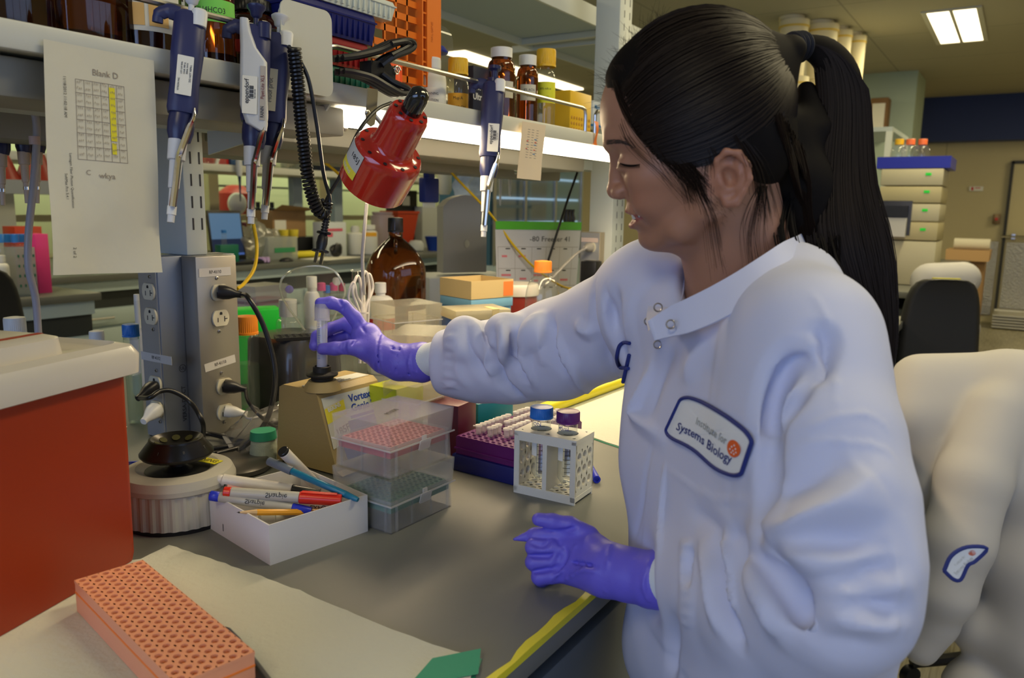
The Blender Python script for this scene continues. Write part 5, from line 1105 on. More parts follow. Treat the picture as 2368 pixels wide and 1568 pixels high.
bottle('plastic_bottle', 'white dropper bottle just left of the power column', 'bottle', bd(330, 1.72), pw(40, 1.72) / 2, top(330, 676, 1.72), M_hdpe, M_wcap, .62, .30, (.30, .30), None, None, None, ribs=False)
bottle('sample_cup', 'clear tube with wide blue cap left of the power column', 'tube', bd(316, 1.50), pw(34, 1.5) / 2, top(316, 744, 1.5), M_clear, M_blcap, .9, .9, (1.05, .12), .5, clear('green_tint', (.72, .84, .70), .10, .2), None)
bottle('sample_cup', 'small white capped vial left of the wide blue cap', 'tube', bd(238, 1.50), pw(30, 1.5) / 2, top(238, 760, 1.5), M_clear, M_wcap, .9, .9, (1.05, .12), None, None, None)
for k, (px, ty, m_, w_) in enumerate(((748, 651, M_pkcap, 18), (760, 658, M_blcap, 15), (776, 653, M_pkcap, 17), (794, 655, mat('crimson_cap', (.45, .02, .1), .4), 14))):
    bottle('culture_tube', ('pink-capped tube left of the blue-capped one', 'small tube with blue cap among the pink caps', 'pink-capped tube right of the blue-capped one', 'tube with crimson cap, rightmost of the row')[k], 'tube', bd(px, 1.95 + .01 * k), pw(w_, 1.95) / 2, top(px, ty, 1.95), M_clear, m_, .93, .95, (1.05, .08), None, None, None, group='capped tubes behind the hand')
gc = thing('graduated_cylinder', 'empty glass measuring cylinder behind the white cable bundle', 'cylinder', bd(833, 1.88))
hg = top(833, 622, 1.88); part('cylinder_wall', MB().lathe([(.030, 0), (.030, .006), (.0155, .012), (.0155, hg - .004), (.0185, hg)], 30, cap=False), M_glass, gc); part('rim', MB().lathe([(.0150, hg - .003), (.0188, hg - .001), (.0180, hg + .001), (.0150, hg + .0)], 30, cap=False), clear('glass_rim', (.95, .97, .96), .3, .02, 1.6), gc)
# white cable hanging from the lamp and bundled
wc = thing('white_cord', 'white cable hanging below the red lamp and tied in a bundle', 'cord', (0, 0, 0)); M_wc = mat('white_cord', (.64, .60, .56), .45)
part('hanging_cable', MB().tube(smooth([pY(848, 470, .99), pY(842, 540, 1.0), pY(838, 600, 1.02), pY(842, 680, 1.05)], 6), .0032, 8), M_wc, wc)
for k, (a, b_, c_) in enumerate(((822, 650, 836), (840, 640, 852), (812, 665, 836), (848, 645, 846))):
    pts = [pY(838, 760, 1.05), pY((a + 838) / 2, 720, 1.05), pY(a - 6, b_ + 25, 1.05 + k * .004), pY(a + 5, b_ - 12, 1.05), pY(a + 14, b_ + 22, 1.05), pY(c_, 712, 1.05), pY(c_ - 2, 770, 1.05), pY(c_ - 4, 840, 1.05)]
    part('cable_loop', MB().tube(smooth(pts, 6), .0029, 7), M_wc, wc)
part('cable_tie', MB().lathe([(.0115, 0), (.0115, .0035)], 20, T(*(pY(838, 725, 1.05))), cap=False), M_wc, wc)
# magnifier-like clear shield on the microcentrifuge
mcg = thing('microcentrifuge', 'dark grey bench centrifuge with raised clear lid behind the hand', 'centrifuge', bd(685, 1.68)); zc = top(685, 768, 1.68)
part('housing', loftm([[(x, y, z) for x, y in rring(w_, .16, .04)] for w_, z in ((.16, 0), (.165, .02), (.155, zc - .01), (.14, zc))]), mat('dark_grey_housing', (.045, .045, .048), .25, coat=.3), mcg)
sd = Vector((RM[0, 0], RM[1, 0], 0)).normalized(); ctr = cp(722, 695, 1.70) - mcg.location; rx, rz_ = pw(150, 1.7) / 2, pw(150, 1.7) / 2; oc = []
SC_ = [(-74, -30), (-66, -52), (-36, -72), (10, -80), (48, -72), (68, -48), (76, -20), (64, 10), (40, 60), (28, 92), (12, 94), (-8, 84), (-40, 40), (-66, 0)]
pts = [ctr + sd * (x * 1.7 / FPX) + Vector((0, 0, -y * 1.7 / FPX)) for x, y in SC_]; pts = smooth(pts + [pts[0]], 5)[:-1]
cen_ = sum(pts, Vector()) / len(pts); nf = sd.cross(Vector((0, 0, 1))) * .003
part('clear_lid', MB().add([tuple(p) for p in pts] + [tuple(p + nf) for p in pts], [tuple(range(len(pts))), tuple(range(2 * len(pts) - 1, len(pts) - 1, -1))]), M_glass, mcg, flat=True)
part('lid_edge', MB().tube(pts + [pts[0]], .0024, 8), clear('lid_edge', (.86, .88, .80), .35, .1, 2), mcg)
for x, y in ((-52, -25), (58, -45)):
    p = ctr + sd * (x * 1.7 / FPX) + Vector((0, 0, -y * 1.7 / FPX)); part('lid_knob', MB().lathe([(.009, 0), (.009, .012), (.006, .016), (0, .017)], 18, along(p, p - nf * 5 + sd * -.006)), M_chrome, mcg)
bk = thing('tube_rack', 'black perforated rack lying on the dark centrifuge', 'rack', T(*(bd(700, 1.62))) @ T(0, 0, zc + .001) @ RZ(-.6) @ T(-.05, -.02, 0)); part('rack_top', plate(8, 3, .0135, .0045, .006, .003, .003, 12), M_dark, bk, flat=True)
grk = thing('tube_rack', 'bright green plastic rack right of the power column', 'rack', T(*bd(600, 1.88)) @ RZ(-.55)); zg = top(600, 708, 1.88)
part('rack_body', MB().box(-.09, .05, -.035, .035, 0, zg, .003), mat('neon_green', (.02, .85, .06), .4), grk)
hh = MB()
for i in range(3):
    for j in range(2): hh.lathe([(.0035, 0), (.0035, .0006)], 10, frame((.0502, -.015 + j * .03, zg - .02 - i * .03), (0, 1, 0), (0, 0, 1)))
part('rack_holes', hh, mat('rack_dots', (.7, .95, .7), .5), grk)
# tip boxes further back
def sbox(px, d, ty, ang, w, dd, h, m_, lab, tag_=None, hb=.6, frost=None):
    b_ = bd(px, d); z = top(px, ty, d) - h
    return tipbox(lab, T(b_.x, b_.y, BZ + max(z, .0005)) @ RZ(ang) @ T(-w / 2, -dd / 2, 0), w, dd, h, m_, hb, tag_=tag_, frost=frost, latch=False), b_, z
M_fr2 = clear('dense_frost', (.95, .92, .84), .15, .25)
_, b_, z1 = sbox(607, 2.35, 655, .1, .13, .09, .10, mat('rose_plate', (.6, .12, .16), .4), 'frosted tip box with rose plate behind the bright green rack', frost=clear('cloudy_plastic', (.9, .9, .9), .3, .3)); single('storage_box', MB().box(-.06, .06, -.04, .04, 0, max(z1 - .001, .01)), M_frost, 'plain frosted box under the tip box with rose plate', 'box', T(b_.x, b_.y, BZ) @ RZ(.1))
_, b_, z1 = sbox(940, 1.72, 694, -.33, .118, .105, .125, None, 'tall frosted tip box behind the glove with pen numbers', hb=.75, frost=M_fr2); single('storage_box', MB().box(-.06, .06, -.05, .05, 0, max(z1 - .001, .01)), M_frost, 'plain box under the tall frosted tip box', 'box', T(b_.x, b_.y, BZ) @ RZ(-.33))
_, b_, z1 = sbox(975, 1.42, 756, .45, .125, .09, .085, None, 'frosted tip box partly under the gathered cuff', hb=.6, frost=M_fr2); single('storage_box', MB().box(-.06, .06, -.043, .043, 0, max(z1 - .001, .01)), M_frost, 'plain frosted box under the box at the cuff', 'box', T(b_.x, b_.y, BZ) @ RZ(.45))
b_ = bd(1097, 1.75); zz = top(1097, 706, 1.75); tb_ = thing('tip_box', 'blue box with yellowed clear lid behind the sleeve', 'box', T(b_.x, b_.y, BZ) @ RZ(-.55)); part('box_base', MB().box(-.062, .062, -.045, .045, 0, zz - .022, .002), mat('box_blue', (.01, .07, .26), .4), tb_); part('box_lid', MB().box(-.065, .065, -.048, .048, zz - .022, zz, .003), clear('yellowed_lid', (.80, .72, .48), .75, .3), tb_); part('tape_strip', MB().box(.02, .036, -.0495, -.0485, zz - .05, zz).box(.02, .036, -.0495, -.0, zz, zz + .0008), mat('old_tape', (.60, .48, .22), .5), tb_)
b_ = bd(1100, 2.05); zs = [(top(1100, 632, 2.05) - .045, .045, mat('tan_card', (.56, .42, .19), .6), 'open tan card box with orange sticker on top of the stack'), (0, 0, 0, 0)]
zt2 = top(1100, 640, 2.05); bxm = T(b_.x, b_.y, BZ) @ RZ(-.30)
t = thing('storage_box', 'open tan card box with orange sticker on top of the stack', 'box', bxm @ T(0, 0, zt2 - .045)); part('box_walls', MB().openbox(.135, .135, .045, .002), mat('tan_card', (.56, .42, .19), .6), t, flat=True); part('sticker', MB().box(.035, .066, -.0685, -.0675, .004, .040), mat('orange_sticker', (.9, .2, .04), .5), t, flat=True)
for k, (m_, lb) in enumerate(((mat('sky_card', (.16, .36, .52), .6), 'light blue card box under the tan one'), (mat('white_card', (.66, .7, .72)), 'white card box under the light blue one'), (mat('white_card', (.66, .7, .72)), 'lowest white card box of the stack'))):
    h_ = .044 if k < 2 else zt2 - .045 - .09; z0_ = zt2 - .045 - .0455 * (k + 1) if k < 2 else 0
    t = thing('storage_box', lb, 'box', bxm @ T(0, 0, z0_)); part('box_base', MB().box(-.064, .064, -.064, .064, 0, h_ * .55, .001), m_, t); part('box_lid', MB().box(-.067, .067, -.067, .067, h_ * .5, h_, .001), mat('white_card', (.66, .7, .72)) if k else m_, t)
s2 = thing('sharps_bin', 'small dark red sharps bin with white lid behind the glass bottle', 'bin', bd(1190, 2.25)); zs2 = top(1190, 652, 2.25)
part('bin_body', MB().lathe([(.055, 0), (.062, zs2 - .03)], 30), mat('dark_red_bin', (.24, .02, .01), .4), s2); part('bin_lid', MB().lathe([(.066, zs2 - .032), (.068, zs2 - .01), (.062, zs2), (0, zs2 + .002)], 30), M_lid, s2)
b_ = bd(918, 1.34); yg = thing('tube_rack', 'yellow-green plastic block behind the near tip boxes', 'rack', T(b_.x, b_.y, BZ) @ RZ(.0)); zz = top(918, 880, 1.34)
part('rack_body', MB().box(-.035, .035, -.03, .03, 0, zz, .002), mat('lime_plastic', (.55, .62, .02), .4), yg)
bottle('sample_cup', 'small clear tube standing in the yellow-green block', 'tube', (b_.x - .012, b_.y, BZ + zz), .012, .030, M_clear, M_clear, .9, .95, (1.05, .12), None, None, None, ribs=False)
sbox(962, 1.33, 872, .05, .09, .07, .06, None, 'small frosted rack lid right of the yellow-green block', frost=M_fr2)
b_ = bd(1045, 1.33); single('storage_box', MB().box(-.03, .03, -.03, .03, 0, top(1045, 920, 1.33), .002), mat('maroon_box', (.10, .01, .03), .4), 'dark maroon box behind the purple rack', 'box', T(b_.x, b_.y, BZ) @ RZ(.1))
b_ = bd(1120, 1.45); single('storage_box', MB().box(-.045, .045, -.03, .03, 0, top(1120, 915, 1.45), .002), mat('teal_box', (.01, .22, .26), .4), 'teal box behind the purple tube rack', 'box', T(b_.x, b_.y, BZ) @ RZ(-.2))
for px, ty, m_, lb in ((1195, 728, M_blcap, 'blue'), (1205, 738, M_pucap, 'purple, in front'), (1228, 726, M_pucap, 'purple, at the back'), (1245, 738, M_pucap, 'purple, rightmost')): bottle('sample_cup', 'small tube with %s cap just above the sleeve' % lb, 'tube', bd(px, 1.72), pw(28, 1.72) / 2, top(px, ty, 1.72), M_clear, m_, .93, .95, (1.05, .07), group='capped tubes behind the sleeve')
# ---- grey instrument, wall chart, clamp, cables at the far post
gi = thing('bench_instrument', 'grey bench instrument with upright rounded cover behind the brown jug', 'instrument', T(*bd(1070, 2.75)) @ RZ(-.55)); zi = top(1070, 460, 2.75); M_gi = mat('instrument_grey', (.32, .31, .29), .45)
part('instrument_body', MB().box(-.16, .16, -.10, .12, 0, zi * .42, .008), mat('instrument_light', (.50, .52, .52), .45), gi)
part('upright_cover', MB().prism([(-.085, 0), (.075, 0), (.075, zi * .52)] + [(.075 - .16 * k / 8, zi * .52 + .03 * math.sin(PI * k / 8)) for k in range(1, 8)] + [(-.085, zi * .50)], -.03, .03, M=frame((0, 0, zi * .44), (1, 0, 0), (0, 0, 1))), M_gi, gi)
part('logo_plate', MB().lathe([(.008, 0), (.010, .002), (0, .003)], 20, frame((.0, -.031, zi * .66), (1, 0, 0), (0, 0, 1)), sy=1.4), M_chrome, gi)
ch_ = thing('wall_chart', 'white chart headed -80 Freezer 41 with green tape along its top', 'chart', (0, 0, 0)); YC = 1.36
fch = sheet([(1145, 528), (1343, 530), (1325, 745), (1150, 745)], YC, 0, .002, 4, 0)
part('sheet', papermesh(fch, 14, 14), mat('chart_paper', (.58, .58, .60), .6), ch_); part('green_tape', MB().grid(lambda u, v: fch(u, -.075 + .085 * v, .0012 + .001 * v), 12, 4), mat('chart_green', (.08, .42, .03), .5), ch_)
uvrects('grid_lines', [(.02, .98, v, v + .004) for v in (.19, .42, .60, .82)] + [(u, u + .003, .19, .98) for u in (.02, .20, .39, .56, .73, .90)], fch, mat('grey_print', (.25, .23, .22)), ch_, .0006)
uvrects('red_writing', [(u, u + .08 * (1 + .3 * ((i * 7) % 3 - 1)), v, v + .022) for i, (u, v) in enumerate([(.06, .28), (.24, .28), (.05, .48), (.06, .54), (.25, .52), (.42, .48), (.42, .54), (.60, .53), (.76, .53), (.76, .72), (.90, .72), (.25, .70)])], fch, mat('pink_writing', (.65, .18, .22), .7), ch_, .0008)
uvrects('black_writing', [(u, u + .05, v, v + .012) for u in (.10, .27, .45, .62, .78) for v in (.205, .435, .615)], fch, INK, ch_, .0008)
uvtext('-80 Freezer 41', .085, .36, .11, fch, INK, ch_, False, 1.1)
pc_ = cp(1337, 683, 2.35); single('binder_clamp', MB().box(-.022, .022, -.01, .01, -.014, .020, .003).box(-.030, .030, -.006, .006, .008, .020, .002), mat('yellow_clamp', (.85, .62, .02), .4), 'yellow plastic clamp near the black adapter', 'clamp', T(*pc_) @ RZ(-.8))
p = pX(1374, 628, 2.262); t = thing('power_adapter', 'black power adapter plugged into the second column', 'adapter', frame(p, (0, -1, 0), (0, 0, 1))); part('adapter_body', MB().box(-.028, .028, -.036, .036, 0, .045, .004), M_dark, t)
cable('thin black cable hanging from the black adapter', [pX(1365, 655, 2.24), pX(1350, 668, 2.2), pX(1310, 680, 2.15), pX(1275, 690, 2.1)], .0025, M_cable)
t = plugf(frame(pX(1365, 572, 2.262), (0, -1, 0), (0, 0, 1)), 'grey plug above the black adapter', mat('grey_plug', (.36, .34, .30), .5), 1.1)
cable('grey cable slanting down from the grey plug', [pX(1358, 573, 2.22), pX(1330, 590, 2.2), pX(1270, 650, 2.1), pX(1258, 665, 2.1)], .004, mat('grey_plug', (.36, .34, .3)))
cable('black cable slanting across the wall chart', [pY(1340, 385, 1.32), pY(1310, 470, 1.32), pY(1275, 580, 1.33), pY(1262, 620, 1.33)], .0042, M_cable)
cable('yellow cable crossing from the shelf to the wall chart', [pY(1000, 335, 1.45), pY(1045, 400, 1.42), pY(1130, 490, 1.38), pY(1190, 570, 1.35), pY(1240, 622, 1.34), pY(1300, 662, 1.32), pY(1345, 668, 1.3)], .0038, mat('yellow_cord', (.72, .48, .01), .45))
cable('yellow cable hanging left of the coiled cord', [pY(665, 290, 1.42), pY(720, 350, 1.42), pY(775, 395, 1.42), pY(810, 430, 1.45)], .0035, mat('yellow_cord', (.72, .48, .01)))
cable('yellow printed cable curving down beside the shelf post', [pY(586, 518, 1.30), pY(594, 570, 1.30), pY(588, 620, 1.28), pY(565, 655, 1.26), pY(548, 668, 1.24)], .0036, mat('yellow_cord', (.72, .48, .01)))
for a, lb in (((664, 282), 'left'), ((1000, 333), 'middle'), ((1330, 378), 'right')): single('red_tape', MB().box(-.02, .02, -.004, .004, -.008, .004), mat('red_tape', (.6, .05, .03), .5), 'scrap of red tape under the shelf, %s one' % lb, 'tape', pY(*a, 1.30 if lb == 'right' else 1.42))
tb3 = thing('plastic_tubing', 'grey translucent tubing hanging in front of the far bench at left', 'tubing', (0, 0, 0)); part('tube_wall', MB().tube(smooth([pY(40, 240, 1.25), pY(72, 250, 1.25), pY(85, 300, 1.25), pY(78, 420, 1.25), pY(66, 540, 1.25), pY(66, 620, 1.25), pY(82, 690, 1.25), pY(90, 790, 1.25)], 8), .0052, 12), mat('grey_tubing', (.40, .38, .40), .35), tb3)
part('red_tag', MB().lathe([(.0075, -.006), (.0075, .006)], 16, T(*pY(80, 325, 1.25)), cap=False), mat('tag_clear', (.6, .45, .42), .5), tb3)
# ================================================================== the person
def c3(px, py, d): return np.array(cp(px, py, d))
def cc(l, dn, d): return CAMLOC + RM @ np.array([l, dn, d])
person = thing('person', 'person with black ponytail, white lab coat and violet gloves pressing a tube onto the mixer', 'person', (.80, .17, 0))
PI_ = person.matrix_world.inverted()
def fix(o):   # meshes sculpted in world coordinates hang under the person
    o.matrix_parent_inverse = PI_; return o
# head frame: x out of the face, y towards her left ear (the camera), z to the crown; millimetres
HC = c3(1640, 330, .76); _v = HC - CAMLOC; _v /= np.linalg.norm(_v)
_l = -RM[:, 0]; _l = _l - (_l @ _v) * _v; _l /= np.linalg.norm(_l); _d = np.cross(_v, -_l)
if _d @ RM[:, 1] < 0: _d = -_d
_a = math.radians(17); HX = math.cos(_a) * _l + math.sin(_a) * _d; HY = -_v; HZ = np.cross(HX, HY); HR = np.stack([HX, HY, HZ], 1)
def H(x, y, z): return HC + HR @ np.array([x, y, z]) * .001
def e3(F, c, r, k=6, op='add'): F.ell(H(*c), np.array(r) * .001, HR, k * .001, op)
def ch(F, pts, rs, k=4, op='add'): F.chain([H(*p) for p in pts], [r * .001 for r in rs], k * .001, op)
def head_field(h, lo, hi):
    F = Field(lo, hi, h)
    e3(F, (8, 0, 35), (86, 70, 74), 1); e3(F, (44, 0, 42), (51.5, 61, 58), 8)
    e3(F, (42, 0, -10), (48, 57, 52), 12); e3(F, (40, 0, -50), (46, 44, 33), 14)
    e3(F, (74, 0, -74), (16, 15, 13.5), 10); e3(F, (10, 0, -22), (58, 63, 50), 12)
    for s in (1, -1):
        ch(F, [(70, s * 12, -76), (44, s * 36, -70), (14, s * 50, -56), (4, s * 54, -36)], [10, 11, 12, 13], 12)
        e3(F, (57, s * 37, -14), (25, 18, 17), 12); e3(F, (62, s * 31, -36), (21, 16, 17), 12)
        ch(F, [(92, s * 8, 26), (84, s * 30, 31), (66, s * 46, 26)], [6, 7, 7], 9)
    e3(F, (77, 0, -45), (16.5, 27, 20), 9)
    for s in (1, -1): e3(F, (96, s * 30, 9), (15, 15, 9.5), 9, 'sub')
    ch(F, [(87, 0, 20), (90, 0, 8), (94, 0, -4), (98.5, 0, -16)], [6.0, 5.4, 6, 8], 8)
    e3(F, (98, 0, -19), (10, 10.5, 9), 4)
    for s in (1, -1):
        e3(F, (93, s * 11.5, -21.5), (10, 7, 7.5), 4); ch(F, [(97, s * 6, -31), (96, s * 7, -26)], [2.4, 2.0], 2, 'sub')
        e3(F, (74.5, s * 30, 3.5), (12.8, 14, 11.5), 3)
        # lids: the upper one lowered over the eye, a soft crease above and below
        ch(F, [(85, s * 19, 3), (87.5, s * 28, 1.2), (82.5, s * 38, .6), (76, s * 43, .6)], [1.6, 1.9, 1.8, 1.2], 2.2)
        ch(F, [(86, s * 20, 10.5), (87, s * 30, 11.5), (80, s * 40, 9)], [.7, .8, .6], 2, 'sub')
        ch(F, [(85.5, s * 21, -4), (86, s * 30, -6.5), (79, s * 39, -5)], [.8, .9, .6], 3, 'sub')
        # smile: groove from the wing of the nose round the mouth corner
        ch(F, [(91, s * 17, -25), (84, s * 25, -38), (77, s * 28, -50), (74, s * 26, -58)], [1.0, 1.3, 1.2, .8], 5, 'sub')
    # lips, parted in a smile
    for s in (1, -1):
        ch(F, [(92.6, 0, -42.2), (91, s * 7, -41.4), (85.5, s * 17, -44.2), (76.5, s * 27, -47.5)], [2.5, 2.8, 2.5, 1.6], 3)
        ch(F, [(92.0, 0, -57.0), (89.6, s * 9, -56.8), (84, s * 18, -54.2), (76.5, s * 27, -49.5)], [3.5, 3.5, 2.8, 1.5], 3)
        ch(F, [(97, 0, -49.6), (91, s * 11, -49.6), (84.5, s * 20, -49.0), (78.5, s * 27.5, -48.2)], [5.6, 5.2, 3.4, .8], 1.4, 'sub')
    # ears
    for s in (1, -1):
        e3(F, (-9, s * 66, -33), (13, 6, 22), 5)
        ch(F, [(-1, s * 67, -27), (-3, s * 71, -17), (-12, s * 75, -11.5), (-22, s * 77, -16), (-27, s * 77, -28), (-25.5, s * 75, -40), (-18, s * 72, -50), (-10, s * 69, -57), (-3, s * 67, -56), (0, s * 66, -48)],
           [2.6, 2.8, 3.0, 3.2, 3.2, 3.0, 3.2, 4.4, 4.2, 2.8], 3)
        ch(F, [(-20, s * 71, -22), (-20, s * 72, -34), (-15, s * 70, -45)], [3, 3, 2.6], 4)
        ch(F, [(-6, s * 73.5, -19), (-15, s * 76, -19), (-22, s * 77, -27), (-21.5, s * 76, -40)], [1.6, 2.0, 2.0, 1.6], 1.5, 'sub'); e3(F, (-9, s * 74, -34), (7, 9, 10), 2, 'sub'); ch(F, [(-1.5, s * 68.5, -33), (-2, s * 69, -38)], [2.6, 2.6], 3)
    return F
lo = np.array([.50, -.04, .86]); hi = np.array([1.02, .50, 1.56])
FH = head_field(.0018, lo, hi)
NB = c3(1705, 672, .815)
FH.cap(H(4, 0, -40), NB, .047, .049, .022); FH.cap(H(-6, 0, -30), c3(1740, 640, .82), .044, .048, .02)
ch(FH, [(60, 0, -80), (40, 0, -84), (22, 0, -92)], [9, 12, 14], 16)
FH.cap(c3(1745, 690, .815), cc(.270, .03, .72), .035, .03, .03); FH.cap(c3(1745, 690, .815), cc(.18, -.02, .90), .035, .03, .03)
FH.cap(c3(1720, 720, .82), cc(.24, .18, .82), .05, .05, .03)
for q in (((-10, 40, -25)), ): pass
V, Q = FH.mesh(); V = relax(V, Q, 2, .45)
# pigment: lips and a little colour in cheeks and ears
L_ = (V - HC) @ HR * 1000
def blob(c, r): return np.exp(-(((L_ - np.array(c)) / np.array(r)) ** 2).sum(1))
y_ = np.abs(L_[:, 1]); xs = 92 - .022 * y_ ** 2
lip = np.clip(1.4 - np.abs(L_[:, 2] + 49.4) / (10.6 - .30 * y_).clip(.6), 0, 1) * (L_[:, 0] > xs - 10) * (y_ < 29)
lip = np.clip(lip * 2.2, 0, 1)
pink = .5 * (blob((66, 36, -28), (24, 22, 20)) + blob((66, -36, -28), (24, 22, 20))) + .5 * blob((100, 0, -20), (9, 12, 9)) + .4 * (np.abs(L_[:, 1]) > 66) * (L_[:, 2] < -8)
fixb = fix(np_part('body', V, Q, None or bpy.data.materials.new('skin'), person))
a1 = fixb.data.color_attributes.new('pigment', 'FLOAT_COLOR', 'POINT')
colv = np.zeros((len(V), 4), np.float32); colv[:, 0] = lip; colv[:, 1] = np.clip(pink, 0, 1); colv[:, 3] = 1; a1.data.foreach_set('color', colv.ravel())
sk = fixb.data.materials[0]; sk.use_nodes = True; nt = sk.node_tree; b = nt.nodes['Principled BSDF']
at = nt.nodes.new('ShaderNodeAttribute'); at.attribute_name = 'pigment'; sp = nt.nodes.new('ShaderNodeSeparateColor'); nt.links.new(at.outputs['Color'], sp.inputs[0])
m1 = nt.nodes.new('ShaderNodeMixRGB'); m1.inputs[1].default_value = (.37, .185, .115, 1); m1.inputs[2].default_value = (.41, .165, .10, 1); nt.links.new(sp.outputs[1], m1.inputs[0])
m2 = nt.nodes.new('ShaderNodeMixRGB'); m2.inputs[2].default_value = (.36, .11, .09, 1); nt.links.new(m1.outputs[0], m2.inputs[1]); nt.links.new(sp.outputs[0], m2.inputs[0]); nt.links.new(m2.outputs[0], b.inputs['Base Color'])
b.inputs['Roughness'].default_value = .46; b.inputs['Subsurface Weight'].default_value = .12; b.inputs['Subsurface Radius'].default_value = (1, .35, .2); b.inputs['Subsurface Scale'].default_value = .006; b.inputs['Specular IOR Level'].default_value = .4
_n = nt.nodes.new('ShaderNodeTexNoise'); _n.inputs['Scale'].default_value = 900; _b = nt.nodes.new('ShaderNodeBump'); _b.inputs['Strength'].default_value = .08; _b.inputs['Distance'].default_value = .0004
_t = nt.nodes.new('ShaderNodeTexCoord'); nt.links.new(_t.outputs['Object'], _n.inputs['Vector']); nt.links.new(_n.outputs['Fac'], _b.inputs['Height']); nt.links.new(_b.outputs[0], b.inputs['Normal'])
def Hm(pts): return [Vector(H(*p)) for p in pts]
# teeth, lashes, brows
te = MB()
for k in range(-5, 6):
    yy = k * 5.6; x = 89.0 - .017 * yy * yy
    te.box(-.0027, .0027, -.0012, .0012, -.0050, .0022, .0008, M=Matrix.Translation(H(x, yy, -46.3)) @ Matrix([[HY[i], HX[i], HZ[i], 0] for i in range(3)] + [[0, 0, 0, 1]]))
fix(part('teeth', te, mat('tooth_enamel', (.72, .66, .52), .3), person))
M_hair = mat('black_hair', (.006, .0045, .004), .72, spec=.12); M_hairt = mat('hair_strand', (.013, .0075, .005), .50, spec=.22)
def onface(px, py, off=.0005):
    h = FH.hit(px, py)
    return (h if h is not None else c3(px, py, .72)) - _v * off
def mirror(P): return [Vector(HC + HR @ ((HR.T @ (np.array(p) - HC)) * np.array([1, -1, 1]))) for p in P]
for s in (1, -1):
    mm = (lambda P: [Vector(p) for p in P]) if s == 1 else mirror
    ls = MB(); line = smooth(mm([onface(x, y) for x, y in ((1434, 377), (1443, 381), (1455, 383), (1468, 382.5), (1480, 380))]), 5)
    ls.tube(line, [.0003 + .0008 * math.sin(PI * i / (len(line) - 1)) for i in range(len(line))], 6)
    for k in range(24):
        t = k / 23; x = 1434 + 44 * t; y = 378 + 4.5 * math.sin(PI * t * .8)
        ls.tube(mm([onface(x, y), onface(x - 3 + 4 * t, y + 5, .0022), onface(x - 7 + 8 * t, y + 7.5, .0040)]), [.0003, .0002, .00008], 3)
    fix(part('eyelashes', ls, M_hair, person))
    br = MB(); random.seed(5)
    for k in range(120):
        t = random.random(); w = random.uniform(-1, 1) * (5.5 - 3.0 * t); x = 1402 + 62 * t; y = 330 + w + 9 * t * t - 4 * math.sin(PI * t)
        br.tube(mm([onface(x, y, .0002), onface(x + 6, y - 1.5 + 3 * t, .0006), onface(x + 12, y - 1 + 6 * t, .0005)]), [.00020, .00017, .00008], 3)
    fix(part('eyebrow', br, mat('brow_brown', (.05, .028, .018), .6), person))
# ------------------------------------------------------------------ hair
FC = Field(np.array([.55, -.06, 1.0]), np.array([1.02, .50, 1.60]), .003)
e3(FC, (2, 0, 38), (87, 76, 85), 2); e3(FC, (37, 0, 76), (44.5, 52, 36), 16)
e3(FC, (-30, 0, -8), (50, 64, 52), 14); ch(FC, [(-60, 0, 50), (-92, 0, 60)], [40, 12], 24)
w = FC._win(FC.lo, FC.lo + (FC.n - 1) * FC.h); wi, X, Y, Z = w
nc = np.array([.933, 0, -.36]); nc /= np.linalg.norm(nc); nw = HR @ nc; p0 = H(80, 0, 88)
lz = ((X - HC[0]) * HZ[0] + (Y - HC[1]) * HZ[1] + (Z - HC[2]) * HZ[2]); ly = np.abs((X - HC[0]) * HY[0] + (Y - HC[1]) * HY[1] + (Z - HC[2]) * HY[2])
bow = .006 * np.sin(np.clip((lz - .0) / .09, -1, 1) * PI) + .010 * np.clip(ly / .07, 0, 1) ** 2
FC.put(wi, -((X - p0[0]) * nw[0] + (Y - p0[1]) * nw[1] + (Z - p0[2]) * nw[2]).astype(np.float32) * -1 * -1 + bow.astype(np.float32) * 0, 0, 'sub') if False else None
pl = (X - p0[0]) * nw[0] + (Y - p0[1]) * nw[1] + (Z - p0[2]) * nw[2] - bow
FC.F[wi] = np.maximum(FC.F[wi], pl.astype(np.float32))
for s in (1, -1): e3(FC, (-9, s * 74, -38), (19, 17, 26), 5, 'sub')
# fall of hair behind the neck that joins the tail
for a, b_, ra, rb in (((1812, 300, .79), (1850, 430, .80), .026, .030), ((1850, 430, .80), (1885, 560, .81), .030, .028), ((1800, 410, .78), (1850, 520, .80), .022, .020), ((1865, 210, .80), (1885, 300, .80), .010, .020)):
    FC.cap(c3(*a), c3(*b_), ra, rb, .02)
V, Q = FC.mesh(); V = relax(V, Q, 2)
hair = fix(np_part('hair', V, Q, M_hair, person, 'black hair pulled back from the face'))
st = MB(); random.seed(11)
cN = np.array([2., 0, 38.]); rN = np.array([88.5, 77.5, 86.5])
tie = (np.array([-92, 0, 58.]) - cN) / rN; tie /= np.linalg.norm(tie)
def strand(mb, a, jit=.0, r=.00045, seg=14, lift=1.0, sag=.0):
    a = a / np.linalg.norm(a); om = math.acos(max(-1, min(1, float(a @ tie)))); P = []
    for i in range(seg + 1):
        t = i / seg; q = (math.sin((1 - t) * om) * a + math.sin(t * om) * tie) / math.sin(om)
        q = q / np.linalg.norm(q) * (lift + .012 * math.sin(PI * t) * random.random()); q[2] -= sag * math.sin(PI * t)
        P.append(H(*(cN + rN * q)))
    mb.tube(P, [r * (.5 + .5 * math.sin(PI * (.15 + .8 * i / seg))) for i in range(seg + 1)], 3, cap=False)
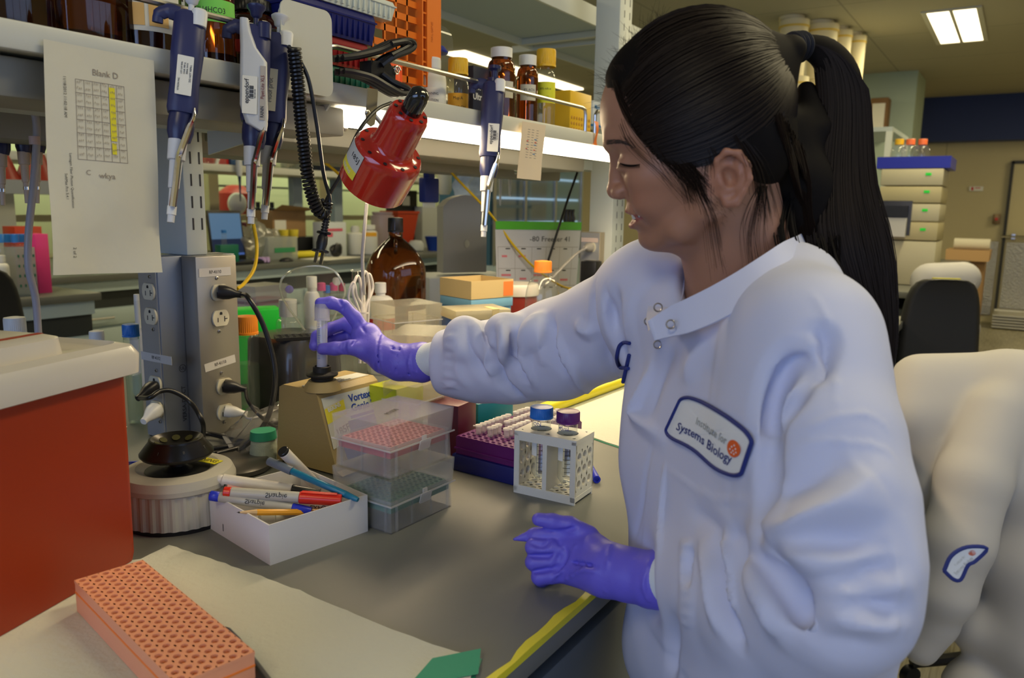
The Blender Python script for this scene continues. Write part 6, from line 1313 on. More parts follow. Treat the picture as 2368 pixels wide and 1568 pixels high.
for k in range(1500):
    # starts on the hairline of the camera side and crown, also the far side
    u = random.random(); z = 88 - 128 * u ** .9; x = 80 - 48 * (88 - z) / 126 + random.uniform(-6, 3)
    s = 1 if random.random() < .72 else -1
    q = (np.array([x, 0, z]) - cN) / rN; rem = 1 - q[0] ** 2 - q[2] ** 2
    y = math.sqrt(max(rem, 0)) * (1 if u > .12 else random.random())
    q[1] = s * y
    if z < -12 and abs(x + 9) < 0: continue
    strand(st, q, r=random.uniform(.0003, .0007), lift=random.uniform(.992, 1.022), sag=random.uniform(0, .10) * (1 if z < 40 else 0))
for k in range(330):   # from the nape and behind the ear up to the tie
    x = random.uniform(-60, -30); z = random.uniform(-52, -10); q = (np.array([x, 0, z]) - cN) / rN
    q[1] = math.sqrt(max(.02, 1 - q[0] ** 2 - q[2] ** 2)) * random.choice((1, 1, 1, -1)); strand(st, q, r=random.uniform(.0004, .0008), lift=random.uniform(.985, 1.01))
fix(part('hair_strands', st, M_hairt, person))
fl = MB()
for k in range(170):   # short flyaway hairs over forehead and crown
    u = random.random(); z = 60 + 62 * u; x = 84 - 70 * u ** 1.5; s = random.uniform(-.5, .9); q = (np.array([x, 0, z]) - cN) / rN
    q[1] = s * math.sqrt(max(.0, 1 - min(1, q[0] ** 2 + q[2] ** 2))); q /= np.linalg.norm(q); p = cN + rN * q; d = np.array([random.uniform(-.8, .7), random.uniform(-.3, .5), random.uniform(-.1, .6)])
    L = random.uniform(8, 24); P = [H(*(p + q * L * .12 * t + d * L * t / 4 + np.array([-.1, 0, -.05]) * L * (t / 4) ** 2)) for t in range(5)]
    fl.tube(P, [.00016, .00015, .00013, .0001, .00006], 3, cap=False)
def hugd(x, y):   # just in front of the head or hair surface seen there
    best = None
    for F in (FC, FH):
        h = F.hit(x, y, .5, 1.0)
        if h is not None: q = (RM.T @ (h - CAMLOC))[2]; best = q if best is None else min(best, q)
    return best
def lock(pts, n, w, r=.00035, d=.74):
    for k in range(n):
        o = np.array([random.gauss(0, w), random.gauss(0, w * .5)]); P = []
        for i, p in enumerate(pts):
            f_ = (i / (len(pts) - 1)) ** .7; dd = p[2] if len(p) > 2 else d
            x, y = p[0] + o[0] * (.35 + f_ * .8), p[1] + o[1] * f_ * 2; q = hugd(x, y); P.append(c3(x, y, (q if q is not None else dd) - random.uniform(.0002, .0022)))
        P = smooth(P, 4); m_ = len(P); fl.tube(P, [r * (1 - .75 * i / (m_ - 1)) for i in range(m_)], 3, cap=False)
lock([(1420, 185, .715), (1440, 240, .697), (1475, 300, .687), (1530, 360, .684), (1580, 410, .684), (1600, 470, .688)], 46, 11, .0003)
lock([(1500, 200, .700), (1520, 300, .683), (1570, 370, .680), (1620, 430, .683), (1665, 470, .690)], 60, 15, .0003)
lock([(1600, 380, .680), (1615, 440, .684), (1640, 500, .70), (1650, 560, .715), (1660, 620, .72)], 22, 14, .00022)
lock([(1560, 200), (1610, 300), (1640, 370), (1640, 440), (1668, 490)], 60, 12, .00026)
lock([(1430, 150), (1470, 230), (1520, 310), (1570, 380), (1620, 430)], 120, 16, .0003)
lock([(1700, 300), (1750, 380), (1765, 440), (1775, 500)], 60, 14, .0003)
lock([(1765, 430, .735), (1750, 500, .742), (1745, 560, .742), (1760, 640, .72)], 26, 18, .00022)
lock([(1420, 200, .715), (1450, 320, .69), (1530, 400, .684), (1590, 460, .69)], 14, 8, .0002)
fix(part('loose_hairs', fl, M_hairt, person))
hf = MB()
for k in range(420):   # strands over the fall of hair behind the neck
    u_ = random.random(); v_ = random.gauss(0, .35); pts = [(1790 + 60 * u_ + 14 * v_, 230 + 120 * u_), (1815 + 55 * u_ + 10 * v_, 330 + 90 * u_), (1838 + 40 * u_, 440 + 50 * u_), (1856 + 36 * u_ - 10 * v_, 560 + 30 * u_)]; P = []
    for x, y in pts:
        h = FC.hit(x, y, .5, 1.0)
        if h is not None: P.append(h - _v * random.uniform(-.0004, .0016))
    if len(P) > 2: P = smooth(P, 4); hf.tube(P, [random.uniform(.0004, .0008)] * len(P), 3, cap=False)
fix(part('hair_fall', hf, M_hairt, person))
# the ponytail: (px, py, depth, half width in px)
PT = [(1838, 112, .790, 20), (1870, 108, .790, 28), (1912, 128, .792, 40), (1940, 175, .794, 50), (1951, 250, .795, 55), (1948, 340, .795, 62), (1945, 430, .793, 72), (1950, 520, .790, 90), (1965, 600, .787, 92), (1985, 670, .785, 76), (2005, 740, .783, 56), (2022, 810, .782, 34), (2036, 870, .782, 8)]
PP = smooth([Vector((p[0], p[1], p[2] * 1000)) for p in PT], 4); WW = [v.x for v in smooth([Vector((p[3], 0, 0)) for p in PT], 4)]
FP = Field(np.array([.62, -.05, 1.06]), np.array([1.05, .34, 1.56]), .003)
cen = [c3(p.x, p.y, p.z / 1000) for p in PP]; rr = [max(.002, w_ * .79 / FPX) for w_ in WW]
for i in range(len(cen) - 9): FP.cap(cen[i], cen[i + 1], rr[i] * .9, rr[i + 1] * .9, .004, 'add', (RM[:, 2], .55))
V, Q = FP.mesh(); V = relax(V, Q, 2)
fix(np_part('ponytail', V, Q, M_hair, person, 'long black ponytail falling over the shoulder'))
ps = MB(); random.seed(4)
for k in range(900):
    th = random.uniform(0, 2 * PI); f_ = math.sqrt(random.random()) if random.random() < .3 else random.uniform(.88, 1.05); P = []; n_ = len(cen) - random.choice((0, 0, 1, 2, 4, 7, 10)); wv = random.uniform(-.2, .2); ph = random.uniform(0, 6)
    for i in range(0, n_, 2):
        t = i / (len(cen) - 1); a = th + wv * t; rad = rr[i] * f_ * (1 + .10 * math.sin(ph + 5 * t)) + (.006 * random.random() * 0 + (t ** 3) * .008 * abs(math.cos(ph)))
        P.append(cen[i] + RM[:, 0] * rad * math.cos(a) + RM[:, 2] * rad * .55 * math.sin(a) + RM[:, 1] * rad * .35 * (math.cos(a) if i < 14 else 0))
    m_ = len(P); r_ = random.uniform(.0004, .0009); ps.tube(P, [r_ * (.6 if i == 0 else 1 - .7 * (i / m_) ** 3) for i in range(m_)], 3, cap=False)
fix(part('ponytail_strands', ps, M_hairt, person))
lk = MB()
for pts, n_, w_ in (([(1852, 420, .78), (1818, 470, .765), (1805, 530, .752), (1818, 590, .742), (1850, 640, .735), (1890, 690, .73)], 40, 5), ([(1830, 430, .78), (1826, 500, .765), (1840, 570, .755), (1870, 640, .75)], 24, 5),
                    ([(1930, 560, .77), (1935, 660, .765), (1975, 760, .76), (2010, 860, .755), (2040, 930, .75)], 34, 12), ([(2030, 600, .79), (2050, 690, .79), (2062, 760, .79), (2068, 800, .79)], 26, 10), ([(1900, 560, .765), (1925, 640, .745), (1975, 720, .735), (2020, 830, .735)], 40, 12)):
    for k in range(n_):
        o = random.gauss(0, w_); o2 = random.gauss(0, w_)
        P = smooth([c3(p[0] + o, p[1] + o2, p[2] + o2 * .0004) for p in pts], 4); m_ = len(P); lk.tube(P, [.0006 * (1 - .8 * (i / m_) ** 2) for i in range(m_)], 3, cap=False)
fix(part('hair_lock', lk, M_hair, person))
tm = MB(); ta = c3(1836, 110, .787); dx = (cen[2] - ta); dx /= np.linalg.norm(dx); Mt = along(ta - dx * .004, ta + dx * .02)
for k in range(3): tm.lathe([(.0125 + .0032 * math.cos(a), .0015 + k * .0048 + .0028 * math.sin(a)) for a in [2 * PI * i / 8 for i in range(9)]], 24, Mt, cap=False, sy=1.0, sx=1.35)
fix(part('hair_tie', tm, mat('navy_hair_tie', (.008, .009, .016), .8, bump=(1500, .5, .0006)), person, 'dark navy elastic hair tie'))
# ------------------------------------------------------------------ lab coat
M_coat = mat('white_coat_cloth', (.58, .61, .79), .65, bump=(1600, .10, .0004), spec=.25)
M_knit = mat('knit_cuff', (.66, .72, .78), .9, bump=(1200, .5, .0008))
FK = Field(np.array([.24, -.24, .60]), np.array([1.14, .98, 1.40]), .0037)
sh_L, sh_R = c3(1868, 792, .68), cc(.172, -.052, .93)
# sleeves
SL = [(sh_L, .0500), (c3(1890, 900, .655), .0510), (c3(1915, 1020, .63), .0545), (c3(1938, 1160, .61), .0560), (c3(1943, 1290, .597), .0570), (c3(1930, 1375, .60), .0590), (c3(1880, 1405, .63), .0600), (c3(1790, 1400, .67), .058), (c3(1690, 1370, .73), .051), (c3(1606, 1342, .775), .043)]
FK.chain([p for p, r in SL[:6]], [r for p, r in SL[:6]], .014); FK.chain([p for p, r in SL[5:]], [r for p, r in SL[5:]], .010)
SR = [(sh_R, .060), (c3(1490, 700, .955), .064), (c3(1400, 760, 1.03), .066), (c3(1290, 808, 1.10), .070), (c3(1180, 832, 1.145), .063), (c3(1110, 838, 1.17), .059), (c3(1056, 838, 1.185), .052), (c3(1040, 838, 1.188), .047)]
FK.chain([p for p, r in SR], [r for p, r in SR], .012)
# the gathered ends of the sleeves
for c_, d_, L_ in ((c3(930, 838, 1.20), c3(1100, 838, 1.17), .0600), (c3(1480, 1338, .822), c3(1690, 1365, .73), .058)):
    ax = (d_ - c_) / np.linalg.norm(d_ - c_); e1_ = np.cross(ax, [0, 0, 1.]); e1_ /= np.linalg.norm(e1_); FK.ell(c_, (L_, .085, .085), np.stack([ax, e1_, np.cross(ax, e1_)], 1), .010, 'sub')
# torso, as flattened columns between her two sides
for (a, b_, ra, rb) in ((cc(.252, .02, .71), cc(.185, -.035, .90), .056, .062), (cc(.256, .085, .705), cc(.205, .07, .90), .074, .074), (cc(.262, .16, .70), cc(.203, .15, .90), .080, .078), (cc(.265, .25, .71), cc(.212, .25, .885), .082, .078), (cc(.255, .35, .72), cc(.208, .35, .89), .084, .082), (cc(.25, .50, .74), cc(.205, .50, .90), .09, .088), (cc(.25, .72, .76), cc(.205, .72, .91), .10, .095)):
    FK.cap(a, b_, ra, rb, .05)
FK.cap(c3(1745, 700, .815), sh_L, .052, .050, .035); FK.cap(c3(1838, 655, .765), c3(1875, 760, .70), .032, .045, .03); FK.cap(c3(1800, 640, .80), c3(1850, 665, .765), .035, .034, .03); FK.cap(c3(1730, 700, .83), sh_R, .056, .058, .035)
FK.cap(cc(.262, .04, .72), cc(.262, .10, .72), .058, .062, .03)
# gathered folds and hollows: each follows the cloth where the photo shows one
A_ = 'add'; S_ = 'sub'
for pts, r, k, out, op in (
    ([(1056, 800), (1074, 770), (1096, 815)], .014, .024, .0, A_), ([(1150, 780), (1168, 766), (1178, 810)], .014, .024, .0, A_), ([(1240, 745), (1228, 790)], .012, .018, .0, A_),
    ([(1115, 765), (1130, 805), (1122, 850)], .006, .010, .002, S_), ([(1198, 760), (1206, 830)], .006, .010, .001, S_), ([(1420, 680), (1418, 760), (1440, 830)], .006, .016, 0, S_),
    ([(1790, 960), (1775, 1060), (1765, 1150), (1760, 1230)], .010, .010, 0, S_), ([(1850, 850), (1820, 900), (1798, 980)], .008, .016, 0, S_),
    ([(1700, 1240), (1770, 1330), (1880, 1440)], .006, .012, 0, S_)):
    FK.fold(pts, r, k, out, op)
# opening for the neck
FK.cap(c3(1690, 560, .80), c3(1705, 655, .80), .060, .054, .008, 'sub'); FK.cap(c3(1600, 640, .79), c3(1560, 735, .765), .022, .010, .012, 'sub')
w_ = FK._win(FK.lo, FK.lo + (FK.n - 1) * FK.h)   # the coat front stops at the bench edge
FK.F[w_[0]] = np.maximum(FK.F[w_[0]], np.minimum(w_[2] - (Y0 - .004), BZ + .004 - w_[3]).astype(np.float32))
V, Q = FK.mesh(); V = relax(V, Q, 2, .5)
def vnormals(V, Q):
    n = np.cross(V[Q[:, 2]] - V[Q[:, 0]], V[Q[:, 3]] - V[Q[:, 1]]); N = np.zeros_like(V)
    for k in range(4):
        for i in range(3): N[:, i] += np.bincount(Q[:, k], n[:, i], len(V))
    return N / np.maximum(np.linalg.norm(N, axis=1), 1e-12)[:, None]
def crease(V, N, F, pts, h, w, sharp=.3, off=0):
    """fold along a line on the cloth: gentle on one side, steep on the other (sharp = steep width share)"""
    H = [F.hit(x, y) for x, y in pts]; H = [q for q in H if q is not None]
    if len(H) < 2: return
    P = np.array(smooth([Vector(q) for q in H], 5)); lo_, hi_ = P.min(0) - w * 1.2, P.max(0) + w * 1.2
    I = np.where(((V > lo_) & (V < hi_)).all(1))[0]
    if not len(I): return
    X = V[I]; best = np.full(len(I), 9.); sg = np.zeros(len(I)); tt = np.zeros(len(I)); m_ = len(P) - 1
    for i in range(m_):
        d = P[i + 1] - P[i]; L2 = max(d @ d, 1e-12); r = X - P[i]; t = np.clip((r @ d) / L2, 0, 1); q = r - t[:, None] * d; D = np.linalg.norm(q, axis=1)
        u = D < best; best[u] = D[u]; tt[u] = (i + t[u]) / m_; sd = np.einsum('ij,ij->i', np.cross(np.tile(d, (len(I), 1)), N[I]), q); sg[u] = np.sign(sd[u])
    ww = np.where(sg >= 0, w, w * min(1, sharp * 1.45)); prof = np.clip(1 - best / ww, 0, 1) ** 1.35; V[I] += N[I] * (h * 1.7 * prof * np.sin(PI * np.clip(tt, .02, .98)) ** .5)[:, None]
CR = [  # right sleeve
    ([(1096, 745), (1120, 790), (1136, 802)], .006, .014, .6), ([(1147, 773), (1153, 825), (1161, 873), (1189, 905), (1209, 921)], -.010, .016, .35), ([(1161, 742), (1165, 793), (1161, 853)], .009, .014, .6),
    ([(1080, 745), (1084, 800), (1110, 845), (1139, 877)], -.007, .018, .4), ([(1139, 790), (1130, 830), (1139, 872)], .008, .016, .7),
    ([(1177, 765), (1193, 809), (1212, 860), (1225, 893)], -.009, .018, .4), ([(1219, 757), (1217, 825), (1231, 889)], .009, .016, .5), ([(1277, 737), (1281, 781), (1297, 829), (1329, 877)], -.009, .018, .4),
    ([(1289, 773), (1309, 829), (1333, 881)], .008, .014, .5), ([(1333, 745), (1350, 762), (1372, 768)], .006, .016, .6), ([(1373, 672), (1373, 720), (1386, 777), (1406, 825), (1434, 877)], -.010, .020, .25), ([(1402, 668), (1418, 720), (1426, 761)], -.006, .012, .4),
    ([(1329, 829), (1341, 877), (1361, 905)], .007, .016, .4), ([(1240, 730), (1245, 790), (1262, 850)], .005, .016, .8), ([(1062, 800), (1058, 850), (1080, 895)], .004, .014, .7),
    # near sleeve
    ([(1654, 1249), (1673, 1309), (1679, 1385), (1703, 1461), (1714, 1492)], -.012, .014, .4), ([(1668, 1238), (1684, 1298), (1687, 1363), (1698, 1418)], .008, .010, .5), ([(1600, 1268), (1590, 1310), (1594, 1350)], -.006, .012, .6),
    ([(1720, 1282), (1728, 1330)], -.010, .012, .6), ([(1741, 1243), (1752, 1330), (1779, 1400), (1807, 1472)], .010, .020, .5), ([(1777, 1258), (1801, 1314), (1850, 1374), (1916, 1434), (1985, 1480)], -.009, .024, .8),
    ([(1769, 1219), (1818, 1224), (1872, 1200), (1943, 1156), (2025, 1096)], .011, .030, .6), ([(1785, 1254), (1861, 1243), (1943, 1238), (2057, 1260)], -.011, .024, .7),
    ([(1790, 1262), (1850, 1289), (1943, 1283), (2057, 1278)], .009, .020, .6), ([(1888, 1330), (1997, 1320), (2079, 1314)], -.009, .022, .7), ([(1883, 1363), (1997, 1363), (2090, 1352)], .007, .018, .6), ([(1905, 1390), (1997, 1385), (2079, 1407)], -.008, .018, .6),
    ([(1894, 1403), (1970, 1430), (2079, 1442)], .008, .018, .5), ([(1800, 1150), (1880, 1120), (1980, 1070)], -.007, .030, .8), ([(1620, 1250), (1640, 1320), (1650, 1400), (1672, 1470)], .006, .016, .7),
    # shoulder and front
    ([(1877, 766), (1909, 774), (1914, 806), (1898, 854), (1877, 892)], -.009, .018, .5), ([(1866, 849), (1834, 843), (1807, 897), (1791, 972), (1786, 1047)], -.012, .024, .35), ([(1877, 876), (1834, 940), (1812, 1004)], .009, .020, .6),
    ([(1505, 854), (1478, 930), (1472, 957), (1530, 1008)], .008, .018, .35), ([(1508, 1030), (1486, 1155), (1464, 1251)], -.002, .008, .6), ([(1538, 1082), (1530, 1192), (1523, 1273)], .004, .008, .3), ([(1560, 800), (1520, 880), (1500, 960)], -.005, .022, .7),
    ([(1640, 780), (1600, 840), (1590, 890)], .004, .024, .8), ([(1600, 1180), (1650, 1220), (1680, 1260)], -.004, .018, .7), ([(1560, 1420), (1555, 1500), (1552, 1566)], -.006, .02, .5)]
for k, y in enumerate(range(775, 905, 11)): CR.append(([(1024, y), (1042, y + 3 * (-1) ** k), (1056, y + 2)], .0022, .0055, .8))
for k, y in enumerate(range(1255, 1440, 13)): CR.append(([(1572, y), (1590, y + 4 * (-1) ** k), (1606, y)], .0022, .006, .8))
SEAM = [[(1877, 672), (1914, 731), (1930, 800), (1936, 897), (1941, 956)], [(1791, 1026), (1877, 983), (1941, 959), (2021, 959), (2059, 994)], [(1788, 1063), (1877, 1020), (1968, 1018), (2043, 1036), (2070, 1063)], [(1540, 1080), (1605, 1124), (1660, 1151), (1733, 1153)], [(1464, 690), (1446, 780), (1442, 883)], [(1539, 1080), (1534, 1180), (1526, 1290)]]
NK = vnormals(V, Q)
for c_ in CR: crease(V, NK, FK, c_[0], c_[1], c_[2], c_[3])
NK = vnormals(V, Q)
for c_ in SEAM: crease(V, NK, FK, c_, .0016, .006, .15)
V = relax(V, Q, 1, .3)
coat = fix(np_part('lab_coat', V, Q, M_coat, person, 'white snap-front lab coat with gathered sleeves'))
# collar band
up_e = [(1502, 742, .748), (1560, 706, .738), (1575, 699, .733), (1640, 668, .722), (1700, 634, .716), (1760, 594, .718), (1808, 562, .735), (1850, 540, .785), (1830, 530, .845), (1750, 540, .885), (1660, 560, .885), (1592, 586, .865), (1585, 640, .835), (1573, 700, .795), (1535, 735, .765)]
lo_e = [(1518, 786, .742), (1560, 778, .728), (1600, 768, .716), (1661, 744, .702), (1720, 712, .692), (1780, 676, .690), (1841, 632, .71), (1872, 603, .775), (1862, 578, .86), (1760, 590, .91), (1640, 598, .915), (1545, 612, .90), (1512, 670, .862), (1495, 728, .815), (1500, 765, .775)]
U_ = smooth([c3(*p) for p in up_e], 5); L2 = smooth([c3(*p) for p in lo_e], 5); cbm = MB()
def ribbon(mb, A, B, t):
    n_ = len(A); cen_ = sum(A, Vector()) / n_; v = []
    for a, b_ in zip(A, B):
        m_ = (a + b_) / 2; o = (m_ - cen_); o -= (a - b_).normalized() * o.dot((a - b_).normalized()); o.normalize(); v += [a, b_, b_ + o * t, a + o * t]
    mb.add(v, [(4 * i + k, 4 * i + (k + 1) % 4, 4 * i + 4 + (k + 1) % 4, 4 * i + 4 + k) for i in range(n_ - 1) for k in range(4)] + [(0, 1, 2, 3), (4 * n_ - 1, 4 * n_ - 2, 4 * n_ - 3, 4 * n_ - 4)])
ribbon(cbm, U_, L2, .0022)
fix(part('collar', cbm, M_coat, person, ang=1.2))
def drape(mb, off=.0012, F=None):
    """lay a flat mesh given in photo pixels onto the cloth"""
    F = F or FK; out = []
    for x, y, z in mb.v:
        h = F.hit(x, y)
        if h is None: h = c3(x, y, .72)
        e = .003; g = np.array([F.val(h + np.eye(3)[i] * e) - F.val(h - np.eye(3)[i] * e) for i in range(3)]); g /= max(np.linalg.norm(g), 1e-9)
        out.append(Vector(h + g * (off + z)))
    return MB().add(out, mb.f)
def snap(px, py, d, n_=None):
    p = c3(px, py, d); nn = (CAMLOC - p); nn /= np.linalg.norm(nn); nn = nn + RM[:, 0] * -.25
    M = along(p, p + nn); return fix(part('snap_button', MB().lathe([(.0032, 0), (.0046, 0), (.0046, .0008), (.0040, .0014), (.0034, .0008), (.0032, .0002)], 20, M, cap=False), M_steel, person))
for px, py in ((1551, 750), (1521, 797), (1522, 711), (1499, 743)):
    h = FK.hit(px, py); dd = (RM.T @ (h - CAMLOC))[2] if h is not None else .73
    snap(px, py, min(dd, {1551: .727, 1522: .76}.get(px, dd)) - .004)
# embroidered patch
top = [Vector((x, y, 0)) for x, y in ((1582, 915), (1629, 931), (1686, 964), (1747, 1011))]; bot = [Vector((x, y, 0)) for x, y in ((1539, 1006), (1604, 1037), (1661, 1084), (1716, 1106))]
TT, BB = smooth(top, 10), smooth(bot, 10)
def puv(u, v):
    i = min(max(u, 0), .9999) * (len(TT) - 1); k = int(i); a = TT[k].lerp(TT[k + 1], i - k); b_ = BB[k].lerp(BB[k + 1], i - k); return b_.lerp(a, v)
def warp(me_verts): return [(*puv(x, y)[:2], z) for x, y, z in me_verts]
ring_ = [((x + 1) / 2, (y + 1) / 2) for x, y in rring(2, 2, .30, 6)]
def dens(R, n_=8):
    o = []
    for i in range(len(R)):
        a, b_ = R[i], R[(i + 1) % len(R)]; k = max(1, int(math.dist(a, b_) / .06))
        o += [(a[0] + (b_[0] - a[0]) * t / k, a[1] + (b_[1] - a[1]) * t / k) for t in range(k)]
    return o
DR = dens(ring_); pm = MB(); nR = len(DR); v = []
for s_ in (1.0, .75, .5, .25, .02): v += [(.5 + (x - .5) * s_, .5 + (y - .5) * s_, 0) for x, y in DR]
pm.add(warp(v), [(k * nR + i, k * nR + (i + 1) % nR, (k + 1) * nR + (i + 1) % nR, (k + 1) * nR + i) for k in range(4) for i in range(nR)])
patch = fix(part('patch', drape(pm, .0018), mat('patch_cloth', (.74, .77, .80), .85, bump=(2500, .3, .0003)), person, 'white embroidered patch with navy border reading Institute for Systems Biology'))
bd = drape(MB().add(warp([(x, y, 0) for x, y in DR]), []), .0022); bpts = bd.v + [bd.v[0], bd.v[1]]
M_navy = mat('navy_thread', (.015, .03, .20), .7, bump=(2500, .6, .0005)); M_orange = mat('orange_thread', (.75, .12, .02), .7); M_greyt = mat('grey_thread', (.35, .38, .38), .8)
sub_ = lambda nm, mb, m: setattr(part(nm, mb, m, patch), 'matrix_parent_inverse', Matrix.Identity(4))
sub_('patch_border', MB().tube(bpts, .0019, 6, cap=False), M_navy)
def ptext(body, size, u0, v0, m, ang=0, asp=2.2, sx=1, fn=None, F=None, par=None, off=.0024):
    c = bpy.data.curves.new('lettering', 'FONT'); c.body = body; c.size = size; c.align_y = 'CENTER'; c.offset = .012 * size; c.resolution_u = 2
    o = bpy.data.objects.new('tmp', c); me = bpy.data.meshes.new_from_object(o); bpy.data.objects.remove(o)
    mb = MB(); ca, sa = math.cos(ang), math.sin(ang); vv = []
    for q in me.vertices:
        x = q.co.x * sx; y = q.co.y; vv.append((u0 + (x * ca - y * sa) / asp, v0 + x * sa + y * ca, 0))
    mb.add((fn or warp)(vv), [tuple(p.vertices) for p in me.polygons]); bpy.data.meshes.remove(me)
    return part('lettering', drape(mb, off, F), m, par or patch, flat=True)
ptext('Systems Biology', .25, .10, .30, M_navy, 0, 1.95, .88); ptext('Institute for', .21, .31, .58, M_greyt, 0, 1.95, .80)
lg = MB(); lg.add([(*puv(.83 + .085 * math.cos(a), .53 + .165 * math.sin(a))[:2], 0) for a in [2 * PI * i / 24 for i in range(24)]] , [tuple(range(24))])
sub_('logo_disc', drape(lg, .0025), M_orange)
dt = MB()
for (a, b_) in ((0, .07), (-.025, .02), (.025, .02), (-.04, -.04), (0, -.04), (.04, -.04), (-.015, -.09), (.02, -.09)):
    dt.add([(*puv(.83 + a + .009 * math.cos(q), .53 + b_ + .02 * math.sin(q))[:2], 0) for q in [PI * i / 3 for i in range(6)]], [tuple(range(6))])
sub_('logo_dots', drape(dt, .0028), mat('patch_cloth', (.74, .77, .80)))
p2 = MB()
for pts in ([(1459, 793), (1445, 791), (1433, 800), (1429, 820), (1430, 838), (1438, 850), (1456, 852)], [(1458, 820), (1452, 848), (1444, 884)]):
    d = drape(MB().add([(*p[:2], 0) for p in smooth([Vector((x, y, 0)) for x, y in pts], 4)], []), .0018); p2.tube(d.v, .0022, 6)
fix(part('patch_border', p2, M_navy, person, 'navy edge of a second patch on the far chest'))
# knit cuffs
for (a, b_, r0_, r1_) in ((c3(1068, 818, 1.185), c3(966, 838, 1.205), .0288, .0250), (c3(1600, 1342, .778), c3(1500, 1338, .815), .027, .0245)):
    M = along(a, b_); L = np.linalg.norm(b_ - a)
    fix(part('cuff', MB().lathe([(r0_ * .2, -.012), (r0_, -.01), (r0_, 0), (r0_ * .96, L * .4), (r1_, L), (r1_ * .4, L)], 36, M), M_knit, person, 'pale knitted cuff'))
# ------------------------------------------------------------------ gloves
M_glove = mat('violet_nitrile', (.145, .12, .68), .42, bump=(260, .22, .0012), spec=.45)
def glove(F, label):
    V, Q = F.mesh(); V = relax(V, Q, 1, .4); return fix(np_part('glove', V, Q, M_glove, person, label))
m = .001
# right hand, pressing the tube down on the mixer
G = Field(c3(850, 780, 1.2472) - .17, c3(850, 780, 1.2472) + .17, .0018)
tb = 1.165
G.chain([c3(972, 838, 1.2099), c3(925, 838, 1.2152), c3(892, 826, 1.2206)], [.03038, .02825, .02558], .00640)
G.cap(c3(974, 838, 1.2099), c3(966, 838, 1.2110), .03198, .03091, .00107)
G.cap(c3(892, 822, 1.2259), c3(850, 790, 1.2494), .02345, .02452, .01066, 'add', (RM[:, 2], .85)); G.cap(c3(895, 830, 1.2206), c3(848, 806, 1.2387), .02132, .01706, .01066)
G.cap(c3(850, 775, 1.2557), c3(836, 772, 1.2579), .02025, .01599, .01066)
G.chain([c3(850, 812, 1.2312), c3(812, 803, 1.2259), c3(775, 806, 1.2238), c3(746, 807, 1.2259)], [.01652, .01119, .01045, .00938], .00533)          # thumb
G.chain([c3(842, 768, 1.2579), c3(820, 735, 1.2557), c3(794, 708, 1.2494), c3(765, 700, 1.2430), c3(741, 701, 1.2419)], [.01279, .01119, .01023, .00959, .00895], .00426)   # index on the cap
G.chain([c3(848, 780, 1.2685), c3(800, 748, 1.2845), c3(763, 760, 1.2739), c3(733, 778, 1.2557), c3(727, 800, 1.2430)], [.01279, .01066, .00981, .00938, .00853], .00320)      # middle, round behind
G.chain([c3(852, 795, 1.2771), c3(808, 776, 1.2984), c3(768, 788, 1.2845), c3(742, 800, 1.2664)], [.01226, .01045, .00959, .00853], .00320)
G.chain([c3(856, 808, 1.2792), c3(822, 800, 1.3027), c3(786, 806, 1.2941), c3(766, 812, 1.2792)], [.01119, .00938, .00853, .00768], .00320)
for p in ([(790, 690), (798, 706), (790, 718)], [(784, 692), (790, 706)], [(800, 790), (797, 803), (803, 820)], [(792, 792), (788, 806), (794, 818)], [(880, 770), (874, 800), (878, 850)], [(868, 840), (874, 862)], [(905, 800), (920, 830), (915, 860)], [(930, 800), (918, 826)], [(935, 835), (950, 870)], [(830, 745), (845, 770)], [(812, 800), (824, 786)]):
    G.fold(p, .0011, .0035, 0, S_)
for p in ([(884, 775), (878, 810), (886, 856)], [(925, 800), (940, 830), (930, 872)], [(955, 806), (945, 842), (958, 876)], [(900, 862), (935, 850), (965, 862)], [(906, 812), (932, 822)], [(795, 688), (803, 702)]):
    G.fold(p, .0012, .003, .0004, A_)
glove(G, 'right hand in violet glove, finger on the tube')
# left hand, resting half closed over the bench edge
G = Field(c3(1350, 1300, .86) - .15, c3(1350, 1300, .86) + .15, .0018)
G.chain([c3(1512, 1340, .812), c3(1450, 1328, .828), c3(1408, 1316, .838)], [.0290, .0275, .0268], .006, 'add')
G.cap(c3(1513, 1340, .812), c3(1506, 1340, .813), .0305, .0298, .001)
G.cap(c3(1400, 1312, .846), c3(1335, 1282, .872), .024, .020, .014); G.cap(c3(1395, 1330, .840), c3(1320, 1322, .868), .021, .015, .012); G.cap(c3(1370, 1270, .862), c3(1330, 1250, .88), .018, .014, .012)
G.chain([c3(1360, 1240, .870), c3(1318, 1214, .872), c3(1278, 1206, .874), c3(1245, 1201, .876)], [.0125, .0092, .0085, .0074], .004)       # thumb
G.chain([c3(1330, 1246, .878), c3(1275, 1234, .884), c3(1236, 1238, .886)], [.0125, .0098, .0090], .004); G.cap(c3(1236, 1238, .886), c3(1190, 1247, .885), .0085, .0022, .002, 'add', (RM[:, 2], .7))   # index
for y0, y1, yt, dz in ((1268, 1266, 1292, 0), (1296, 1300, 1318, -.001), (1322, 1334, 1340, -.003)):
    G.chain([c3(1328, y0, .872), c3(1276, (y0 + y1) / 2 + 1, .873 + dz), c3(1234 + (y1 > 1330) * 14, y1, .876 + dz), c3(1243 + (y1 > 1330) * 12, y1 + 10, .893 + dz), c3(1285, yt, .900 + dz)], [.0125, .0100, .0094, .0088, .0082], .0022)
for p in ([(1270, 1252), (1255, 1262), (1225, 1256)], [(1290, 1282), (1260, 1286), (1226, 1285)], [(1290, 1310), (1262, 1318), (1235, 1322)], [(1330, 1220), (1300, 1228), (1262, 1225)], [(1290, 1250), (1310, 1280), (1296, 1320)], [(1320, 1300), (1380, 1310)]):
    G.fold(p, .0014, .004, 0, S_)
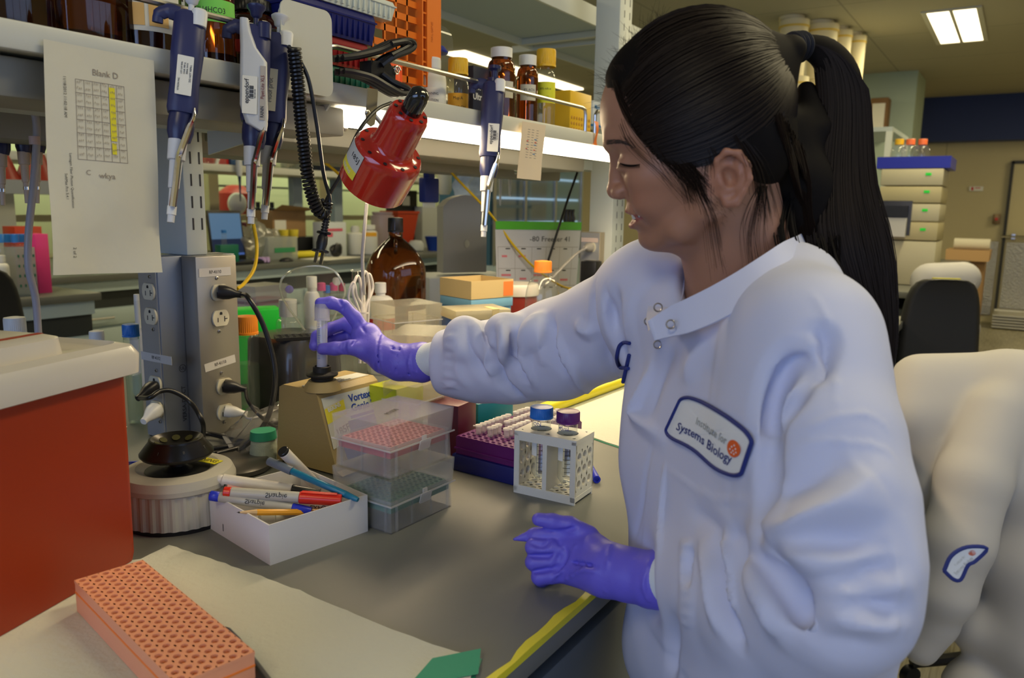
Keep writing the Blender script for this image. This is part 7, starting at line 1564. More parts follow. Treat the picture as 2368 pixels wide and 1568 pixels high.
for p in ([(1412, 1258), (1406, 1300), (1402, 1370)], [(1500, 1300), (1488, 1350), (1500, 1390)], [(1275, 1340), (1320, 1300), (1330, 1262)], [(1300, 1345), (1345, 1320), (1375, 1322)], [(1305, 1262), (1280, 1290), (1275, 1312)], [(1430, 1300), (1460, 1350), (1455, 1385)], [(1470, 1295), (1450, 1330)]):
    G.fold(p, .0012, .0034, .0004, A_)
glove(G, 'left hand in violet glove resting on the bench edge')
# trousers and shoes, below the frame
kn = lambda s_: [cc(.22 + s_ * .02, .62, .84 - s_ * .10), None]
FT = Field(np.array([.55, -.15, .0]), np.array([1.1, .42, .80]), .008)
bx, by = .80, .17
for dx_, dy_ in ((-.06, .055), (.05, -.075)):
    FT.chain([np.array([bx + dx_, by + dy_, .76]), np.array([bx + dx_, by + dy_ + .005, .45]), np.array([bx + dx_ + .005, by + dy_ - .01, .07])], [.085, .06, .042], .02)
V, Q = FT.mesh(); fix(np_part('trousers', V, Q, mat('dark_denim', (.03, .04, .08), .8), person))
for dx_, dy_ in ((-.06, .045), (.05, -.085)):
    M = frame((bx + dx_, by + dy_, 0), (-.79, .61, 0), (-.61, -.79, 0))
    fix(part('shoe', MB().prism([(.17 * math.cos(a) * (1 if math.cos(a) > 0 else .45), .042 * math.sin(a)) for a in [2 * PI * i / 24 for i in range(24)]], 0, .045, M=M).lathe([(.046, .04), (.04, .08), (.037, .10)], 20, M), M_dark, person))
# ================================================================== the rest of the laboratory
def fb(px, Y, z=BZ):   # point of a far bench under a photo column
    r = _ray(px, 600); 
    for _ in range(6):
        t_ = Y / r[1]; zz = CAMLOC[2] + r[2] * t_; c = RM.T @ (np.array([r[0] * t_, Y, z]) - CAMLOC); y_ = CH / 2 + FPX * c[1] / c[2]; r = _ray(px, y_)
    return Vector((r[0] * Y / r[1], Y, z))
def ft_(px, py, Y, z=BZ): return pY(px, py, Y).z - z
def fw(px0, px1, py, Y): return abs(pY(px1, py, Y).x - pY(px0, py, Y).x)
M_cab = mat('cabinet_teal_grey', (.46, .56, .58), .45); M_cabd = mat('cabinet_inner', (.03, .035, .035), .6); M_top2 = mat('far_worktop', (.14, .145, .13), .4)
FY = 4.4
def far_bench(name, label, x0, x1, y0, y1, drawers=True):
    t = thing(name, label, 'bench', (x0, y0, 0)); w_, d_ = x1 - x0, y1 - y0
    part('worktop', MB().box(0, w_, 0, d_, BZ - .035, BZ, .003), M_top2, t)
    part('cabinet_frame', MB().box(.02, w_ - .02, .05, d_ - .02, .1, BZ - .20).box(.02, w_ - .02, .03, .06, BZ - .10, BZ - .036), M_cab, t, flat=True)
    part('knee_gap', MB().box(.02, w_ - .02, .06, d_ - .03, BZ - .2, BZ - .1), M_cabd, t, flat=True)
    n = int(w_ / .62) if drawers else 0
    for k in range(n):
        x = .04 + k * .62
        for z0, z1 in ((.62, .715), (.38, .605), (.13, .365)):
            d = part('drawer', MB().box(x, x + .58, .030, .049, z0, z1, .004), M_cab, t)
            part('drawer_handle', MB().tube([(x + .21, .03, (z0 + z1) / 2), (x + .21, .008, (z0 + z1) / 2), (x + .37, .008, (z0 + z1) / 2), (x + .37, .03, (z0 + z1) / 2)], .006, 8), M_steel, d)
    return t
far_bench('lab_bench', 'far grey bench with pale drawers across the aisle, carrying the laptop', .9, 9.0, FY, FY + 1.5)
# shelf above the far bench, its posts and the hood behind, brightened by an added lamp
zs_ = pY(640, 388, FY + .45).z
fs = thing('bench_shelf', 'pale shelf above the far bench crowded with cartons and bags', 'shelf', (1.0, FY + .45, zs_))
part('shelf_board', MB().box(0, 6.5, 0, .6, -.05, 0, .004), M_shelf, fs); part('shelf_rail', MB().tube([(0, .01, .10), (6.5, .01, .10)], .007, 8), M_steel, fs)
for px in (700, 790, 1170):
    p = fb(px, FY + .75, 0); single('shelf_post', MB().box(-.05, .05, 0, .06, BZ, 2.3), mat('blue_grey_post', (.30, .36, .40), .5), {700: 'blue-grey far shelf post behind the coiled cord', 790: 'blue-grey far shelf post behind the red lamp', 1170: 'blue-grey far shelf post behind the navy pipette on its own'}[px], 'post', (p.x, p.y, 0), 'shelf posts of the far bench')
hd = thing('fume_hood', 'pale lit fume hood behind the far bench with a tan sill', 'fume hood', (2.2, FY + 1.62, 0)); Mh = mat('hood_lining', (.66, .70, .48), .6); M_hf = mat('hood_frame', (.52, .46, .28), .6)
part('hood_back', MB().box(0, 6.5, .7, .74, .9, 2.3), Mh, hd, flat=True); part('hood_sill', MB().box(0, 6.5, -.02, .06, .0, .92).box(0, 6.5, -.02, .05, 1.18, 1.23), M_hf, hd, flat=True)
part('hood_top', MB().box(0, 6.5, 0, .74, 2.02, 2.3), M_hf, hd, flat=True)
for x in (.02, .95, 2.2, 3.5, 4.8, 6.4): part('hood_post', MB().box(x, x + .10, -.02, .08, .0, 2.3), M_hf, hd, flat=True)
part('hood_fill_strip', MB().box(.1, 6.4, .3, .4, 2.0, 2.018), mat('hood_fill_glow', (.9, 1, .7), .5, emit=5, ecol=(.86, 1, .58)), hd, flat=True); area('hood_fill_light', (5.4, FY + 1.95, 1.99), (5.4, FY + 2.1, 1), 5.5, .2, 26, (.90, 1, .62))  # added glow strip and fill light, put in to brighten the wall behind
part('gas_rail', MB().tube([(.2, .5, 1.50), (6.3, .5, 1.50)], .010, 8), M_dark, hd)
# things on and over the far bench, left to right
def fbox(name, label, cat, px0, px1, py, Y, depth, m_, z=BZ, rz=0, bev=.002, kids=None):
    a = fb((px0 + px1) / 2, Y, z); w_ = fw(px0, px1, py, Y); h = ft_((px0 + px1) / 2, py, Y, z); t = thing(name, label, cat, T(a.x, Y, z) @ RZ(rz)); part('box_body', MB().box(-w_ / 2, w_ / 2, 0, depth, 0, h, bev), m_, t); return t, w_, h
def fbot(label, px, py, w_px, Y, body, capm, z=BZ, cap=(.6, .15), sh=.7, nk=.5, lab=None, texts=(), name='bottle', cat='bottle', group=None, liq=None, liqm=None):
    a = fb(px, Y, z); return bottle(name, label, cat, a, fw(px - w_px / 2, px + w_px / 2, py, Y) / 2, ft_(px, py, Y, z), body, capm, sh, nk, cap, liq, liqm, lab, texts, group, ribs=False)
lt = thing('laptop', 'black laptop with blue screen on the far bench', 'laptop', T(fb(522, FY + .35).x, FY + .28, BZ) @ RZ(.05)); lw_ = fw(480, 562, 560, FY + .35); lh = ft_(520, 493, FY + .35)
part('laptop_base', MB().box(-lw_ / 2, lw_ / 2, -.22, .02, 0, .022, .004), M_dark, lt)
LM_ = frame((0, .02, .022), (1, 0, 0), (0, .12, 1)); part('screen_frame', MB().box(-lw_ / 2, lw_ / 2, 0, lh, -.012, 0, .004, M=LM_), M_dark, lt)
sc = part('screen', MB().box(-lw_ / 2 + .015, lw_ / 2 - .015, .03, lh - .02, 0, .001, M=LM_), mat('screen_blue', (.05, .12, .25), .3, emit=.5, ecol=(.20, .36, .62)), lt, flat=True)
part('screen_window', MB().box(-lw_ / 2 + .015, lw_ / 2 - .015, .03, lh * .42, .001, .0014, M=LM_), mat('screen_dark', (.01, .02, .06), .3, emit=.15, ecol=(.08, .12, .3)), sc, flat=True); part('screen_bar', MB().box(-lw_ / 2 + .015, lw_ / 2 - .015, .03, .045, .0015, .0018, M=LM_), mat('screen_blue2', (.05, .1, .4), .3, emit=.5, ecol=(.12, .25, .8)), sc, flat=True)
t, w_, h = fbox('tube_rack', 'dark green rack in front of the laptop', 'rack', 512, 554, 566, FY + .08, .06, mat('deep_green', (.01, .15, .09), .4)); fbot('small tube with blue cap in the dark green rack', 521, 532, 9, FY + .1, M_clear, M_blcap, cap=(1.1, .08), sh=.9, nk=.9, name='sample_tube', cat='tube')
t, w_, h = fbox('cardboard_box', 'open brown cardboard box on the far bench behind the pipettes', 'box', 632, 712, 488, FY + .6, .3, mat('cardboard', (.34, .20, .09), .8), rz=.05)
part('box_flap', MB().add([(-w_ / 2, 0, h), (w_ / 2, 0, h), (w_ / 2 + .04, -.12, h + .02), (-w_ / 2 - .02, -.13, h + .05)], [(0, 1, 2, 3)]), mat('cardboard_light', (.42, .26, .12), .8), t, flat=True); part('box_label', MB().box(-w_ / 2 + .02, -w_ / 2 + .14, -.003, -.001, h * .3, h * .8), M_paper, t, flat=True)
rnd = random.Random(12)
def lump(name, label, cat, c, rx, ry, rz_, m_, seed, amp=.25):
    r = random.Random(seed); k = [(r.uniform(2, 6), r.uniform(0, 6), r.uniform(2, 6), r.uniform(0, 6)) for _ in range(4)]
    def f(u, v):
        a, b_ = 2 * PI * u, PI * v; q = 1 + amp * sum(math.sin(s1 * a * .5 // 1 + p1 + s2 * b_ + p2) * .25 + .25 * math.sin(int(s1) * a + p1) * math.sin(b_ * s2) for s1, p1, s2, p2 in k)
        return (rx * q * math.sin(b_) * math.cos(a), ry * q * math.sin(b_) * math.sin(a), max(0, rz_ * (1 - math.cos(b_)) * .5 * q))
    return single(name, MB().grid(f, 28, 16, wrap=True), m_, label, cat, c, ang=.4)
M_bag = clear('clear_bag', (.82, .80, .72), .30, .12, 2.2)
lump('plastic_bag', 'crumpled clear plastic bag beside the laptop', 'bag', fb(598, FY + .35), .17, .12, .26, M_bag, 3)
t, w_, h = fbox('storage_bin', 'clear bin of white papers on the far bench', 'bin', 622, 690, 548, FY + .2, .16, clear('bin_plastic', (.8, .84, .82), .5, .3)); part('green_band', MB().box(-w_ * .3, w_ * .4, -.004, -.001, h * .35, h * .55), mat('band_green', (.05, .3, .12), .5), t, flat=True)
gl = MB(); r = random.Random(4)
for k in range(9): a = r.uniform(0, PI); gl.tube(smooth([(-.05 + .012 * k, 0, .02), (.02 * math.cos(a) + .012 * k - .05, -.05 * math.sin(a) - .02, .035), (.07 * math.cos(a * 1.3) + .01 * k - .05, -.10 * math.sin(a), .008)], 4), [.018] * 4 + [.014] * 4 + [.009], 7, flat=.5)
single('discarded_gloves', gl, mat('lilac_glove', (.46, .32, .62), .6), 'pile of lilac gloves at the edge of the far bench', 'gloves', fb(600, FY + .16))
single('computer_mouse', MB().ball((0, 0, .004), .05, sz=(1.2, .8, .5)), M_dark, 'black computer mouse beside the lilac gloves', 'mouse', fb(662, FY + .12))
for k, px in enumerate((657, 680)): a = fb(px, FY + .42); single('funnel_cup', MB().lathe([(.015, 0), (.015, .13), (.035, .16), (.04, .22), (0, .22)], 20), mat('funnel_yellow', (.75, .6, .05), .5), 'yellow-topped eyepiece, %s of the two behind the clear bin' % ('left', 'right')[k], 'instrument', a)
fbox('black_instrument', 'low black instrument under the yellow eyepieces', 'instrument', 660, 745, 548, FY + .5, .2, M_dark)
single('yellow_tube_roll', MB().tube([(-.14, 0, .03), (.16, 0, .03)], .028, 14), mat('roll_yellow', (.75, .62, .03), .5), 'yellow roll lying on the far bench', 'roll', fb(705, FY + .3))
single('paper_sheet', MB().box(-.24, .24, -.12, .12, 0, .004), M_paper, 'white paper lying at the far bench edge under the hanging plug', 'paper', T(*fb(765, FY + .15)) @ RZ(.2))
t, w_, h = fbox('storage_carton', 'tall white carton with pink strips on the far bench', 'box', 757, 802, 514, FY + .3, .16, mat('white_card', (.66, .7, .72)))
part('pink_strip', MB().box(-w_ / 2, w_ * .3, -.003, -.001, h * .74, h * .82).box(-w_ / 2, -w_ * .2, -.003, -.001, h * .58, h * .70), mat('strip_pink', (.7, .12, .18), .6), t, flat=True); lump('dark_glove', 'small dark bundle before the tall white carton', 'bundle', fb(778, FY + .22), .05, .04, .1, M_dark, 7)
fbot('white pump bottle right of the tall white carton', 822, 522, 28, FY + .35, M_hdpe, M_wcap, cap=(.4, .2)); fbot('white bottle with orange label and diamond mark', 854, 520, 27, FY + .3, M_hdpe, M_wcap, cap=(.75, .15), lab=(.62, .76, 1.1, mat('orange_label', (.85, .42, .03))))
fbot('milky lilac canister behind the black-capped jug', 885, 490, 36, FY + .45, clear('lilac_tub', (.68, .56, .62), .7, .3), clear('lilac_tub', (.68, .56, .62)), sh=.9, nk=.85, cap=(.9, .05), name='canister', cat='canister')
t = thing('waste_bin', 'orange-red open bin on the far bench behind the jug', 'bin', T(*fb(925, FY + .55)) @ RZ(-.1)); part('bin_body', MB().frus(.16, .14, .27, .24, 0, ft_(925, 488, FY + .55)), mat('bin_red', (.50, .05, .015), .4), t, flat=True); part('bin_rim', MB().box(-.14, .14, -.125, .125, ft_(925, 488, FY + .55) - .02, ft_(925, 488, FY + .55)), mat('bin_red', (.5, .05, .015)), t, flat=True)
t, w_, h = fbox('monitor', 'black monitor seen from behind with a small paper label', 'monitor', 902, 966, 440, FY + .8, .05, M_dark); part('paper_label', MB().box(-.02, .09, -.004, -.001, h * .74, h * .9), M_paper, t, flat=True)
single('small_centrifuge', MB().lathe([(.06, 0), (.075, .01), (.075, .07), (.05, .10), (.0, .105)], 30), mat('instrument_light', (.5, .52, .52)), 'small round pale centrifuge behind the jug neck', 'centrifuge', fb(962, FY + .35))
single('ice_bucket', MB().lathe([(.055, 0), (.085, .13), (.09, .135), (.084, .135), (.05, .02), (0, .02)], 30), mat('bucket_blue', (.01, .05, .35), .4), 'blue bucket on the far bench beside the grey instrument', 'bucket', fb(1003, FY + .3))
fbox('tip_box', 'pale box with dark lid behind the blue bucket', 'box', 977, 1022, 478, FY + .7, .14, mat('instrument_light', (.5, .52, .52)))
# shelf contents of the far bench
ZS = zs_ + .002; YS = FY + .52
t, w_, h = fbox('carton', 'red and white carton on the far shelf', 'box', 492, 532, 308, YS + .1, .12, mat('carton_red', (.55, .03, .03), .5), ZS); part('white_stripes', MB().add([(x * w_ - w_ / 2, -.002, zz) for x, zz in ((.1, 0), (.3, 0), (.9, h), (.7, h))], [(0, 1, 2, 3)]), wt, t, flat=True)
fbot('clear bottle with yellow cap before the red carton', 509, 322, 22, YS + .02, M_glass, M_ylcap, ZS, cap=(.75, .18)); fbot('clear bottle with orange label at the post', 486, 326, 22, YS, M_glass, M_wcap, ZS, cap=(.5, .12), lab=(.25, .6, 1.2, mat('orange_label', (.85, .42, .03))))
t, w_, h = fbox('carton', 'navy and white patterned carton on the far shelf', 'box', 534, 580, 314, YS + .08, .14, mat('navy_card2', (.03, .08, .20), .5), ZS); pm_ = MB()
for k in range(8): pm_.box(-w_ / 2 + (k % 4) * w_ / 4 + .008, -w_ / 2 + (k % 4) * w_ / 4 + .03, -.003, -.001, h * (.2 + .4 * (k // 4)), h * (.3 + .4 * (k // 4)))
part('printed_marks', pm_, wt, t, flat=True)
for k, (px, wd) in enumerate(((608, .13), (650, .16), (690, .13), (985, .16), (1060, .18))): lump('plastic_bag', ('knotted clear bag on the far shelf behind the pipette tips', 'larger clear bag on the far shelf behind the coiled cord', 'rightmost clear bag left of the red lamp', 'clear bag on the far shelf above the blue multichannel pipette', 'clear bag on the far shelf above the grey instrument')[k], 'bag', fb(px, YS + .12, ZS), wd, .09, .17, M_bag, 20 + k)
fbox('carton', 'dark navy carton on the far shelf behind the red lamp', 'box', 742, 795, 330, YS + .1, .15, mat('navy_card', (.018, .022, .045)), ZS); fbox('carton', 'teal carton on the far shelf behind the coiled cord', 'box', 672, 700, 322, YS + .2, .12, mat('teal_card', (.03, .22, .32), .5), ZS)
t = thing('pipette', 'small pale pipette hanging from the far shelf', 'pipette', pY(552, 362, FY + .42)); part('handle', MB().lathe([(.018, -.14), (.024, -.1), (.022, 0)], 14), M_lgrey, t); part('shaft', MB().lathe([(.004, -.32), (.008, -.2), (.012, -.14)], 10), M_navyd, t)
t = thing('safety_can', 'red safety can inside the hood behind the hanging pipettes', 'can', (fb(550, FY + 2.0).x, FY + 2.0, 1.23)); part('can_body', MB().lathe([(.17, 0), (.17, .2), (.08, .27), (.03, .28), (0, .28)], 30), mat('can_red', (.42, .03, .03), .4), t)
t = thing('safety_can', 'lower dark red can behind the laptop', 'can', (fb(575, FY + 1.3).x, FY + 1.3, BZ)); part('can_body', MB().lathe([(.14, 0), (.14, .25), (0, .26)], 30), mat('dark_red_bin', (.24, .02, .01)), t)
t = thing('squeeze_bottle', 'white squeeze shape in front of the red safety can', 'bottle', (fb(553, FY + 1.64).x, FY + 1.64, 1.232)); part('bottle_body', MB().ball((0, 0, .10), .10, sz=(1, .5, 1)), M_white, t)
for k, px in enumerate((600, 632)): single('valve_knob', MB().lathe([(.03, 0), (.035, .06), (.02, .07), (.022, .12), (0, .12)], 14), M_dark, 'black valve on the hood sill, %s of two' % ('left', 'right')[k], 'valve', (fb(px, FY + 1.66).x, FY + 1.66, 1.232))
# left end of the far bench
for k, px in enumerate((12, 30, 46, 62)): fbot('blue-capped flask on the far bench, %s from the left' % ('first', 'second', 'third', 'fourth')[k], px, 541, 20, 3.75 + .05 * (k % 2), M_clear, M_blcap, cap=(.9, .14), name='flask', cat='flask', group='blue-capped flasks at far left', z=BZ)
far_bench('side_bench', 'narrow grey bench section at far left behind the black chair', -.5, 2.0, 3.55, 4.3)
t, w_, h = fbox('tube_rack', 'clear rack with rows of dark green tubes at far left', 'rack', 44, 90, 572, 3.62, .1, clear('rack_clear', (.7, .8, .78), .4, .2)); gm = MB()
for i in range(4):
    for j in range(4): gm.box(-w_ / 2 + .008 + i * w_ / 4, -w_ / 2 + w_ / 4 - .006 + i * w_ / 4, -.003, -.001, h * (.2 + .2 * j), h * (.2 + .2 * j) + .012)
part('green_tubes', gm, mat('deep_green', (.01, .15, .09)), t, flat=True)
fbox('tip_box', 'box with hot pink top beside the paper note', 'box', 92, 122, 541, 3.7, .1, mat('hot_pink', (.80, .05, .25), .5)); fbox('sharps_bin', 'low red bin on the far bench left of the paper note', 'bin', 46, 108, 524, 4.0, .12, mat('bin_red', (.5, .05, .015)))
fbot('white capped bottle at the far left bench edge', 10, 590, 34, 3.62, M_hdpe, M_wcap)
zl_ = pY(60, 430, 4.3).z; single('wall_shelf', MB().box(-1.0, 1.6, 0, .35, -.04, .03), mat('shelf_grey', (.24, .26, .28), .5), 'grey shelf board crossing behind the hanging beige pipettes', 'shelf', (.9, 4.3, zl_))
for k, (px, lb) in enumerate(((18, 'dark red funnel-shaped can on the left grey shelf'), (102, 'dark red can at the note edge on the grey shelf'))): single('safety_can', MB().lathe([(.10, 0), (.05, .14), (0, .14)], 20), mat('dark_red_bin', (.24, .02, .01)), lb, 'can', (fb(px, 4.45).x, 4.45, zl_ + .03))
fbox('partition', 'pale board partition behind the beige pipettes at left', 'partition', -60, 80, 330, 5.2, .05, mat('partition_board', (.50, .50, .44), .7), 0)
# ---- blue multichannel pipette and sheets hanging on the rear rail of our shelf
RY2 = SY + .69; a = pY(992, 335, RY2); t = thing('multichannel_pipette', 'dark blue eight-channel pipette hanging behind the shelf', 'pipette', (a.x, RY2, a.z)); s_ = pw(54, 2.05) / .06
hz_ = a.z - pY(992, 480, RY2).z; mb_ = mat('multichannel_blue', (.015, .03, .22), .4)
part('handle', MB().box(-.016, .016, -.012, .012, -hz_ * .54, hz_ * .4, .004), mb_, t); part('head', MB().box(-.036, .036, -.014, .014, -hz_ * .92, -hz_ * .52, .006), mb_, t)
for k in range(8): part('nozzle', MB().lathe([(.0015, -hz_), (.0028, -hz_ * .93), (.003, -hz_ * .89)], 8, T(-.028 + k * .008, 0, 0)), M_white, t)
part('green_label', MB().box(.0121, .0128, -.006, .006, -.02, .02), mat('rack_dots', (.2, .7, .1)), t, flat=True)
sheetm = mat('blue_white_sheet', (.42, .50, .62), .3, noise=(25, .5)); single('plastic_sheet', MB().grid(lambda u, v: ((u - .5) * .2 * (.7 + .4 * v), .02 * math.sin(9 * u + 3 * v) + .01 * math.sin(17 * v), -.22 * v), 20, 16), sheetm, 'crumpled blue and white sheet hanging above the grey instrument', 'sheet', pY(1085, 375, 2.1))
single('spray_bottle', MB().lathe([(.022, 0), (.032, .02), (.032, .09), (.012, .15), (.012, .18), (.022, .185), (.022, .20), (0, .20)], 22), mat('cream_plastic', (.62, .60, .48), .5), 'cream squeeze bottle hanging right of the blue multichannel pipette', 'bottle', T(*pY(1028, 450, 2.2)))
mg = pY(1180, 370, 1.35); t = thing('magnifier', 'round magnifier hanging under the shelf beside the lone pipette', 'magnifier', frame((mg.x, 1.33, mg.z), (1, .5, 0), (0, 0, 1))); part('lens', MB().lathe([(0, 0), (.040, .0), (.040, .006), (0, .006)], 36, M=RX(0)), clear('lens', (.6, .62, .62), .25, .05, 1.5), t); part('lens_rim', MB().lathe([(.040, -.001), (.044, -.001), (.044, .007), (.040, .007)], 36, cap=False), M_chrome, t)
for k, px in enumerate((1158, 1180)): t = thing('pipette', 'thin grey-shafted pipette on the rear rail, %s of two behind the lone pipette' % ('left', 'right')[k], 'pipette', pY(px, 372, 1.56)); part('shaft', MB().lathe([(.002, -.155 + k * .03), (.005, -.10), (.008, -.02), (.012, .0)], 12), M_lgrey, t); part('handle', MB().lathe([(.016, 0), (.018, .10)], 14), M_navyp, t)
# made-up cabinet imitating blue reflections in a clear shield beyond the wall chart
gcb = thing('reflection_cabinet', 'made-up blue cabinet standing in for shield reflections beyond the wall chart', 'cabinet', (pY(1235, 450, 3.2).x - .55, 3.2, 0)); part('cabinet_body', MB().box(0, 1.35, .03, .5, BZ, 1.75), mat('reflection_blue', (.05, .13, .20), .4), gcb, flat=True); part('glass_front', MB().box(0, 1.35, 0, .006, BZ, 1.75), clear('cabinet_glass', (.6, .75, .85), .10, .03, 3), gcb, flat=True)
for x in (0, .42, .88, 1.33): part('glazing_bar', MB().box(x - .015, x + .015, -.01, .0, BZ, 1.75), M_alu, gcb, flat=True)
for z in (1.22, 1.40, 1.56): part('reflection_strip', MB().box(.05, 1.3, .012, .02, z, z + .018), mat('reflected_light', (.7, .85, 1), .5, emit=1.6, ecol=(.7, .85, 1)), gcb, flat=True)  # glowing strips imitate reflected ceiling lights, no real tubes
part('worktop_base', MB().box(0, 1.35, 0, .5, 0, BZ - .001), M_cab, gcb, flat=True)
t = thing('pipette_carousel', 'black pipette stand with three grips beside the slanting black cable', 'stand', fb(1312, 1.75)); part('stand_post', MB().lathe([(.04, 0), (.006, .01), (.006, .33), (0, .33)], 20), M_steel, t)
for k in range(3): part('grip', MB().lathe([(.010, .0), (.014, .03), (.008, .05), (.012, .07), (0, .07)], 12, T(-.035 + k * .03, .0, ft_(1312, 520, 1.75))), M_dark, t)
# ---- right background
hpw = abs(pX(2150, 500, 5.2).y - pX(2025, 500, 5.2).y)
hs = pX(2088, 610, 5.2); Yb = hs.y - hpw / 2 - .06
far_bench('lab_bench', 'further bench down the aisle carrying the stacked beige instruments', 4.75, 8.6, Yb, Yb + 1.2)
ycen = hs.y + .0; st_ = [(390, 430), (430, 472), (472, 512), (512, 556), (556, 612)]
M_beigei = [mat('instrument_beige_a', (.56, .52, .36), .5), mat('instrument_beige_b', (.52, .46, .26), .5)]
zz_ = [pX(2090, y, 5.2).z for y in (389, 430, 470, 512, 556)] + [BZ]
Hx = thing('chromatography_stack', 'stack of beige analysis modules on the further bench', 'instrument', (5.2, ycen, BZ)); wH = hpw / 2 + .02
for k in range(5): part('instrument_module', MB().box(0, .42, -wH, wH, zz_[k + 1] - BZ + .003, zz_[k] - BZ - .003, .006), M_beigei[k % 2], Hx)
part('sample_window', MB().box(-.004, 0, -.02, wH - .02, zz_[4] - BZ + .03, zz_[3] - BZ + .12), mat('smoky_window', (.03, .03, .035), .2), Hx, flat=True); part('pump_arm', MB().box(-.06, 0, .0, wH * .9, zz_[3] - BZ + .03, zz_[3] - BZ + .09), M_dark, Hx, flat=True)
part('vial_row', MB().box(-.05, -.005, .0, wH * .9, zz_[3] - BZ - .09, zz_[3] - BZ + .02), mat('white_vials', (.6, .6, .58), .5), Hx, flat=True)
for k in range(4): part('green_button', MB().box(-.003, 0, -wH * .5 - .02, -wH * .5 + .01, zz_[k + 1] - BZ + .06, zz_[k + 1] - BZ + .075), mat('neon_green', (.02, .85, .06)), Hx, flat=True)
bt_ = thing('solvent_tray', 'bright blue tray on top of the instrument stack', 'tray', (5.2, ycen, zz_[0])); zb_ = pX(2100, 362, 5.2).z - zz_[0]; part('tray_body', MB().openbox(.42, 2 * wH + .06, zb_, .008, T(.21, 0, 0)), mat('tray_blue', (.02, .03, .42), .4), bt_, flat=True)
for k, (px, m_) in enumerate(((2078, M_ylcap), (2104, mat('coral_cap', (.92, .19, .06))), (2132, mat('coral_cap', (.92, .19, .06))))):
    p = pX(px, 350, 5.3); bottle('solvent_bottle', ('solvent bottle with yellow cap in the blue tray', 'middle solvent bottle with coral cap in the blue tray', 'rightmost solvent bottle with coral cap in the blue tray')[k], 'bottle', (5.3, p.y, zz_[0] + .01), .045, pX(px, 322, 5.3).z - zz_[0] - .01, M_glass, m_, .45, .45, (.55, .2), None, None, None, ribs=False)
p = pX(2030, 315, 4.8); t = thing('wall_frame', 'brown framed board with papers above the instrument stack', 'board', (8.9, pX(2030, 270, 8.9).y, pX(2030, 270, 8.9).z)); fw2 = abs(pX(2010, 270, 8.9).y - pX(2052, 270, 8.9).y) / 2; fh2 = (pX(2030, 228, 8.9).z - pX(2030, 316, 8.9).z) / 2
part('frame_board', MB().box(0, .2, -fw2, fw2, -fh2, fh2, .01), mat('cork_brown', (.22, .12, .05), .7), t); part('pinned_paper', MB().box(-.004, 0, -fw2 * .7, fw2 * .7, -fh2 * .7, fh2 * .7), M_paper, t, flat=True)
# buckets stacked on a tall rack
rk = pX(1895, 200, 6.3); t = thing('storage_rack', 'tall pale storage rack carrying the stacked buckets', 'rack', (6.1, rk.y - .55, 0)); zr = pX(1900, 305, 6.3).z
part('rack_shelf', MB().box(0, .9, 0, 1.3, zr - .03, zr).box(0, .9, 0, 1.3, zr - .6, zr - .57), mat('rack_steel', (.40, .46, .46), .5), t, flat=True)
for x in (0, .86):
    for y in (0, 1.26): part('rack_leg', MB().box(x, x + .04, y, y + .04, BZ, zr - .03), M_pale, t, flat=True)
bk0 = None; M_bkt = mat('bucket_cream', (.88, .78, .50), .45); M_bkl = mat('bucket_lid_yellow', (.85, .60, .10), .45)
def bucket(c, r, h, lb):
    t = thing('storage_bucket', lb, 'bucket', c, 'stacked cream buckets'); part('bucket_body', MB().lathe([(r * .86, 0), (r * .95, h * .9)], 28), M_bkt, t); part('bucket_lid', MB().lathe([(r, h * .88), (r, h), (0, h)], 28), M_bkt, t)
    part('bucket_handle', MB().tube([(-.02, r * .6 * math.cos(q) , h + .012 * 0 + r * .12 * math.sin(q)) for q in [PI * i / 8 for i in range(9)]], r * .08, 6), M_bkl, t); part('lid_ring', MB().lathe([(r * 1.02, h * .86), (r * 1.02, h * .90)], 28, cap=False), M_bkl, t); return t
k = 0
for row, (yt, yb_) in enumerate(((-10, 82), (82, 180), (180, 290))):
    for col, (px, wpx) in enumerate(((1828, 66), (1893, 72), (1940, 44), (1975, 40))):
        xx = 6.3 + col * .26; p = pX(px, yb_, xx); r_ = pw(wpx, ppx(p)[2]) / 2
        zlo = zr + (2 - row) * .41; lb = 'cream bucket with yellow handle, %s in the %s row of the stack' % (('leftmost', 'second', 'third', 'rightmost')[col], ('top', 'middle', 'bottom')[row])
        bucket((xx, p.y, zlo), min(r_, .15), .405, lb)
# chairs
def chair(name, label, M, w_=.42, h=.5, m_=None, extra=None):
    t = thing(name, label, 'chair', M, 'lab chairs'); m_ = m_ or mat('chair_black', (.012, .012, .013), .55)
    part('backrest', loftm([[(x, y + .03 * math.cos(PI * (q / 6 - .5)), z) for x, y in rring(w_ * max(.30, (1 - (q / 6.1) ** 3.2) ** .5), .06, .028)] for q, z in [(k * .5, .52 + h * math.sin(PI / 2 * k / 12) ** .9) for k in range(13)]]), m_, t)
    part('seat', MB().add(*(lambda q: (q.v, q.f))(loftm([[(x, y - .26, z) for x, y in rring(w_ + .04 + e, .44 + e, .08)] for z, e in ((.42, -.03), (.45, 0), (.49, 0), (.51, -.04))]))), m_, t)
    part('back_support', MB().box(-.03, .03, .03, .05, .40, .75), M_dark, t); part('column', MB().lathe([(.03, .08), (.025, .42)], 16, T(0, -.26, 0)), M_dark, t)
    for k in range(5):
        a = 2 * PI * k / 5; g = part('leg', MB().tube([(0, -.26, .10), (.27 * math.cos(a), -.26 + .27 * math.sin(a), .065)], [.02, .014], 8), M_dark, t); part('caster', MB().tube([(.27 * math.cos(a) - .012, -.26 + .27 * math.sin(a), .028), (.27 * math.cos(a) + .012, -.26 + .27 * math.sin(a), .028)], .028, 14), M_dark, g)
    return t
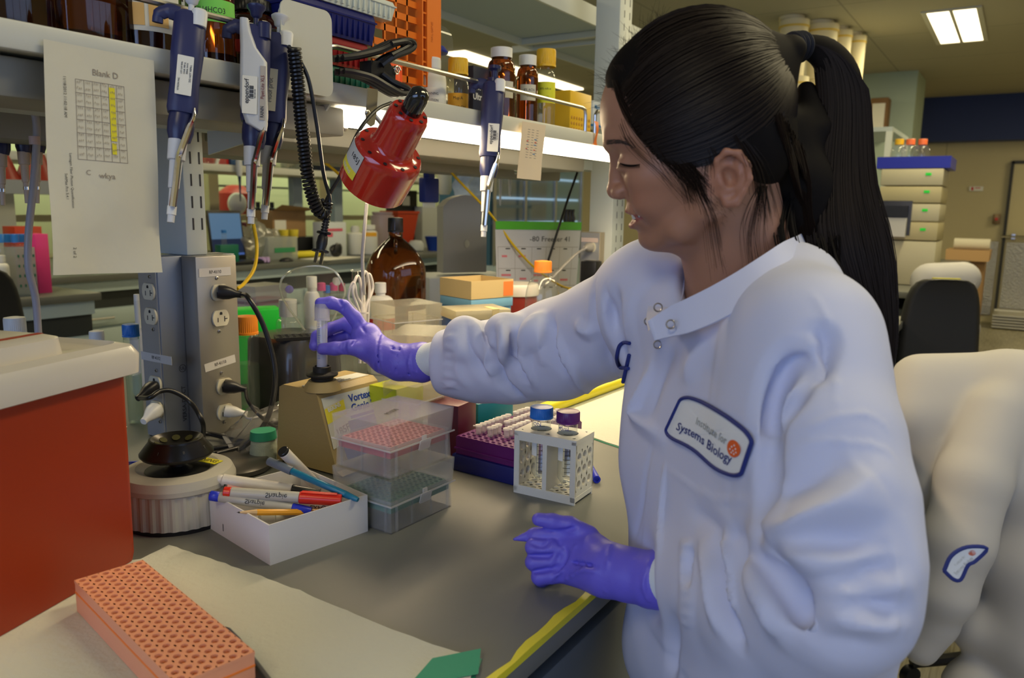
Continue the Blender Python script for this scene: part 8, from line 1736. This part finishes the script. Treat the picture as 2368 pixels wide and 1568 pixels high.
pc1 = cp(2165, 870, 3.1); ch1 = chair('lab_chair', 'empty black chair with yellow tag on its backrest', T(pc1.x, pc1.y, 0) @ RZ(-1.2), .30, cp(2165, 642, 3.1).z - .52)
part('yellow_tag', MB().box(-.05, .05, -.0, .012, cp(2165, 642, 3.1).z - .010, cp(2165, 642, 3.1).z + .004), mat('sticker_yellow', (.78, .68, .05)), ch1)
pc0 = fb(5, 2.75, .0); ch0 = chair('lab_chair', 'black chair with orange sticker at the left picture edge', T(pc0.x - .02, 2.75, 0) @ RZ(.1), .40, pY(20, 618, 2.75).z - .52); part('orange_sticker', MB().box(-.04, .02, -.034, -.031, .83, .87), mat('orange_label', (.85, .42, .03)), ch0)
def coat_chair(label, clabel, fn, bounds, M_ch, wch, hch, h_=.007):
    c = chair('lab_chair', label, M_ch, wch, hch); F = Field(*bounds, h_); fn(F); V, Q = F.mesh(); V = relax(V, Q, 2)
    if h_ < .01:
        N_ = vnormals(V, Q)
        for c_ in ([(2220, 1007), (2209, 1069), (2225, 1141)], -.014, .03, .3), ([(2220, 1002), (2261, 997), (2307, 1002), (2335, 1069), (2333, 1141)], -.010, .02, .4), ([(2271, 880), (2250, 930), (2226, 985)], .010, .03, .5), ([(2168, 1069), (2163, 1110), (2163, 1141)], -.012, .02, .4), ([(2209, 1147), (2235, 1188), (2312, 1208)], -.010, .025, .5), ([(2343, 1141), (2312, 1250), (2302, 1415)], -.018, .03, .3), ([(2127, 1342), (2189, 1399), (2281, 1440)], -.014, .03, .3), ([(2140, 1170), (2160, 1260), (2200, 1370)], -.010, .03, .5), ([(2300, 1120), (2290, 1180), (2260, 1220)], .010, .024, .5), ([(2130, 1400), (2150, 1450), (2200, 1490)], .008, .02, .5), ([(2240, 820), (2190, 900), (2140, 1000), (2110, 1080)], .005, .010, .3), ([(2090, 1140), (2160, 1143), (2225, 1136)], .006, .012, .3): crease(V, N_, F, c_[0], c_[1], c_[2], c_[3])
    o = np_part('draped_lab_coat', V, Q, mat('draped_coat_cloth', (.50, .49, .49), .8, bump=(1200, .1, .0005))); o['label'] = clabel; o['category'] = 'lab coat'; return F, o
pA = cp(2225, 1000, 2.0)
def coatA(F):
    c = lambda x, y, d: c3(x, y, d)
    F.cap(c(2130, 885, 2.02), c(2300, 885, 1.98), .075, .078, .05); F.cap(c(2110, 960, 2.0), c(2350, 960, 1.96), .075, .08, .06)
    F.cap(c(2148, 1040, 2.0), c(2370, 1040, 1.95), .066, .085, .06); F.cap(c(2160, 1130, 2.0), c(2370, 1130, 1.95), .066, .085, .06); F.cap(c(2168, 1250, 2.0), c(2390, 1300, 1.95), .062, .08, .06); F.cap(c(2260, 1440, 2.0), c(2400, 1450, 1.95), .075, .08, .06); F.cap(c(2260, 1600, 2.0), c(2400, 1640, 1.96), .085, .085, .06)
    F.chain([c(2300, 960, 1.90), c(2250, 1110, 1.86), c(2215, 1250, 1.85), c(2185, 1370, 1.86), c(2160, 1440, 1.88)], [.075, .080, .078, .066, .050], .02); F.chain([c(2165, 1440, 1.88), c(2130, 1500, 1.89)], [.052, .040], .01)
    F.chain([c(2370, 900, 1.93), c(2400, 1100, 1.92), c(2400, 1300, 1.92), c(2410, 1500, 1.92)], [.09, .10, .10, .10], .06)
    for pts, r_, k_, o_, op in (([(2215, 1000), (2200, 1080), (2240, 1130)], .012, .03, 0, 'sub'), ([(2290, 960), (2260, 1020), (2230, 1060)], .010, .03, 0, 'sub'), ([(2120, 1150), (2200, 1145), (2270, 1140)], .004, .01, .001, 'add'), ([(2230, 830), (2160, 930), (2110, 1060)], .004, .012, .001, 'add'), ([(2160, 1160), (2180, 1240), (2200, 1330)], .012, .03, 0, 'sub'), ([(2320, 1060), (2290, 1150), (2300, 1260)], .014, .03, 0, 'sub'), ([(2350, 1000), (2340, 1150), (2320, 1350)], .012, .03, 0, 'sub'), ([(2140, 1420), (2180, 1480)], .006, .012, 0, 'add'), ([(2130, 1440), (2160, 1500)], .006, .012, 0, 'add'), ([(2170, 1180), (2230, 1250), (2280, 1290)], .012, .03, .002, 'add')): F.fold(pts, r_, k_, o_, op)
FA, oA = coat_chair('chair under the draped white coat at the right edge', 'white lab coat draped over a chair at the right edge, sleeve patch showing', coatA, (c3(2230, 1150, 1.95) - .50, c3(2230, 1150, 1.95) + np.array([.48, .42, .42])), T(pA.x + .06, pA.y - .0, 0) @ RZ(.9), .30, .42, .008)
F_save = FK; FK = FA
try:
    q = [(2183, 1320), (2200, 1285), (2236, 1265), (2282, 1268), (2255, 1298), (2238, 1308), (2222, 1340), (2205, 1340)]
    P_ = smooth([Vector((x, y, 0)) for x, y in q] + [Vector((q[0][0], q[0][1], 0))], 4); cx_, cy_ = 2232, 1303; v = [tuple(p) for p in P_[:-1]] + [((p.x + cx_) / 2, (p.y + cy_) / 2, 0) for p in P_[:-1]] + [(cx_, cy_, 0)]; n_ = len(P_) - 1
    pt = part('patch', drape(MB().add(v, [(i, (i + 1) % n_, n_ + (i + 1) % n_, n_ + i) for i in range(n_)] + [(n_ + i, n_ + (i + 1) % n_, 2 * n_) for i in range(n_)]), .003, FA), mat('patch_cloth', (.74, .77, .8)), oA)
    part('patch_border', MB().tube(drape(MB().add([tuple(p) for p in P_], []), .004, FA).v, .0018, 6), M_navy, pt)
    idm = lambda vv: vv
    for body, sz, x0, y0 in (('Systems Biology', 12, 2208, 1328), ('Institute for', 9.5, 2208, 1308)):
        ptext(body, sz, x0, y0, M_navy if sz == 13 else M_greyt, 0, 1, .72, fn=lambda vv, x0=x0, y0=y0: [(x0 + (x - x0) * .72 - (y - y0) * .69, y0 - (x - x0) * .69 - (y - y0) * .72, 0) for x, y, z in vv], F=FA, par=pt, off=.0045)
    part('logo_disc', drape(MB().add([(2248 + 9 * math.cos(a), 1279 + 6.5 * math.sin(a), 0) for a in [2 * PI * i / 16 for i in range(16)]], [tuple(range(16))]), .0045, FA), M_orange, pt)
finally: FK = F_save
pB = cp(2200, 700, 3.9)
def coatB(F):
    c = c3; F.cap(c(2150, 650, 3.9), c(2225, 645, 3.9), .09, .085, .05); F.cap(c(2170, 760, 3.9), c(2225, 760, 3.9), .10, .08, .06); F.cap(c(2190, 860, 3.9), c(2225, 900, 3.9), .08, .08, .06); F.cap(c(2135, 660, 3.88), c(2125, 700, 3.88), .05, .04, .02)
FB_, oB = coat_chair('chair under the coat in the middle distance', 'white lab coat over a chair in the middle distance behind the black chair', coatB, (c3(2190, 740, 3.9) - .42, c3(2190, 740, 3.9) + .42), T(pB.x + .06, pB.y - .02, 0) @ RZ(.9), .20, .36, .012)
pq = cp(2232, 668, 3.74); part('patch', MB().box(-.045, .045, -.02, .02, 0, .002, M=frame(pq, (RM[0, 0], RM[1, 0], .1), (0, 0, 1))), mat('patch_cloth', (.74, .77, .8)), oB)
pk_ = onb = pz(2235, 742, 0); bx0 = thing('cardboard_box', 'brown cardboard box standing near the far wall', 'box', T(8.6, pX(2232, 640, 8.6).y, 0)); wb_ = abs(pX(2180, 600, 8.6).y - pX(2285, 600, 8.6).y) / 2; hb_ = pX(2232, 578, 8.6).z
part('box_body', MB().box(0, .4, -wb_ * .8, wb_ * .95, .30, hb_ - .1), mat('cardboard', (.34, .2, .09)), bx0, flat=True); part('box_flaps', MB().frus(.55, wb_ * 1.9, .5, wb_ * 1.95, hb_ - .1, hb_, cx=.2), mat('cardboard_light', (.42, .26, .12)), bx0, flat=True); part('lower_carton', MB().box(.02, .38, -wb_ * .8, wb_ * .8, 0, .30), mat('cardboard', (.34, .2, .09)), bx0, flat=True)
single('foam_roll', MB().tube([(0, -wb_ * .9, .05), (0, wb_ * .7, .05)], .055, 16), mat('foam_white', (.66, .62, .50), .8), 'white foam roll lying on the cardboard box', 'roll', (8.75, pX(2232, 640, 8.6).y, hb_))
# clutter on the further bench, seen between the hair and the black chair
for k, (px, w_, h_, m_, lb) in enumerate(((2000, .10, .30, clear('rack_clear', (.7, .8, .78)), 'clear wire basket at the end of the further bench'), (2060, .16, .12, mat('strip_pink', (.7, .12, .18)), 'pink box at the end of the further bench'), (1990, .2, .5, mat('smoky_window', (.03, .03, .035)), 'black apparatus left of the stacked modules'))):
    p = pX(px, 640, 4.85 if k < 2 else 5.8); single('bench_clutter', MB().box(0, .15, -w_ / 2, w_ / 2, 0, h_, .004), m_, lb, 'box', (4.85 if k < 2 else 5.8, max(p.y, Yb + .12 + .2 * (k == 1)), BZ))
bpy.context.view_layer.update()
